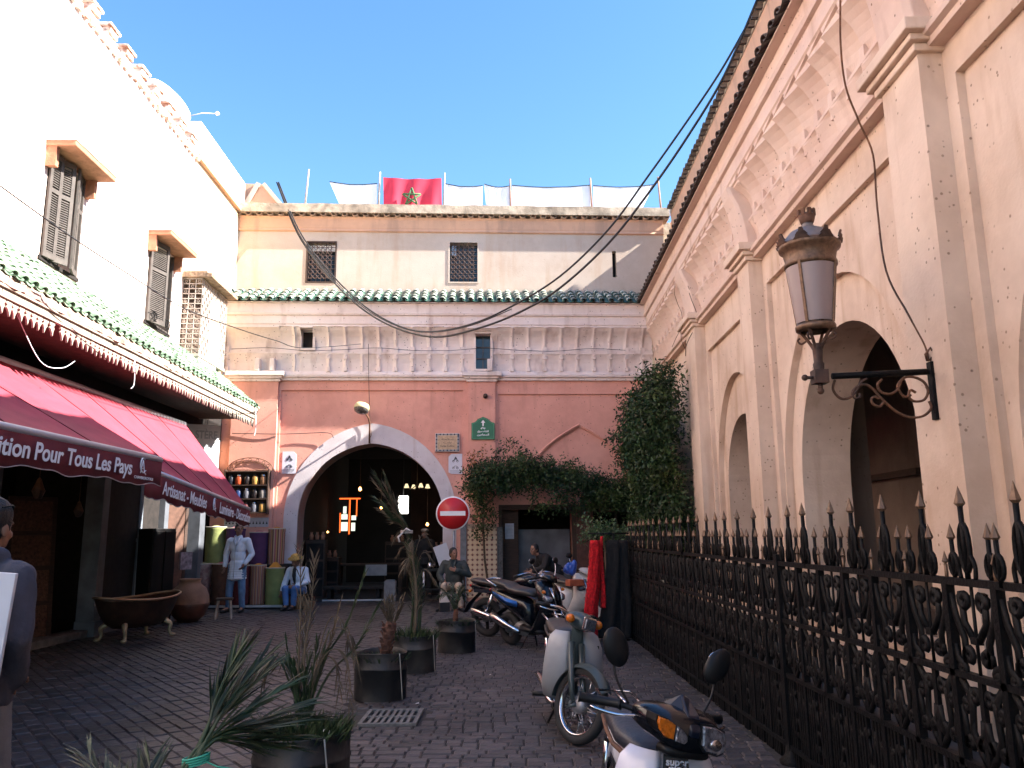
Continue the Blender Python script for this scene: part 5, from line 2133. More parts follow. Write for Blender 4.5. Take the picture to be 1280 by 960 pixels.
wn = thing('shop_board', 'white shop board seen between the crimson awning and the canopy end', 'sign', (-6.82, 17.35, 3.4), R(30))
m = MB()
m.box((-.52, -.02, -.62), (.42, .02, .62))
m.build('board', mat('white_board_paint', (.75, .77, .8), .7, var=.08), wn)
text_mesh('lettering', "ST\u00c8RE", .24, mat('pale_grey_print', (.45, .5, .55), .7, bump=0), wn, frame_M((-.1, -.024, .32), (1, 0, 0), (0, 0, 1)), .46, 0, bold=.006)
m = MB()
m.tube([(-.1, -.03, .0), (.1, -.03, -.12), (.12, -.05, -.2)], .014, 5)
m.ball((.14, -.05, -.2), (.07, .05, .1), 8)
m.build('ornament', rust, wn)
pn = thing('door_notice', 'white paper sheet pinned on the dark cafe door', 'notice', tuple(farpt(-.08, .0, 1.68)), FAR_A)
m = MB()
m.box((-.11, .27, -.19), (.11, .29, .19))
m.build('sheet', mat('blue_white_paper', (.42, .46, .55), .7, bump=0), pn)
m = MB()
for k in range(9):
    m.box((-.08, .266, .14 - .035 * k), (.08, .27, .147 - .035 * k))
m.build('small_print', MATS['grey_print'], pn, kind='stuff')
rn = thing('menu_board', 'faded red board hanging under the creeper by the shop window', 'sign', tuple(farpt(2.45, .12, 2.42)), FAR_A)
m = MB()
m.box((-.33, -.02, -.3), (.33, .02, .3))
m.build('panel', mat('faded_red_board', (.14, .045, .03), .8, var=.3), rn)
m = MB()
for k in range(5):
    m.box((-.26, -.026, .2 - .09 * k), (.26, -.021, .225 - .09 * k))
m.build('slat_line', terra, rn, kind='stuff')

# ============================================================ ROOFTOP: flag, screens, poles, dish
pole_m = mat('grey_wood_pole', (.32, .28, .26), .9, var=.3, scale=20)
brown_p = mat('brown_pole', (.28, .16, .12), .8, var=.3)
def roofpole(label, x, z1, tilt, m_, r_=.03):
    t = thing('pole', label, 'pole', tuple(farpt(x, -.78, 10.2)), FAR_A)
    m = MB()
    m.tube([(0, 0, 0), (tilt, 0, z1 - 10.2)], [r_, r_ * .8], 6)
    m.build('shaft', m_, t)
roofpole('thin lone grey pole standing left of the white rooftop cloth', -5.57, 11.5, .08, pole_m)
roofpole('grey pole at the left edge of the red flag', -3.57, 11.45, .02, pole_m, .035)
roofpole('grey pole at the right edge of the red flag', -1.8, 11.45, .03, pole_m)
roofpole('brown pole in the middle of the white rooftop cloth', .05, 11.3, -.01, brown_p)
roofpole('brown pole toward the right end of the white rooftop cloth', 2.31, 11.36, -.03, brown_p)
roofpole('thin brown pole alone at the right roof corner', 4.25, 11.42, -.06, brown_p)
screen_m = mat('white_shade_cloth', (.68, .72, .8), .9, var=.05, scale=3, bump=.1, trans=0)
def cloth(label, x0, x1, zt0, zt1, zb, slope0=0, slope1=0, material=None, name='shade_cloth', cat='cloth', depth=-.8, sag=.06, fold=.014, wire=True):
    t = thing(name, label, cat, tuple(farpt(0, depth, 0)), FAR_A)
    nx_, nz_ = 40, 14
    vs = []
    for i in range(nx_ + 1):
        u = i / nx_
        for j in range(nz_ + 1):
            v = j / nz_
            xt = x0 + (x1 - x0) * u
            xb = x0 + slope0 + (x1 + slope1 - x0 - slope0) * u
            ztop = zt0 + (zt1 - zt0) * u - sag * math.sin(PI * u)
            x = xt + (xb - xt) * v
            z = ztop + (zb - ztop) * v
            y = fold * math.sin(u * 19 + v * 2) * (.3 + .7 * v) + fold * .8 * noise.noise((x * 2.5, z * 1.2, 3))
            vs.append((x, y, z))
    W = nz_ + 1
    fs = [(i * W + j, i * W + j + 1, (i + 1) * W + j + 1, (i + 1) * W + j) for i in range(nx_) for j in range(nz_)]
    m = MB()
    n = len(vs)
    m.add(vs + [(x, y + .004, z) for x, y, z in vs], fs + [tuple(n + q for q in reversed(f)) for f in fs], 0, True)
    o = m.build('fabric', material or screen_m, t)
    if wire:
        m = MB()
        m.tube([vs[i * W] for i in range(nx_ + 1)], .012, 4)
        m.build('top_cord', iron, t)
    return t
cloth('white cloth left of the flag, its left edge cut on a slant', -4.92, -3.62, 11.16, 11.12, 10.2, .42, 0)
cloth('narrow white strip just right of the flag', -1.78, -.72, 11.15, 11.1, 10.2, 0, -.02)
cloth('short white cloth with a triangular gap on its left', -.68, .02, 11.15, 11.1, 10.2, .08, 0)
cloth('broad white cloth between the two brown rooftop poles', .09, 2.28, 11.12, 11.16, 10.2)
cloth('white cloth at the right end of the roof, slanting down', 2.36, 4.08, 11.15, 11.2, 10.2, 0, -.5)
flag_red = mat('flag_red', (.55, .03, .07), .8, var=.06, scale=4, bump=.1)
fl = cloth('red flag with a dark green outlined star hanging on the rooftop', -3.45, -1.86, 11.27, 11.26, 10.15, .03, .02, flag_red, 'flag', 'flag', depth=-.72, sag=.03, fold=.05, wire=False)
m = MB()
cx, cz = -2.66, 10.66
P5 = [(cx + .26 * math.sin(2 * PI * k * 2 / 5), cz + .26 * math.cos(2 * PI * k * 2 / 5)) for k in range(5)]
for k in range(5):
    (x0, z0), (x1, z1) = P5[k], P5[(k + 1) % 5]
    m.tube([(x0, -.11, z0), ((x0 + x1) / 2, -.11, (z0 + z1) / 2), (x1, -.11, z1)], .028, 5)
m.build('star', mat('flag_green', (.05, .12, .05), .8, bump=0), fl)
ds = thing('satellite_dish', 'white satellite dish above the brick merlons of the left building', 'dish', (-7.65, 16.3, 10.85))
m = MB()
prof = [(.56 * i / 8, .16 * (i / 8) ** 2) for i in range(9)]
prof[0] = (.001, 0)
M = Matrix.Translation((0, 0, .2)) @ Matrix.Rotation(R(-25), 4, 'Z') @ Matrix.Rotation(R(62), 4, 'Y')
m.lathe(prof, 28, 0, M)
m.lathe([(a_, b_ - .02) for a_, b_ in prof], 28, 0, M)
m.build('reflector', mat('white_dish', (.75, .75, .74), .4, bump=0), ds)
m = MB()
m.tube([(-.1, .05, -1.3), (-.1, .05, .2)], .04, 8)
m.build('mast', bar_m, ds)
an = thing('antenna_arm', 'thin metal arm with a small receiver head above the left parapet', 'antenna', (-7.0, 16.7, 10.9))
m = MB()
m.tube([(-.1, -.5, -.2), (.12, -.2, .05), (.35, .0, .14)], .012, 6)
m.build('arm', bar_m, an)
m = MB()
m.ball((.37, 0, .15), (.05, .05, .045), 8)
m.build('receiver', MATS['white_dish'], an)

# ============================================================ CABLES
black_c = mat('black_cable', (.012, .012, .013), .5, bump=0)
def spline(pts, n=6):
    pts = [Vector(p) for p in pts]
    out = []
    for i in range(len(pts) - 1):
        p0, p1, p2, p3 = pts[max(i - 1, 0)], pts[i], pts[i + 1], pts[min(i + 2, len(pts) - 1)]
        for k in range(n):
            u = k / n
            out.append(.5 * ((2 * p1) + (-p0 + p2) * u + (2 * p0 - 5 * p1 + 4 * p2 - p3) * u * u + (-p0 + 3 * p1 - 3 * p2 + p3) * u ** 3))
    out.append(pts[-1])
    return out
def cable(label, pts, r_, m_=None, cat='cable', name='cable'):
    m = MB()
    m.tube(spline(pts), r_, 6)
    return tag(m.build(name, m_ or black_c), label, cat)
c1 = [(-6.3, 20.36, 11.07), (-5.48, 19.71, 9.38), (-4.49, 18.93, 8.02), (-3.46, 18.13, 6.91), (-2.5, 17.37, 6.2), (-1.72, 16.75, 5.91), (-.82, 16.05, 5.89), (.01, 15.39, 6.07), (.94, 14.67, 6.45), (1.8, 13.99, 7.11), (2.48, 13.46, 7.91), (3.13, 12.94, 8.72), (3.63, 12.55, 9.39), (4.02, 12.25, 10.02)]
c2 = [(-6.37, 20.43, 11.1), (-5.54, 19.72, 9.34), (-4.55, 18.86, 7.95), (-3.52, 17.97, 6.83), (-2.55, 17.13, 6.1), (-1.58, 16.29, 5.68), (-.63, 15.46, 5.65), (.17, 14.78, 5.78), (.9, 14.14, 6.05), (1.72, 13.43, 6.63), (2.38, 12.85, 7.34), (2.97, 12.35, 8.1), (3.5, 11.89, 8.91), (4.0, 11.45, 10.02)]
cable('upper of two thick black cables slung across the alley to the right roof edge', c1, .019)
cable('lower of the two thick black cables, sagging deepest above the arch', c2, .021)
cable('second thin strand twisted beside the upper black cable on its left half', [Vector(q) + Vector((0, -.05, -.05 - .03 * math.sin(i))) for i, q in enumerate(c1[:8])], .01)
cable('thin grey wire running across the left wall to the frieze', [(-5.12, 7.0, 5.1), (-5.01, 8.49, 4.98), (-4.87, 9.72, 4.9), (-4.71, 11.09, 4.84), (-4.5, 12.86, 4.98), (-4.33, 14.3, 5.14), (-4.17, 15.66, 5.32), (-3.78, 19.5, 6.32)], .008)
cable('thin brown lamp flex running down the right facade to the lantern bracket', [(2.95, 6.25, 6.75), (2.98, 6.43, 6.29), (3.0, 6.55, 5.92), (3.08, 6.7, 5.6), (3.22, 6.8, 5.3), (3.34, 6.85, 5.0), (3.38, 6.95, 4.54), (3.38, 6.9, 3.9), (3.39, 6.6, 3.4), (3.39, 6.4, 3.1), (3.37, 6.33, 2.95)], .009, rust)
cable('thin wire dropping down the frieze to the street lamp over the arch', [tuple(farpt(-3.62, .2, 6.35)), tuple(farpt(-3.6, .12, 5.4)), tuple(farpt(-3.56, .02, 4.4)), tuple(farpt(-3.56, .03, 3.95))], .007)
cable('thin horizontal wire stapled across the frieze', [tuple(farpt(-7.0 + .9 * k, .22, 6.2 + .04 * math.sin(k * 2))) for k in range(12)], .007)
cable('thin cable crossing the pink wall left of the arch', [tuple(farpt(-6.9, .12, 4.1)), tuple(farpt(-5.9, .13, 4.08)), tuple(farpt(-5.4, .02, 4.1)), tuple(farpt(-4.6, .02, 4.12)), tuple(farpt(-4.45, .02, 4.0))], .009)

# ============================================================ STREET LAMP OVER THE ARCH
sp = thing('street_lamp', 'street lamp with a cream bowl on a bent rusty bracket above the arch', 'street lamp', tuple(farpt(-3.56, .02, 3.85)), FAR_A)
m = MB()
m.tube([(0, -.02, 0), (0, -.03, .5), (-.02, -.2, .62), (-.08, -.38, .72)], [.022, .022, .02, .02], 6)
m.build('bracket', rust, sp)
m = MB()
m.tube([(.0, -.05, .1), (.05, -.06, .2), (.04, -.05, .34)], .008, 5)
m.build('flex', rust, sp)
m = MB()
M = Matrix.Translation((-.16, -.45, .78)) @ Matrix.Rotation(R(-16), 4, 'X') @ Matrix.Rotation(R(10), 4, 'Y')
m.lathe([(.001, .17), (.1, .165), (.16, .14), (.185, .08), (.19, .02), (.185, 0), (.17, .0)], 20, 0, M)
m.build('lamp_bowl', mat('cream_enamel', (.5, .44, .24), .5, var=.15, bump=0), sp)
m = MB()
m.lathe([(.183, .0), (.165, -.05), (.1, -.085), (.001, -.1)], 20, 0, M)
m.build('lamp_glass', mat('dusty_lamp_glass', (.12, .11, .1), .25, var=.5, scale=30, bump=.2), sp)
cm = thing('wall_fitting', 'small round dark fitting high on the pink pier above the green sign', 'wall fitting', tuple(farpt(-.68, .08, 5.03)), FAR_A)
m = MB()
m.lathe([(.001, .12), (.055, .11), (.06, .0), (.001, 0)], 12, 0, Matrix.Rotation(PI / 2, 4, 'X'))
m.build('housing', rust, cm)

# ============================================================ WALL LANTERN ON THE RIGHT
ln = thing('wall_lantern', 'tall rusty brown lantern with frosted panes on a scrolled iron wall bracket', 'lantern', (2.48, 6.33, 0))
m = MB()
m.box((.885, -.035, 2.47), (.92, .035, 2.94))
m.build('wall_plate', iron, ln, bevel=.004)
m = MB()
m.tube([(.87, 0, 2.86), (.1, 0, 2.83)], .026, 8)
m.build('arm', iron, ln)
m = MB()
m.tube([(.9, 0, 2.95), (.93, -.02, 3.0), (.9, -.03, 3.05), (.86, -.02, 3.0), (.88, 0, 2.95)], .01, 6)
m.build('eyelet', rust, ln)
def scroll_pts(cx, cz, r0, r1, a0, turns, n=22):
    out = []
    for i in range(n + 1):
        t = i / n
        r_ = r0 + (r1 - r0) * t
        a_ = a0 + turns * 2 * PI * t
        out.append((cx + r_ * math.cos(a_), 0, cz + r_ * math.sin(a_)))
    return out
sc1 = scroll_pts(.70, 2.68, .155, .16, R(60), -.5, 12)
for pts in (
    [(.86, 0, 2.62), (.87, 0, 2.56), (.8, 0, 2.5), (.7, 0, 2.49), (.6, 0, 2.53), (.5, 0, 2.62), (.42, 0, 2.72), (.36, 0, 2.76), (.29, 0, 2.74), (.25, 0, 2.69), (.27, 0, 2.65), (.31, 0, 2.66), (.31, 0, 2.69)],
    [(.12, 0, 2.8), (.1, 0, 2.72), (.15, 0, 2.65), (.22, 0, 2.65), (.28, 0, 2.7), (.33, 0, 2.78), (.38, 0, 2.81)],
    [(.5, 0, 2.62), (.46, 0, 2.58), (.41, 0, 2.6), (.4, 0, 2.64), (.43, 0, 2.66), (.46, 0, 2.64)],
    [(.5, 0, 2.8), (.46, 0, 2.76), (.48, 0, 2.7), (.55, 0, 2.68), (.62, 0, 2.72), (.66, 0, 2.8), (.74, 0, 2.82), (.83, 0, 2.78), (.86, 0, 2.7), (.82, 0, 2.63), (.74, 0, 2.62), (.7, 0, 2.66), (.72, 0, 2.71), (.76, 0, 2.69)],
    [(.66, 0, 2.8), (.62, 0, 2.74), (.66, 0, 2.66), (.72, 0, 2.67)]):
    m = MB()
    m.tube(spline(pts, 5), .011, 6)
    m.build('scroll', rust, ln)
m = MB()
m.box((-.055, -.055, 2.77), (.055, .055, 2.88))
m.tube([(0, 0, 2.72), (0, 0, 2.77)], .02, 8)
m.ball((0, 0, 2.71), .028, 8)
m.tube([(-.05, 0, 2.82), (-.1, 0, 2.82)], .014, 6)
m.ball((-.12, 0, 2.82), .026, 8)
m.build('socket', rust, ln)
m = MB()
m.lathe([(.04, 2.88), (.045, 2.93), (.036, 2.95), (.04, 3.05), (.05, 3.07), (.035, 3.1)], 12)
m.build('stem', rust, ln)
for k in range(4):
    a_ = R(45 + 90 * k)
    m = MB()
    m.tube(spline([(.03 * math.cos(a_), .03 * math.sin(a_), 3.06), (.07 * math.cos(a_), .07 * math.sin(a_), 3.13), (.13 * math.cos(a_), .13 * math.sin(a_), 3.22)], 4), .014, 6)
    m.tube(spline([(.08 * math.cos(a_), .08 * math.sin(a_), 3.14), (.13 * math.cos(a_), .13 * math.sin(a_), 3.12), (.16 * math.cos(a_), .16 * math.sin(a_), 3.15), (.14 * math.cos(a_), .14 * math.sin(a_), 3.17)], 4), .009, 5)
    m.build('cradle_arm', rust, ln)
m = MB()
m.lathe([(.12, 3.2), (.155, 3.21), (.16, 3.24), (.15, 3.26), (.125, 3.26)], 24)
m.build('lower_ring', gilt, ln)
fr_g = mat('frosted_lantern_glass', (.3, .235, .23), .35, var=.08, scale=3, bump=0)
for k in range(4):
    m = MB()
    a0_, a1_ = R(47 + 90 * k), R(133 + 90 * k)
    vs = []
    for z, r_ in ((3.27, .145), (3.74, .2)):
        for j in range(7):
            q = a0_ + (a1_ - a0_) * j / 6
            vs.append((r_ * math.cos(q), r_ * math.sin(q), z))
        for j in range(7):
            q = a0_ + (a1_ - a0_) * j / 6
            vs.append(((r_ - .006) * math.cos(q), (r_ - .006) * math.sin(q), z))
    fs = []
    for j in range(6):
        fs += [(j, j + 1, j + 15, j + 14), (j + 8, j + 7, j + 21, j + 22)]
    m.add(vs, fs, 0, True)
    m.build('pane', fr_g, ln)
    m = MB()
    a_ = R(45 + 90 * k)
    m.beam((.147 * math.cos(a_), .147 * math.sin(a_), 3.26), (.205 * math.cos(a_), .205 * math.sin(a_), 3.76), .022, .022)
    m.build('corner_bar', gilt, ln)
m = MB()
m.lathe([(.18, 3.74), (.21, 3.75), (.21, 3.78), (.2, 3.8), (.215, 3.88), (.245, 3.9), (.25, 3.93), (.23, 3.95), (.2, 3.95)], 28)
m.build('gallery', gilt, ln)
for k in range(8):
    a_ = 2 * PI * k / 8 + .2
    m = MB()
    c_, s_ = math.cos(a_), math.sin(a_)
    for (w_, z0, z1) in ((.065, 3.93, 3.96), (.05, 3.96, 3.985), (.024, 3.985, 4.02)):
        m.add([(.25 * c_ - w_ * -s_, .25 * s_ - w_ * c_, z0), (.25 * c_ + w_ * -s_, .25 * s_ + w_ * c_, z0), (.262 * c_ + w_ * .6 * -s_, .262 * s_ + w_ * .6 * c_, z1), (.262 * c_ - w_ * .6 * -s_, .262 * s_ - w_ * .6 * c_, z1),
               (.238 * c_ - w_ * -s_, .238 * s_ - w_ * c_, z0), (.238 * c_ + w_ * -s_, .238 * s_ + w_ * c_, z0), (.25 * c_ + w_ * .6 * -s_, .25 * s_ + w_ * .6 * c_, z1), (.25 * c_ - w_ * .6 * -s_, .25 * s_ - w_ * .6 * c_, z1)],
              [(0, 1, 2, 3), (7, 6, 5, 4), (0, 4, 5, 1), (3, 2, 6, 7), (0, 3, 7, 4), (1, 5, 6, 2)])
    m.build('crest', rust, ln)
m = MB()
m.lathe([(.22, 3.94), (.2, 3.99), (.15, 4.05), (.09, 4.08), (.05, 4.09), (.055, 4.1), (.04, 4.13), (.06, 4.2), (.07, 4.21)], 24)
m.build('dome', mat('grey_zinc_dome', (.2, .18, .18), .55, metal=.3, var=.25), ln)
m = MB()
for k in range(8):
    a_ = 2 * PI * k / 8
    m.cbox((.062 * math.cos(a_), .062 * math.sin(a_), 4.225), (.03, .022, .05), rot=Matrix.Rotation(a_ + PI / 2, 3, 'Z'))
m.lathe([(.05, 4.13), (.058, 4.15), (.07, 4.2), (.062, 4.205), (.04, 4.2)], 16)
m.build('crown', rust, ln)
m = MB()
m.lathe([(.001, 3.3), (.03, 3.3), (.035, 3.4), (.03, 3.5), (.001, 3.53)], 10)
m.build('bulb', mat('lamp_bulb', (.5, .48, .45), .3, bump=0), ln)

# ============================================================ IRON FENCE
fa, fb_ = Vector((2.02, 2.3, 0)), Vector((1.8, 13.05, 0))
fd = fb_ - fa
fence = thing('iron_fence', 'black wrought iron fence with scrollwork and gilt spearheads along the arcade', 'fence', tuple(fa), math.atan2(fd.y, fd.x))
FL = fd.length
BAY = .37
NB = int(FL / BAY)
for (z, h, w_) in ((1.375, .032, .045), (.975, .028, .04), (.6, .028, .04), (.12, .03, .045)):
    m = MB()
    m.box((0, -w_ / 2, z - h / 2), (FL, w_ / 2, z + h / 2))
    m.build('rail', iron, fence)
def piece(f_, name, m_, subname=None):
    mm = MB()
    f_(mm)
    return mm.mesh(name, m_)
bar_me = piece(lambda q: q.box((-.02, -.02, .03), (.02, .02, 1.36)), 'baluster', iron)
thin_me = piece(lambda q: q.box((-.011, -.011, .0), (.011, .011, .6)), 'thin_bar', iron)
def ovl(q, z0, z1, w_, r_=.011):
    n = 14
    q.tube([(w_ * math.cos(a_), 0, (z0 + z1) / 2 + (z1 - z0) / 2 * math.sin(a_)) for a_ in [2 * PI * i / n for i in range(n)]], r_, 5, closed=True)
def tall(q):
    q.tube([(0, 0, 1.37), (0, 0, 1.72)], .013, 6)
    ovl(q, 1.42, 1.63, .036, .012)
    q.tube(spline([(-.055, 0, 1.39), (-.06, 0, 1.45), (-.03, 0, 1.5)], 4), .01, 5)
    q.tube(spline([(.055, 0, 1.39), (.06, 0, 1.45), (.03, 0, 1.5)], 4), .01, 5)
tall_me = piece(tall, 'spear', iron)
def med(q):
    q.tube([(0, 0, 1.37), (0, 0, 1.575)], .011, 6)
    ovl(q, 1.4, 1.5, .03, .01)
med_me = piece(med, 'short_spear', iron)
def head_(q, z, s_):
    q.lathe([(.006 * s_, z), (.012 * s_, z + .004), (.024 * s_, z + .018 * s_), (.014 * s_, z + .05 * s_), (.001, z + .095 * s_)], 6, smooth=False)
ht_me = piece(lambda q: head_(q, 1.7, 1), 'spearhead', gilt)
hm_me = piece(lambda q: head_(q, 1.555, .8), 'spearhead', gilt)
hs_me = piece(lambda q: (q.tube([(0, 0, 1.37), (0, 0, 1.45)], .009, 5), head_(q, 1.45, .6)), 'spearhead', gilt)
def curl(q, x, z, r_, sx, sz, tail, tk=.0125):
    """a flat-bar scroll: spiral at (x,z), then a tail to the given point"""
    pts = []
    for i in range(12):
        t = i / 11
        rr = r_ * (.35 + .65 * t)
        a_ = 2.3 * PI * t
        pts.append((x + sx * rr * math.cos(a_), 0, z + sz * rr * math.sin(a_)))
    pts += [tuple(p) for p in tail]
    q.tube(pts, tk, 5, flat=1.7)
def upper(q):
    for s_ in (-1, 1):
        curl(q, s_ * .065, 1.3, .042, s_, 1, [(s_ * .08, 0, 1.2), (s_ * .02, 0, 1.13)])
        curl(q, s_ * .065, 1.06, .038, s_, -1, [(s_ * .09, 0, 1.13), (s_ * .14, 0, 1.22), (s_ * .165, 0, 1.32)])
    q.cbox((0, 0, 1.13), (.05, .03, .03))
    q.tube([(0, 0, 1.37), (0, 0, .98)], .008, 5)
    for s_ in (-1, 1):
        curl(q, s_ * .13, 1.0, .026, -s_, 1, [(s_ * .16, 0, 1.04), (s_ * .17, 0, 1.1)])
up_me = piece(upper, 'upper_scroll', iron)
def midd(q):
    for s_ in (-1, 1):
        curl(q, s_ * .05, .9, .034, s_, 1, [(s_ * .09, 0, .83), (s_ * .1, 0, .74), (s_ * .05, 0, .66), (s_ * .015, 0, .62)])
        curl(q, s_ * .125, .85, .03, -s_, 1, [(s_ * .1, 0, .9), (s_ * .15, 0, .955)])
        curl(q, s_ * .12, .69, .03, s_, -1, [(s_ * .15, 0, .76), (s_ * .17, 0, .84)])
    q.cbox((0, 0, .79), (.03, .02, .36))
    for s_ in (-1, 1):
        curl(q, s_ * .04, .7, .024, s_, -1, [(s_ * .02, 0, .74), (s_ * .012, 0, .8)])
mid_me = piece(midd, 'middle_scroll', iron)
def lowr(q):
    for s_ in (-1, 1):
        curl(q, s_ * .13, .47, .026, -s_, 1, [(s_ * .15, 0, .4), (s_ * .165, 0, .34)])
        curl(q, s_ * .045, .5, .026, s_, 1, [(s_ * .03, 0, .4), (s_ * .01, 0, .34)])
        curl(q, s_ * .045, .22, .026, s_, -1, [(s_ * .03, 0, .3), (s_ * .01, 0, .34)])
low_me = piece(lowr, 'lower_scroll', iron)
for k in range(NB + 1):
    x = k * BAY
    inst(bar_me, 'baluster', fence, (x, 0, 0))
    if k == NB:
        break
    xc = x + BAY / 2
    e = lambda: (rnd.uniform(-.02, .02), rnd.uniform(-.02, .02), rnd.uniform(-.2, .2))
    sp_ = inst(tall_me, 'spear', fence, (xc, 0, 0), (rnd.uniform(-.012, .012), rnd.uniform(-.012, .012), 0))
    h_ = inst(ht_me, 'spearhead', sp_, (0, 0, 0), (0, 0, rnd.uniform(0, 2)))
    for dx in (-.115, .115):
        s2 = inst(med_me, 'short_spear', fence, (xc + dx, 0, 0), (rnd.uniform(-.02, .02), rnd.uniform(-.02, .02), 0))
        inst(hm_me, 'spearhead', s2)
    inst(hs_me, 'spearhead', fence, (x, 0, 0))
    inst(up_me, 'upper_scroll', fence, (xc, 0, 0))
    inst(mid_me, 'middle_scroll', fence, (xc, 0, 0))
    inst(low_me, 'lower_scroll', fence, (xc, 0, 0))
    for dx in (-.15, -.115, -.08, -.04, .04, .08, .115, .15):
        inst(thin_me, 'thin_bar', fence, (xc + dx, 0, 0))
for k in (10,):
    m = MB()
    m.box((-.032, -.032, 0), (.032, .032, 1.44))
    m.lathe([(.09, 0), (.09, .03), (.05, .07), (.04, .12), (.032, .14)], 10)
    p = m.build('post', iron, fence)
    p.location = (k * BAY, 0, 0)

# red and black garments hanging at the end of the fence
rk = thing('garment_rail', 'dark metal clothes stand at the far end of the iron fence', 'stand', (1.45, 12.6, 0))
m = MB()
m.tube([(.1, 0, 0), (.1, 0, 1.62)], .018, 6)
m.build('pole', iron, rk)
m = MB()
m.tube([(-.3, 0, 1.6), (.35, 0, 1.6)], .014, 6)
m.build('top_rail', iron, rk)
m = MB()
m.lathe([(.001, 0), (.22, 0), (.2, .03), (.02, .05)], 14, 0, Matrix.Translation((.1, 0, 0)))
m.build('foot', iron, rk)
def garment(label, x, y, zt, zb, w0, w1, d_, m_, seed, fluff=.02):
    t = thing('garment', label, 'garment', (x, y, 0))
    mm = MB()
    rings = []
    nr = 26
    for i in range(nr):
        v = i / (nr - 1)
        z = zt + (zb - zt) * v
        w_ = w0 + (w1 - w0) * (v ** .6)
        ring = []
        for k in range(40):
            a_ = 2 * PI * k / 40
            f_ = 1 + .12 * math.sin(a_ * 5 + seed + v * 2) + fluff * 8 * noise.noise((math.cos(a_) * 3, math.sin(a_) * 3, z * 9 + seed))
            ring.append((w_ * math.cos(a_) * f_ + .03 * math.sin(v * 4 + seed) - .06 * v, d_ * math.sin(a_) * f_ * (.5 + .5 * v), z))
        rings.append(ring)
    mm.loft(rings)
    mm.build('fabric', m_, t)
    hk = MB()
    hk.tube([(-.1, 0, zt - .02), (0, 0, zt + .05), (.1, 0, zt - .02)], .006, 5)
    hk.tube([(0, 0, zt + .05), (.0, 0, zt + .1), (.02, 0, zt + .12)], .004, 4)
    hk.build('hanger', iron, t)
    return t
redf = mat('red_woolly_cloth', (.5, .006, .012), .95, var=.35, scale=25, bump=1, bscale=60)
g1 = garment('bright red shaggy garment hanging beside the black ones at the fence end', 1.22, 12.45, 1.5, .08, .07, .105, .12, redf, 1, .03)
# woolly tufts
tf = MB()
for i in range(2600):
    v = rnd.random()
    z = 1.5 - 1.42 * v
    a_ = rnd.uniform(0, 2 * PI)
    w_ = .07 + .035 * v ** .6
    p = Vector((w_ * math.cos(a_) + .03 * math.sin(v * 4 + 1) - .06 * v, .12 * math.sin(a_) * (.5 + .5 * v), z))
    q = p + Vector((math.cos(a_) * .022, math.sin(a_) * .022, -.03 - rnd.random() * .02))
    s_ = Vector((-math.sin(a_), math.cos(a_), 0)) * .005
    tf.add([p - s_, p + s_, q], [(0, 1, 2)])
tf.build('tuft', redf, g1, kind='stuff')
garment('thin red scarf hanging between the shaggy red garment and the black clothes', 1.38, 12.5, 1.56, .5, .018, .04, .06, redf, 4, .02)
blk = mat('black_wool', (.006, .006, .007), .95, var=.4, scale=20, bump=.6)
garment('long black garment hanging right of the thin red scarf', 1.52, 12.55, 1.5, .06, .1, .16, .12, blk, 7)
garment('long black garment hanging closest to the iron fence', 1.7, 12.6, 1.5, .06, .09, .12, .12, blk, 11)

# ============================================================ MOTORBIKES
chrome = mat('scratched_chrome', (.55, .55, .58), .18, metal=1, var=.1, bump=.03)
tyre_m = mat('tyre_rubber', (.014, .014, .015), .75, var=.3, bump=.3, bscale=90)
blk_pl = mat('black_plastic', (.007, .007, .008), .5, spec=.3, var=.15, bump=.05)
blk_pt = mat('black_gloss_paint', (.005, .006, .009), .22, var=.1, bump=0, coat=.15, spec=.35)
blue_pt = mat('blue_decal', (.04, .16, .5), .25, var=.1, bump=0)
seat_m = mat('black_vinyl', (.02, .018, .018), .42, var=.2, bump=.15)
amber = mat('amber_lens', (.5, .12, .008), .1, var=.3, scale=60, bump=.3, bscale=90)
redl = mat('red_lens', (.35, .01, .01), .15, bump=0)
lens_m = mat('faceted_clear_lens', (.22, .23, .27), .05, metal=.7, var=.5, scale=40, bump=.4, bscale=70)
grey_pt = mat('dusty_grey_panel', (.33, .33, .34), .4, var=.12, scale=6, bump=.05)
green_pt = mat('dark_grey_green_paint', (.05, .065, .065), .35, var=.15, scale=6)
white_pt = mat('white_gloss_panel', (.58, .58, .66), .22, var=.06, bump=0)
mirror_m = mat('mirror_glass', (.7, .75, .8), .03, metal=1, bump=0, var=.02)

def xf(mb, M):
    mb.v = [tuple(M @ Vector(q)) for q in mb.v]
    return mb

def sloft(secs, n=20, p=2.6, mb=None):
    """closed body from superellipse sections: (y, x centre, z centre, half width, half height)"""
    mb = mb or MB()
    rings = []
    for (y, xc, zc, hw, hh) in secs:
        ring = []
        for k in range(n):
            a_ = 2 * PI * k / n
            c_, s_ = math.cos(a_), math.sin(a_)
            ring.append((xc + hw * math.copysign(abs(c_) ** (2 / p), c_), y, zc + hh * math.copysign(abs(s_) ** (2 / p), s_)))
        rings.append([Vector(q) for q in ring])
    mb.loft(rings)
    return mb

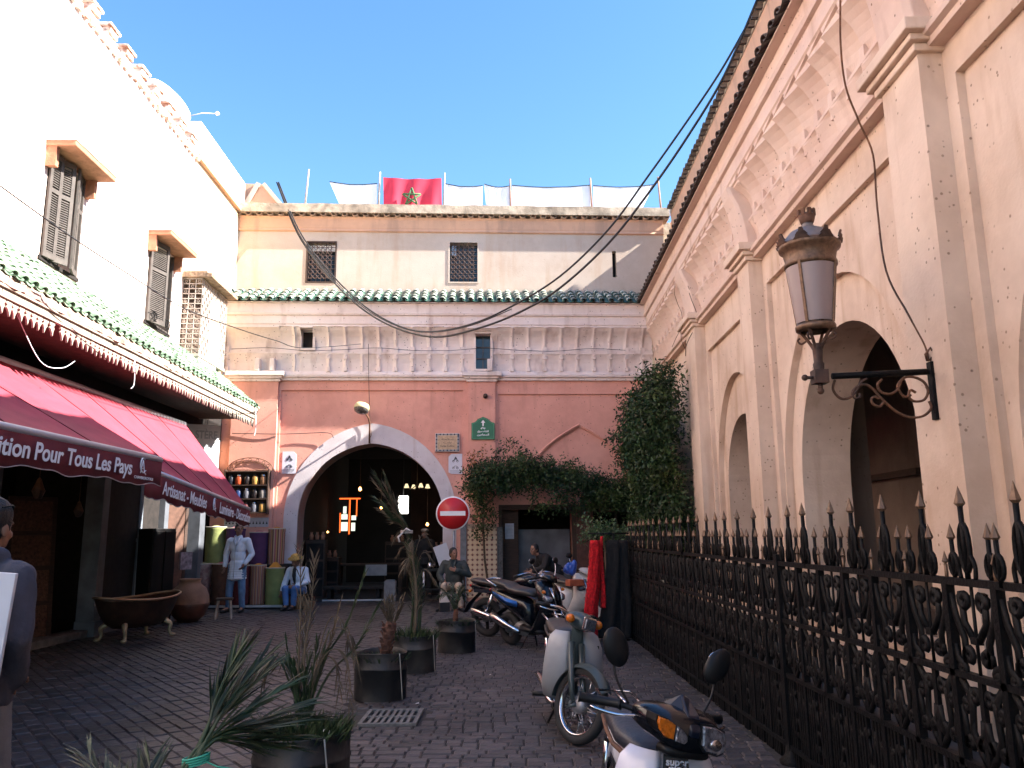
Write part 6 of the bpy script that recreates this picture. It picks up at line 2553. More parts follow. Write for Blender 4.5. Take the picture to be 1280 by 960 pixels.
def wheel(parent, c, r, w_, M=None, style='spoke', hub=.06, name='wheel'):
    M = M or Matrix()
    T = M @ Matrix.Translation(c) @ Matrix.Rotation(PI / 2, 4, 'Y')
    def mk(f_, nm, m_, par):
        q = MB()
        f_(q)
        xf(q, T)
        return q.build(nm, m_, par, recalc=True)
    prof = [(r - w_ * .95, -w_ * .42), (r - w_ * .4, -w_ * .5), (r - w_ * .1, -w_ * .36), (r, 0), (r - w_ * .1, w_ * .36), (r - w_ * .4, w_ * .5), (r - w_ * .95, w_ * .42), (r - w_ * .95, -w_ * .42)]
    ty = mk(lambda q: q.lathe(prof, 36), name, tyre_m, parent)
    ri = r - w_ * .9
    mk(lambda q: q.lathe([(ri - .012, -w_ * .38), (ri + .004, -w_ * .44), (ri - .01, -w_ * .2), (ri - .016, 0), (ri - .01, w_ * .2), (ri + .004, w_ * .44), (ri - .012, w_ * .38), (ri - .024, w_ * .1), (ri - .024, -w_ * .1), (ri - .012, -w_ * .38)], 36), 'rim', chrome if style == 'spoke' else blk_pl, ty)
    mk(lambda q: q.lathe([(.001, -w_ * .7), (hub * .4, -w_ * .7), (hub, -w_ * .5), (hub, w_ * .5), (hub * .4, w_ * .7), (.001, w_ * .7)], 18), 'hub', mat('cast_alloy', (.3, .3, .31), .5, metal=.7, var=.2), ty)
    if style == 'spoke':
        def sp(q):
            for k in range(28):
                a_ = 2 * PI * k / 28
                b_ = a_ + (.35 if k % 2 else -.35)
                s_ = w_ * .4 * (1 if k % 4 < 2 else -1)
                q.tube([(hub * .9 * math.cos(a_), hub * .9 * math.sin(a_), s_), ((ri - .02) * math.cos(b_), (ri - .02) * math.sin(b_), 0)], .0022, 3)
        o = mk(sp, 'spoke', chrome, ty)
        o['kind'] = 'stuff'
    else:
        for k in range(5):
            a_ = 2 * PI * k / 5
            def arm(q):
                q.beam((hub * .8 * math.cos(a_), hub * .8 * math.sin(a_), 0), ((ri - .01) * math.cos(a_), (ri - .01) * math.sin(a_), 0), w_ * .4, w_ * .35)
            mk(arm, 'wheel_arm', MATS['cast_alloy'] if style == 'alloy' else blk_pl, ty)
    return ty

def part(parent, f_, nm, m_, M=None, bevel=0, recalc=False):
    q = MB()
    f_(q)
    if M:
        xf(q, M)
    return q.build(nm, m_, parent, bevel=bevel, recalc=recalc)

def mirror(parent, p, q, face, M, sx=.072, sz=.058, front=False):
    part(parent, lambda m: m.tube(spline([p, ((p[0] + q[0]) / 2 + .02 * (1 if q[0] > 0 else -1), (p[1] + q[1]) / 2, (p[2] + q[2]) / 2), q], 4), .006, 6), 'mirror_stem', chrome if not front else blk_pl, M)
    def hd(m):
        m.ball((q[0], q[1] + .012, q[2] + sz * .5), (sx, .026, sz), 12, 0, Matrix.Rotation(R(32 if (q[0] > 0) else -32), 3, 'Y') if front else None)
    o = part(parent, hd, 'mirror', blk_pl, M)
    part(o, lambda m: m.lathe([(.001, 0), (.9, 0), (.9, .003), (.001, .003)], 20, 0, Matrix.Translation((q[0], q[1] - .0115, q[2] + sz * .5)) @ Matrix.Diagonal((sx * .75, 1, sz * .75, 1)) @ Matrix.Rotation(PI / 2, 4, 'X')), 'mirror_glass', mirror_m, M, recalc=True)

def underbone(label, loc, rz, lean, steer, front):
    t = thing('moped', label, 'moped', loc, rz)
    t.rotation_euler = (0, lean, rz)
    wr, fy, ry = .285, .6, -.58
    hp = Vector((0, .36, .86))
    ax = Vector((0, fy, wr))
    axis = (hp - ax).normalized()
    S = Matrix.Translation(ax) @ Matrix.Rotation(steer, 4, axis) @ Matrix.Translation(-ax)
    wheel(t, (0, fy, wr), wr, .07, S, 'spoke', .065)
    wheel(t, (0, ry, wr), wr, .07, None, 'spoke', .07)
    fpaint = green_pt if front == 'grey' else blk_pt
    for s_ in (-1, 1):
        part(t, lambda q: q.tube([(s_ * .055, .4, .72), (s_ * .062, .5, .45), (s_ * .06, .565, .3)], [.026, .024, .02], 8), 'fork_leg', fpaint, S)
        part(t, lambda q: q.tube([(s_ * .06, .565, .31), (s_ * .062, .53, .25), (s_ * .05, .6, .285)], [.02, .022, .018], 8), 'fork_link', fpaint, S)
    def fend(q):
        rings = []
        for i in range(17):
            a_ = R(30 + 150 * i / 16)
            rr = wr + .028
            cy, cz = fy + rr * math.cos(a_), wr + rr * math.sin(a_)
            rings.append([Vector((x, cy - .025 * abs(x / .06) ** 2 * math.cos(a_), cz - .04 * abs(x / .06) ** 2 * math.sin(a_))) for x in (-.06, -.045, -.02, 0, .02, .045, .06)])
        q.loft(rings, closed=False)
        q.loft([[p + Vector((0, 0, -.004)) for p in r_] for r_ in rings], closed=False)
    part(t, fend, 'front_fender', fpaint, S, recalc=False)
    def rfend(q):
        rings = []
        for i in range(15):
            a_ = R(30 + 150 * i / 14)
            rr = wr + .03
            rings.append([Vector((x, ry + rr * math.cos(a_), wr + rr * math.sin(a_) - .04 * abs(x / .07) ** 2)) for x in (-.07, -.05, 0, .05, .07)])
        q.loft(rings, closed=False)
    part(t, rfend, 'rear_fender', fpaint)
    # handlebar cover and controls, turning with the fork
    if front == 'grey':
        part(t, lambda q: sloft([(.27, 0, .9, .05, .035), (.32, 0, .9, .11, .055), (.4, 0, .895, .115, .07), (.47, 0, .885, .085, .062), (.5, 0, .88, .075, .056)], mb=q), 'handlebar_cover', green_pt, S)
        part(t, lambda q: q.box((-.07, .495, .83), (.07, .515, .935)), 'headlight_rim', chrome, S, bevel=.01)
        part(t, lambda q: q.box((-.058, .51, .84), (.058, .528, .925)), 'headlight', lens_m, S, bevel=.012)
        for s_ in (-1, 1):
            part(t, lambda q: q.tube([(s_ * .1, .42, .89), (s_ * .14, .43, .895)], .014, 6), 'indicator_stalk', blk_pl, S)
            part(t, lambda q: q.ball((s_ * .155, .44, .895), (.034, .038, .036), 10), 'indicator', amber, S)
            part(t, lambda q: q.tube(spline([(s_ * .06, .34, .92), (s_ * .18, .3, .955), (s_ * .3, .22, .945)], 4), .011, 6), 'handlebar', chrome, S)
            part(t, lambda q: q.tube([(s_ * .24, .262, .95), (s_ * .34, .2, .942)], .018, 8), 'grip', blk_pl, S)
            part(t, lambda q: q.tube(spline([(s_ * .2, .32, .93), (s_ * .28, .31, .92), (s_ * .34, .26, .925)], 3), .006, 5), 'brake_lever', chrome, S)
    else:
        part(t, lambda q: sloft([(.24, 0, .93, .14, .03), (.3, 0, .94, .19, .055), (.38, 0, .93, .185, .068), (.45, 0, .915, .15, .07), (.49, 0, .905, .11, .062)], p=3.2, mb=q), 'handlebar_cover', blk_pt, S)
        part(t, lambda q: q.loft([[Vector(p) for p in r_] for r_ in (
            [(-.045, .28, .985), (.045, .28, .985), (.045, .28, .96), (-.045, .28, .96)], [(-.05, .36, 1.03), (.0, .37, 1.05), (.05, .36, .99), (-.05, .36, .97)], [(-.03, .47, .985), (.03, .47, .98), (.03, .47, .93), (-.03, .47, .93)], [(-.022, .505, .93), (.022, .505, .93), (.022, .5, .9), (-.022, .5, .9)])], smooth=False), 'crest', mat('navy_trim', (.006, .009, .02), .35, bump=0), S, bevel=.006, recalc=True)
        def prism(q, o, y0, y1, k=.9):
            cx_, cz_ = sum(p[0] for p in o) / len(o), sum(p[1] for p in o) / len(o)
            q.loft([[Vector((-x, y0, z)) for x, z in o], [Vector((-x, y1 - .006, z)) for x, z in o], [Vector((-(cx_ + (x - cx_) * k), y1, cz_ + (z - cz_) * k)) for x, z in o]], smooth=False)
        hl = [(.03, .955), (.09, .955), (.14, .94), (.152, .9), (.146, .862), (.12, .85), (.06, .858), (.038, .88)]
        cl = [(-.088, .94), (-.06, .928), (-.035, .905), (-.03, .885), (-.045, .872), (-.075, .876), (-.088, .88)]
        am = [(-.175, .962), (-.13, .955), (-.09, .941), (-.09, .88), (-.13, .888), (-.16, .91), (-.176, .94)]
        big = lambda o, e: [(sum(p[0] for p in o) / len(o) + (x - sum(p[0] for p in o) / len(o)) * e, sum(p[1] for p in o) / len(o) + (z - sum(p[1] for p in o) / len(o)) * e) for x, z in o]
        part(t, lambda q: (prism(q, big(hl, 1.14), .42, .498, 1), prism(q, big(cl, 1.2), .42, .488, 1), prism(q, big(am, 1.14), .4, .478, 1)), 'lamp_bezel', blk_pl, S, recalc=True)
        part(t, lambda q: prism(q, hl, .47, .512), 'headlight', lens_m, S, recalc=True)
        part(t, lambda q: prism(q, cl, .46, .502), 'running_light', lens_m, S, recalc=True)
        part(t, lambda q: prism(q, am, .44, .492), 'indicator', amber, S, recalc=True)
        part(t, lambda q: q.ball((-.1, .512, .888), (.03, .006, .022), 8), 'reflector', chrome, S)
        part(t, lambda q: sloft([(.36, -.185, .905, .03, .035), (.42, -.175, .9, .035, .036), (.45, -.165, .9, .02, .03)], p=3, mb=q), 'indicator', amber, S)
        part(t, lambda q: sloft([(.43, .0, .84, .13, .03), (.475, .0, .835, .1, .02)], p=3, mb=q), 'lower_cover', blk_pl, S)
        for s_ in (-1, 1):
            part(t, lambda q: q.tube(spline([(s_ * .14, .3, .94), (s_ * .22, .25, .95), (s_ * .29, .2, .945)], 4), .013, 8), 'handlebar', blk_pl, S)
            part(t, lambda q: q.tube([(s_ * .22, .262, .95), (s_ * .23, .25, .95), (s_ * .36, .16, .94), (s_ * .37, .155, .94)], [.024, .019, .02, .025], 10), 'grip', blk_pl, S)
            part(t, lambda q: q.tube(spline([(s_ * .16, .33, .93), (s_ * .26, .3, .915), (s_ * .35, .23, .92)], 4), .007, 6), 'brake_lever', chrome, S)
            mirror(t, (s_ * .19, .27, .96), (s_ * .27, .21, 1.13), 0, S, .06, .088, True)
    # leg shields: left and right curved panels with the steering column between
    shm = grey_pt if front == 'grey' else white_pt
    for s_ in (-1, 1):
        def shield(q):
            rings = []
            for (z, y, w0, w1) in ((.8, .32, .045, .15), (.76, .345, .05, .2), (.66, .37, .055, .235), (.5, .36, .06, .25), (.36, .3, .07, .25), (.27, .22, .08, .22), (.24, .16, .09, .18)):
                rings.append([Vector((s_ * (w0 + (w1 - w0) * u), y - .11 * u * u, z)) for u in (0, .2, .4, .6, .8, 1)] + [Vector((s_ * (w0 + (w1 - w0) * u), y - .11 * u * u - .012, z)) for u in (1, .8, .6, .4, .2, 0)])
            q.loft(rings)
        part(t, shield, 'leg_shield', shm, recalc=True)
        part(t, lambda q: q.box((s_ * .13 - .03, .215, .2), (s_ * .13 + .03, .25, .23)), 'foot_peg_mount', blk_pl)
        part(t, lambda q: q.tube([(s_ * .1, .02, .26), (s_ * .3, .02, .26)], .02, 8), 'foot_peg', blk_pl)
    part(t, lambda q: sloft([(.2, 0, .3, .05, .06), (.3, 0, .5, .045, .09), (.375, 0, .76, .05, .12), (.38, 0, .84, .04, .06)], mb=q), 'head_tube', fpaint)
    if front == 'grey':
        part(t, lambda q: q.box((-.26 + .06, .27, .66), (-.12, .30, .69)), 'badge', blk_pl)
    else:
        part(t, lambda q: q.loft([[Vector(p) for p in r_] for r_ in ([(-.05, .39, .84), (.05, .39, .84), (.05, .34, .84), (-.05, .34, .84)], [(-.06, .425, .7), (.06, .425, .7), (.06, .37, .7), (-.06, .37, .7)], [(-.055, .41, .5), (.055, .41, .5), (.055, .36, .5), (-.055, .36, .5)])], smooth=False), 'centre_panel', blk_pt, recalc=True)
        Mt = frame_M((.047, .4235, .775), (-1, 0, 0), (0, .12, 1))
        text_mesh('lettering', "super", .04, white_pt, t, Mt, .095, 0, bold=.0012)
        Mt = frame_M((.045, .4295, .735), (-1, 0, 0), (0, .16, 1))
        text_mesh('lettering', "C90", .052, white_pt, t, Mt, .09, 0, bold=.0015)
    # engine, frame, seat, tail
    part(t, lambda q: sloft([(.3, 0, .5, .04, .05), (.0, 0, .33, .055, .07), (-.2, 0, .42, .07, .1), (-.4, 0, .55, .09, .1), (-.8, 0, .6, .07, .06)], mb=q), 'frame', fpaint)
    part(t, lambda q: (sloft([(-.1, 0, .26, .09, .08), (.0, 0, .27, .11, .09), (.12, 0, .28, .08, .07), (.2, 0, .29, .06, .055)], mb=q), [q.cbox((0, .14 + .02 * k, .29), (.15, .006, .13)) for k in range(5)]), 'engine', MATS['cast_alloy'])
    part(t, lambda q: sloft([(.05, 0, .72, .05, .03), (-.03, 0, .735, .11, .05), (-.2, 0, .74, .14, .055), (-.42, 0, .755, .13, .055), (-.62, 0, .77, .115, .05), (-.68, 0, .775, .09, .03)], mb=q), 'seat', mat('blue_black_ribbed_seat', (.015, .02, .032), .5, var=.2, bump=.2) if front != 'grey' else seat_m)
    part(t, lambda q: q.tube([(.13, -.02, .705), (.145, -.2, .705), (.135, -.42, .72), (.11, -.66, .74)], .012, 6), 'seat_piping', rust if front != 'grey' else seat_m)
    part(t, lambda q: sloft([(-.05, 0, .6, .06, .08), (-.3, 0, .62, .1, .09), (-.6, 0, .63, .09, .07), (-.85, 0, .62, .05, .05)], mb=q), 'tail_body', shm)
    part(t, lambda q: q.ball((0, -.88, .62), (.05, .04, .045), 10), 'tail_light', redl)
    part(t, lambda q: (q.tube([(-.1, -.55, .8), (-.1, -.95, .82), (.1, -.95, .82), (.1, -.55, .8)], .009, 6), q.tube([(0, -.6, .82), (0, -.95, .82)], .008, 5)), 'luggage_rack', chrome)
    part(t, lambda q: q.tube(spline([(.06, .12, .2), (.12, -.1, .17), (.13, -.4, .24), (.13, -.85, .27)], 5), [.02] * 6 + [.035] * 10, 10), 'exhaust', chrome)
    for s_ in (-1, 1):
        part(t, lambda q: q.tube([(s_ * .1, ry, wr), (s_ * .12, -.45, .66)], [.022, .018], 8), 'shock_absorber', chrome)
        part(t, lambda q: q.tube([(s_ * .05, -.05, .22), (s_ * .14, -.12, .0)], .011, 6), 'stand_leg', blk_pl)
    return t

g_bike = underbone('old grey moped with dark green fork and square headlight, front wheel turned, by the fence', (.43, 7.12, .015), R(186), R(-3), R(33), 'grey')
f_bike = underbone('black and white moped with twin mirrors and amber indicator, nearest the camera', (.56, 3.72, .0), R(184), R(-5), R(20), 'white')
f_bike.scale = (.93, .93, .935)
f_bike.location = (.53, 3.68, 0)

def scooter(label, loc, rz, lean, steer, body, accent, seatm, wr=.235, tall_=1.0):
    t = thing('scooter', label, 'scooter', loc, rz)
    t.rotation_euler = (0, lean, rz)
    fy, ry = .62, -.6
    ax, hp = Vector((0, fy, wr)), Vector((0, .4, .9))
    axis = (hp - ax).normalized()
    S = Matrix.Translation(ax) @ Matrix.Rotation(steer, 4, axis) @ Matrix.Translation(-ax)
    wheel(t, (0, fy, wr), wr, .1, S, 'alloy', .05)
    wheel(t, (0, ry, wr), wr, .11, None, 'alloy', .06)
    for s_ in (-1, 1):
        part(t, lambda q: q.tube([(s_ * .075, fy, wr), (s_ * .07, .48, .58)], [.022, .018], 8), 'fork_leg', chrome, S)
    def fend(q):
        rings = []
        for i in range(13):
            a_ = R(20 + 150 * i / 12)
            rr = wr + .03
            rings.append([Vector((x, fy + rr * math.cos(a_), wr + rr * math.sin(a_) - .04 * abs(x / .07) ** 2)) for x in (-.07, -.04, 0, .04, .07)])
        q.loft(rings, closed=False)
    part(t, fend, 'front_fender', body, S)
    # front apron: pointed, swept back
    def apron(q):
        rings = []
        for (z, y, w_) in ((.95, .36, .1), (.86, .43, .17), (.72, .5, .2), (.58, .5, .19), (.44, .42, .2), (.3, .3, .19), (.22, .2, .17)):
            ring = [Vector((w_ * math.sin(R(a_)), y - .12 * (1 - math.cos(R(a_))) * 1.6, z)) for a_ in range(-80, 81, 20)]
            ring += [p + Vector((0, -.03, 0)) for p in reversed(ring)]
            rings.append(ring)
        q.loft(rings)
    part(t, apron, 'front_apron', body, recalc=True)
    for s_ in (-1, 1):
        part(t, lambda q: q.loft([[Vector(p) for p in r_] for r_ in ([(s_ * .06, .495, .86), (s_ * .1, .465, .87), (s_ * .1, .45, .85)], [(s_ * .05, .525, .72), (s_ * .075, .52, .72), (s_ * .07, .51, .7)], [(s_ * .03, .53, .6), (s_ * .045, .528, .6), (s_ * .04, .52, .58)])]), 'trim_blade', chrome)
        part(t, lambda q: sloft([(.4, s_ * .15, .73, .035, .05), (.46, s_ * .13, .72, .045, .045), (.5, s_ * .1, .71, .02, .02)], mb=q), 'headlight', lens_m)
        part(t, lambda q: q.ball((s_ * .17, .42, .82), (.02, .04, .025), 8), 'indicator', amber)
        part(t, lambda q: q.tube(spline([(s_ * .02, .36, .98), (s_ * .18, .33, 1.0), (s_ * .32, .24, .98)], 4), .014, 6), 'handlebar', blk_pl, S)
        part(t, lambda q: q.tube([(s_ * .24, .29, .99), (s_ * .36, .21, .975)], .02, 8), 'grip', seat_m, S)
        part(t, lambda q: q.tube(spline([(s_ * .16, .37, .98), (s_ * .26, .34, .97), (s_ * .35, .27, .96)], 3), .006, 5), 'brake_lever', chrome, S)
        mirror(t, (s_ * .17, .33, 1.01), (s_ * .27, .26, 1.2), 0, S, .06, .045)
    part(t, lambda q: sloft([(.26, 0, .98, .07, .03), (.34, 0, 1.0, .12, .045), (.42, 0, .98, .09, .04), (.46, 0, .95, .05, .03)], mb=q), 'handlebar_cover', body, S)
    part(t, lambda q: sloft([(.25, 0, .27, .16, .035), (.0, 0, .27, .17, .035), (-.2, 0, .29, .15, .05)], p=4, mb=q), 'floorboard', blk_pl)
    part(t, lambda q: sloft([(.0, 0, .45, .1, .17), (-.12, 0, .52, .15, .17), (-.4, 0, .6, .17, .13), (-.7, 0, .68, .14, .1), (-.95, 0, .76, .07, .05), (-1.0, 0, .78, .03, .02)], mb=q), 'rear_body', body)
    for s_ in (-1, 1):
        part(t, lambda q: q.loft([[Vector(p) for p in r_] for r_ in ([(s_ * .168, -.2, .66), (s_ * .172, -.2, .58), (s_ * .16, -.2, .62)], [(s_ * .178, -.45, .7), (s_ * .182, -.45, .6), (s_ * .17, -.45, .65)], [(s_ * .15, -.8, .77), (s_ * .15, -.8, .73), (s_ * .14, -.8, .75)])]), 'side_decal', accent)
    part(t, lambda q: sloft([(.06, 0, .74, .06, .03), (-.02, 0, .77, .13, .05), (-.25, 0, .78, .15, .055), (-.45, 0, .8, .14, .055), (-.55, 0, .85, .13, .05), (-.85, 0, .89, .11, .045), (-.92, 0, .9, .07, .02)], mb=q), 'seat', seatm)
    part(t, lambda q: q.ball((0, -1.0, .77), (.06, .03, .03), 10), 'tail_light', redl)
    part(t, lambda q: (q.tube([(-.1, -.75, .84), (-.12, -.95, .92), (-.08, -1.05, .93), (.08, -1.05, .93), (.12, -.95, .92), (.1, -.75, .84)], .012, 6)), 'grab_rail', chrome)
    part(t, lambda q: sloft([(-.1, .0, .25, .1, .09), (-.3, -.02, .26, .12, .1), (-.6, -.05, .25, .06, .07)], mb=q), 'engine', MATS['cast_alloy'])
    part(t, lambda q: q.tube([(-.15 * -1, -.2, .24), (.16, -.45, .3), (.17, -.5, .32), (.17, -.82, .42), (.17, -.84, .43)], [.03, .045, .06, .058, .035], 12), 'exhaust', chrome)
    part(t, lambda q: q.tube([(.17, -.5, .36), (.172, -.78, .45)], .028, 8), 'heat_shield', blk_pl)
    part(t, lambda q: q.tube([(-.12, ry, wr), (-.14, -.5, .6)], [.026, .022], 8), 'shock_absorber', chrome)
    for s_ in (-1, 1):
        part(t, lambda q: q.tube([(s_ * .06, -.12, .2), (s_ * .15, -.2, .0)], .012, 6), 'stand_leg', blk_pl)
    part(t, lambda q: sloft([(-.72, 0, .5, .07, .02), (-.9, 0, .42, .08, .015), (-1.02, 0, .3, .07, .012)], mb=q), 'mudguard', blk_pl)
    return t

def dirn(dx, dy):
    return math.atan2(-dx, dy)
sA_ = scooter('glossy black scooter with blue decals and silver exhaust, in front of the other parked bikes', (.33, 11.74, .015), dirn(.62, -.8), R(4), R(14), blk_pt, blue_pt, seat_m)
m = MB()
m = scooter('pale fronted scooter with an orange box, behind the black scooter', (.95, 13.7, .015), dirn(.45, -.9), R(-4), R(0), mat('pale_cream_panel', (.5, .48, .46), .3, bump=0), blk_pl, seat_m)
bx = thing('small_crate', 'orange brown crate on the footboard of the pale scooter', 'crate', (.98, 13.2, .78), R(20))
m_ = MB()
m_.box((-.13, -.09, 0), (.13, .09, .1))
m_.build('box', mat('orange_crate', (.3, .07, .03), .7), bx, bevel=.01)
bb = thing('plastic_bag', 'crumpled blue plastic bag on the handlebar of the pale scooter', 'bag', (.92, 13.3, .98))
m_ = MB()
ell(m_, (0, 0, .06), (.11, .08, .1))
ell(m_, (.06, 0, .13), (.05, .05, .07))
remeshed('bag_body', m_, mat('blue_plastic_bag', (.02, .07, .35), .35, var=.2), bb, .012, 1, .02, 14)

# black motorbike behind, seen from its tail
mb_ = thing('motorbike', 'black motorbike with chrome exhaust and red tail lamp behind the black scooter', 'motorbike', (.08, 12.83, .015), dirn(.8, -.6))
mb_.rotation_euler = (0, R(5), dirn(.8, -.6))
wheel(mb_, (0, -.62, .3), .3, .1, None, 'cast', .07)
wheel(mb_, (0, .66, .3), .3, .09, None, 'cast', .07)
for s_ in (-1, 1):
    part(mb_, lambda q: q.tube([(s_ * .08, .66, .3), (s_ * .08, .45, .9)], .022, 8), 'fork_leg', chrome)
    part(mb_, lambda q: q.tube([(s_ * .11, -.6, .3), (s_ * .12, -.38, .68)], [.03, .024], 8), 'shock_absorber', chrome)
    part(mb_, lambda q: q.tube([(s_ * .09, -.1, .35), (s_ * .1, -.62, .3)], .022, 6), 'swing_arm', blk_pl)
    part(mb_, lambda q: q.tube(spline([(s_ * .03, .42, .98), (s_ * .2, .38, 1.03), (s_ * .35, .25, 1.0)], 4), .014, 6), 'handlebar', chrome)
    part(mb_, lambda q: q.tube([(s_ * .26, .32, 1.01), (s_ * .37, .24, .995)], .02, 8), 'grip', blk_pl)
    part(mb_, lambda q: q.ball((s_ * .14, -.82, .72), (.03, .03, .025), 8), 'indicator', amber)
    part(mb_, lambda q: q.box((s_ * .13 - .006, -.75, .7), (s_ * .13 + .006, -.4, .75)), 'side_panel', chrome)
part(mb_, lambda q: sloft([(.42, 0, .84, .08, .08), (.3, 0, .87, .14, .11), (.1, 0, .85, .14, .1), (-.08, 0, .79, .09, .06)], mb=q), 'fuel_tank', blk_pt)
part(mb_, lambda q: sloft([(.0, 0, .78, .09, .04), (-.2, 0, .79, .13, .05), (-.5, 0, .84, .13, .045), (-.8, 0, .87, .11, .04), (-.86, 0, .88, .08, .02)], mb=q), 'seat', seat_m)
part(mb_, lambda q: sloft([(-.1, 0, .68, .09, .07), (-.5, 0, .73, .11, .07), (-.85, 0, .78, .07, .05)], mb=q), 'tail_body', blk_pt)
part(mb_, lambda q: sloft([(-.84, 0, .78, .06, .035), (-.91, 0, .79, .045, .025)], mb=q), 'tail_light', redl)
part(mb_, lambda q: q.tube([(.14, .1, .3), (.15, -.2, .28), (.16, -.35, .32), (.16, -.78, .42), (.16, -.8, .425)], [.022, .024, .05, .055, .03], 12), 'exhaust', chrome)
part(mb_, lambda q: (sloft([(.2, 0, .4, .1, .12), (.0, 0, .4, .14, .15), (-.15, 0, .38, .1, .12)], mb=q), [q.cbox((0, .12, .5 + .025 * k), (.2, .16, .01)) for k in range(6)]), 'engine', MATS['cast_alloy'])
part(mb_, lambda q: sloft([(-.72, 0, .68, .06, .015), (-.95, 0, .5, .07, .012), (-1.06, 0, .36, .06, .01)], mb=q), 'mudguard', blk_pl)
part(mb_, lambda q: q.lathe([(.001, .06), (.08, .04), (.09, 0), (.05, -.08), (.001, -.1)], 16, 0, Matrix.Translation((0, .52, .92)) @ Matrix.Rotation(-PI / 2, 4, 'X')), 'headlight', lens_m)

# ============================================================ SPICE DRUMS AND SHELVES (left of the arch)
def striped(name, cols, scale):
    m, n, L, b = _base(name)
    tc = n.new('ShaderNodeTexCoord')
    sx = n.new('ShaderNodeSeparateXYZ')
    L.new(tc.outputs['Object'], sx.inputs[0])
    at = n.new('ShaderNodeMath')
    at.operation = 'ARCTAN2'
    L.new(sx.outputs[0], at.inputs[0])
    L.new(sx.outputs[1], at.inputs[1])
    mu = n.new('ShaderNodeMath')
    mu.operation = 'MULTIPLY'
    mu.inputs[1].default_value = scale
    L.new(at.outputs[0], mu.inputs[0])
    fr = n.new('ShaderNodeMath')
    fr.operation = 'FRACT'
    L.new(mu.outputs[0], fr.inputs[0])
    cr = n.new('ShaderNodeValToRGB')
    cr.color_ramp.interpolation = 'CONSTANT'
    e = cr.color_ramp.elements
    e[0].position, e[0].color = 0, (*cols[0], 1)
    e[1].position, e[1].color = 1 / len(cols), (*cols[1], 1)
    for k in range(2, len(cols)):
        q = e.new(k / len(cols))
        q.color = (*cols[k], 1)
    L.new(fr.outputs[0], cr.inputs[0])
    L.new(cr.outputs[0], b.inputs['Base Color'])
    b.inputs['Roughness'].default_value = .85
    MATS[name] = m
    return m
lime = mat('lime_cloth', (.2, .23, .08), .9, var=.15, scale=6, bump=.3)
purple = mat('purple_cloth', (.08, .03, .09), .9, var=.15, scale=6, bump=.3)
dullpink = mat('dull_pink_cloth', (.2, .11, .1), .9, var=.25, scale=9, bump=.4, col2=(.3, .22, .2), c2scale=8)
brownc = mat('brown_cloth', (.11, .05, .03), .9, var=.3, scale=9, bump=.3)
str1 = striped('rose_striped_cloth', [(.3, .1, .12), (.35, .2, .1), (.12, .04, .06), (.4, .25, .22), (.3, .2, .06)], 2.2)
str2 = striped('ochre_striped_cloth', [(.35, .2, .08), (.3, .08, .1), (.38, .26, .18), (.12, .05, .04)], 1.6)
spices = [mat('orange_spice', (.4, .17, .02), .95, bump=.4), mat('dried_rose', (.2, .05, .07), .95, bump=.5, bscale=80), mat('pale_herb', (.2, .2, .1), .95, bump=.5, bscale=80)]
def drum(label, x, y, z, r_, h, m_, top, heap=.04, grp=None):
    t = thing('spice_drum', label, 'drum', (x, y, z), rnd.uniform(-.3, .3))
    m = MB()
    n = 28
    rings = []
    for (k, zz) in ((.93, 0), (.97, .05 * h), (1.0, .5 * h), (1.0, .9 * h), (1.03, .93 * h), (1.04, h), (.97, h + .01), (.95, h - .04)):
        rings.append([Vector((r_ * k * (1 + .012 * math.sin(5 * 2 * PI * j / n + zz * 9)) * math.cos(2 * PI * j / n), r_ * k * (1 + .012 * math.sin(4 * 2 * PI * j / n)) * math.sin(2 * PI * j / n), zz)) for j in range(n)])
    m.loft(rings, caps=False)
    m.add([(r_ * .93 * math.cos(2 * PI * j / n), r_ * .93 * math.sin(2 * PI * j / n), 0) for j in range(n)], [tuple(range(n))])
    m.build('drum_body', m_, t)
    m = MB()
    m.lathe([(r_ * .96, h - .03), (r_ * .6, h - .02 + heap * .5), (r_ * .25, h + heap), (.001, h + heap * 1.1)], 20)
    m.build('contents', top, t)
    m = MB()
    m.tube([(r_ * 1.04 * math.cos(2 * PI * j / 20), r_ * 1.04 * math.sin(2 * PI * j / 20), h) for j in range(20)], .012, 5, closed=True)
    m.build('rim_band', mat('pale_rope_band', (.4, .37, .32), .9), t)
    return t
# world x from photograph: lower row at Y~19.2, upper row at Y~19.75 on a step
drum('lime green drum at the left end of the upper row of spice drums', -7.0, 19.15, .98, .225, .85, lime, spices[2])
drum('left purple drum of the upper row behind the standing man', -6.53, 19.15, .98, .215, .82, purple, spices[1])
drum('right purple drum of the upper row, right of the standing man', -5.98, 19.15, .98, .215, .72, purple, spices[1])
drum('tall striped drum at the right end of the upper row of spice drums', -5.58, 19.2, .9, .19, .88, str2, spices[0])
drum('dull pink drum at the left end of the lower row of spice drums', -7.1, 18.7, .1, .22, .9, dullpink, spices[2])
drum('brown drum second in the lower row of spice drums', -6.66, 18.7, .1, .2, .9, brownc, spices[1])
drum('red brown drum behind the legs of the standing man', -6.2, 18.7, .1, .2, .86, mat('maroon_cloth', (.13, .025, .03), .9, var=.2), spices[1])
drum('rose striped drum in the lower row beside the lime green one', -5.82, 18.7, .1, .17, .86, str1, spices[0])
drum('lime green drum heaped with orange spice in the lower row', -5.42, 18.65, .1, .2, .8, lime, spices[0], .12)
st_ = thing('display_step', 'low dark display step with a pale edge carrying the spice drums', 'display step', (-6.3, 18.95, 0))
m = MB()
m.box((-1.15, .0, .0), (1.12, .5, .97))
m.build('upper_step', dark_in, st_)
m = MB()
m.box((-1.15, -.5, .03), (1.12, 0, .09))
m.build('lower_step', dark_in, st_)
m = MB()
m.box((-1.17, -.53, .05), (1.14, -.5, .1))
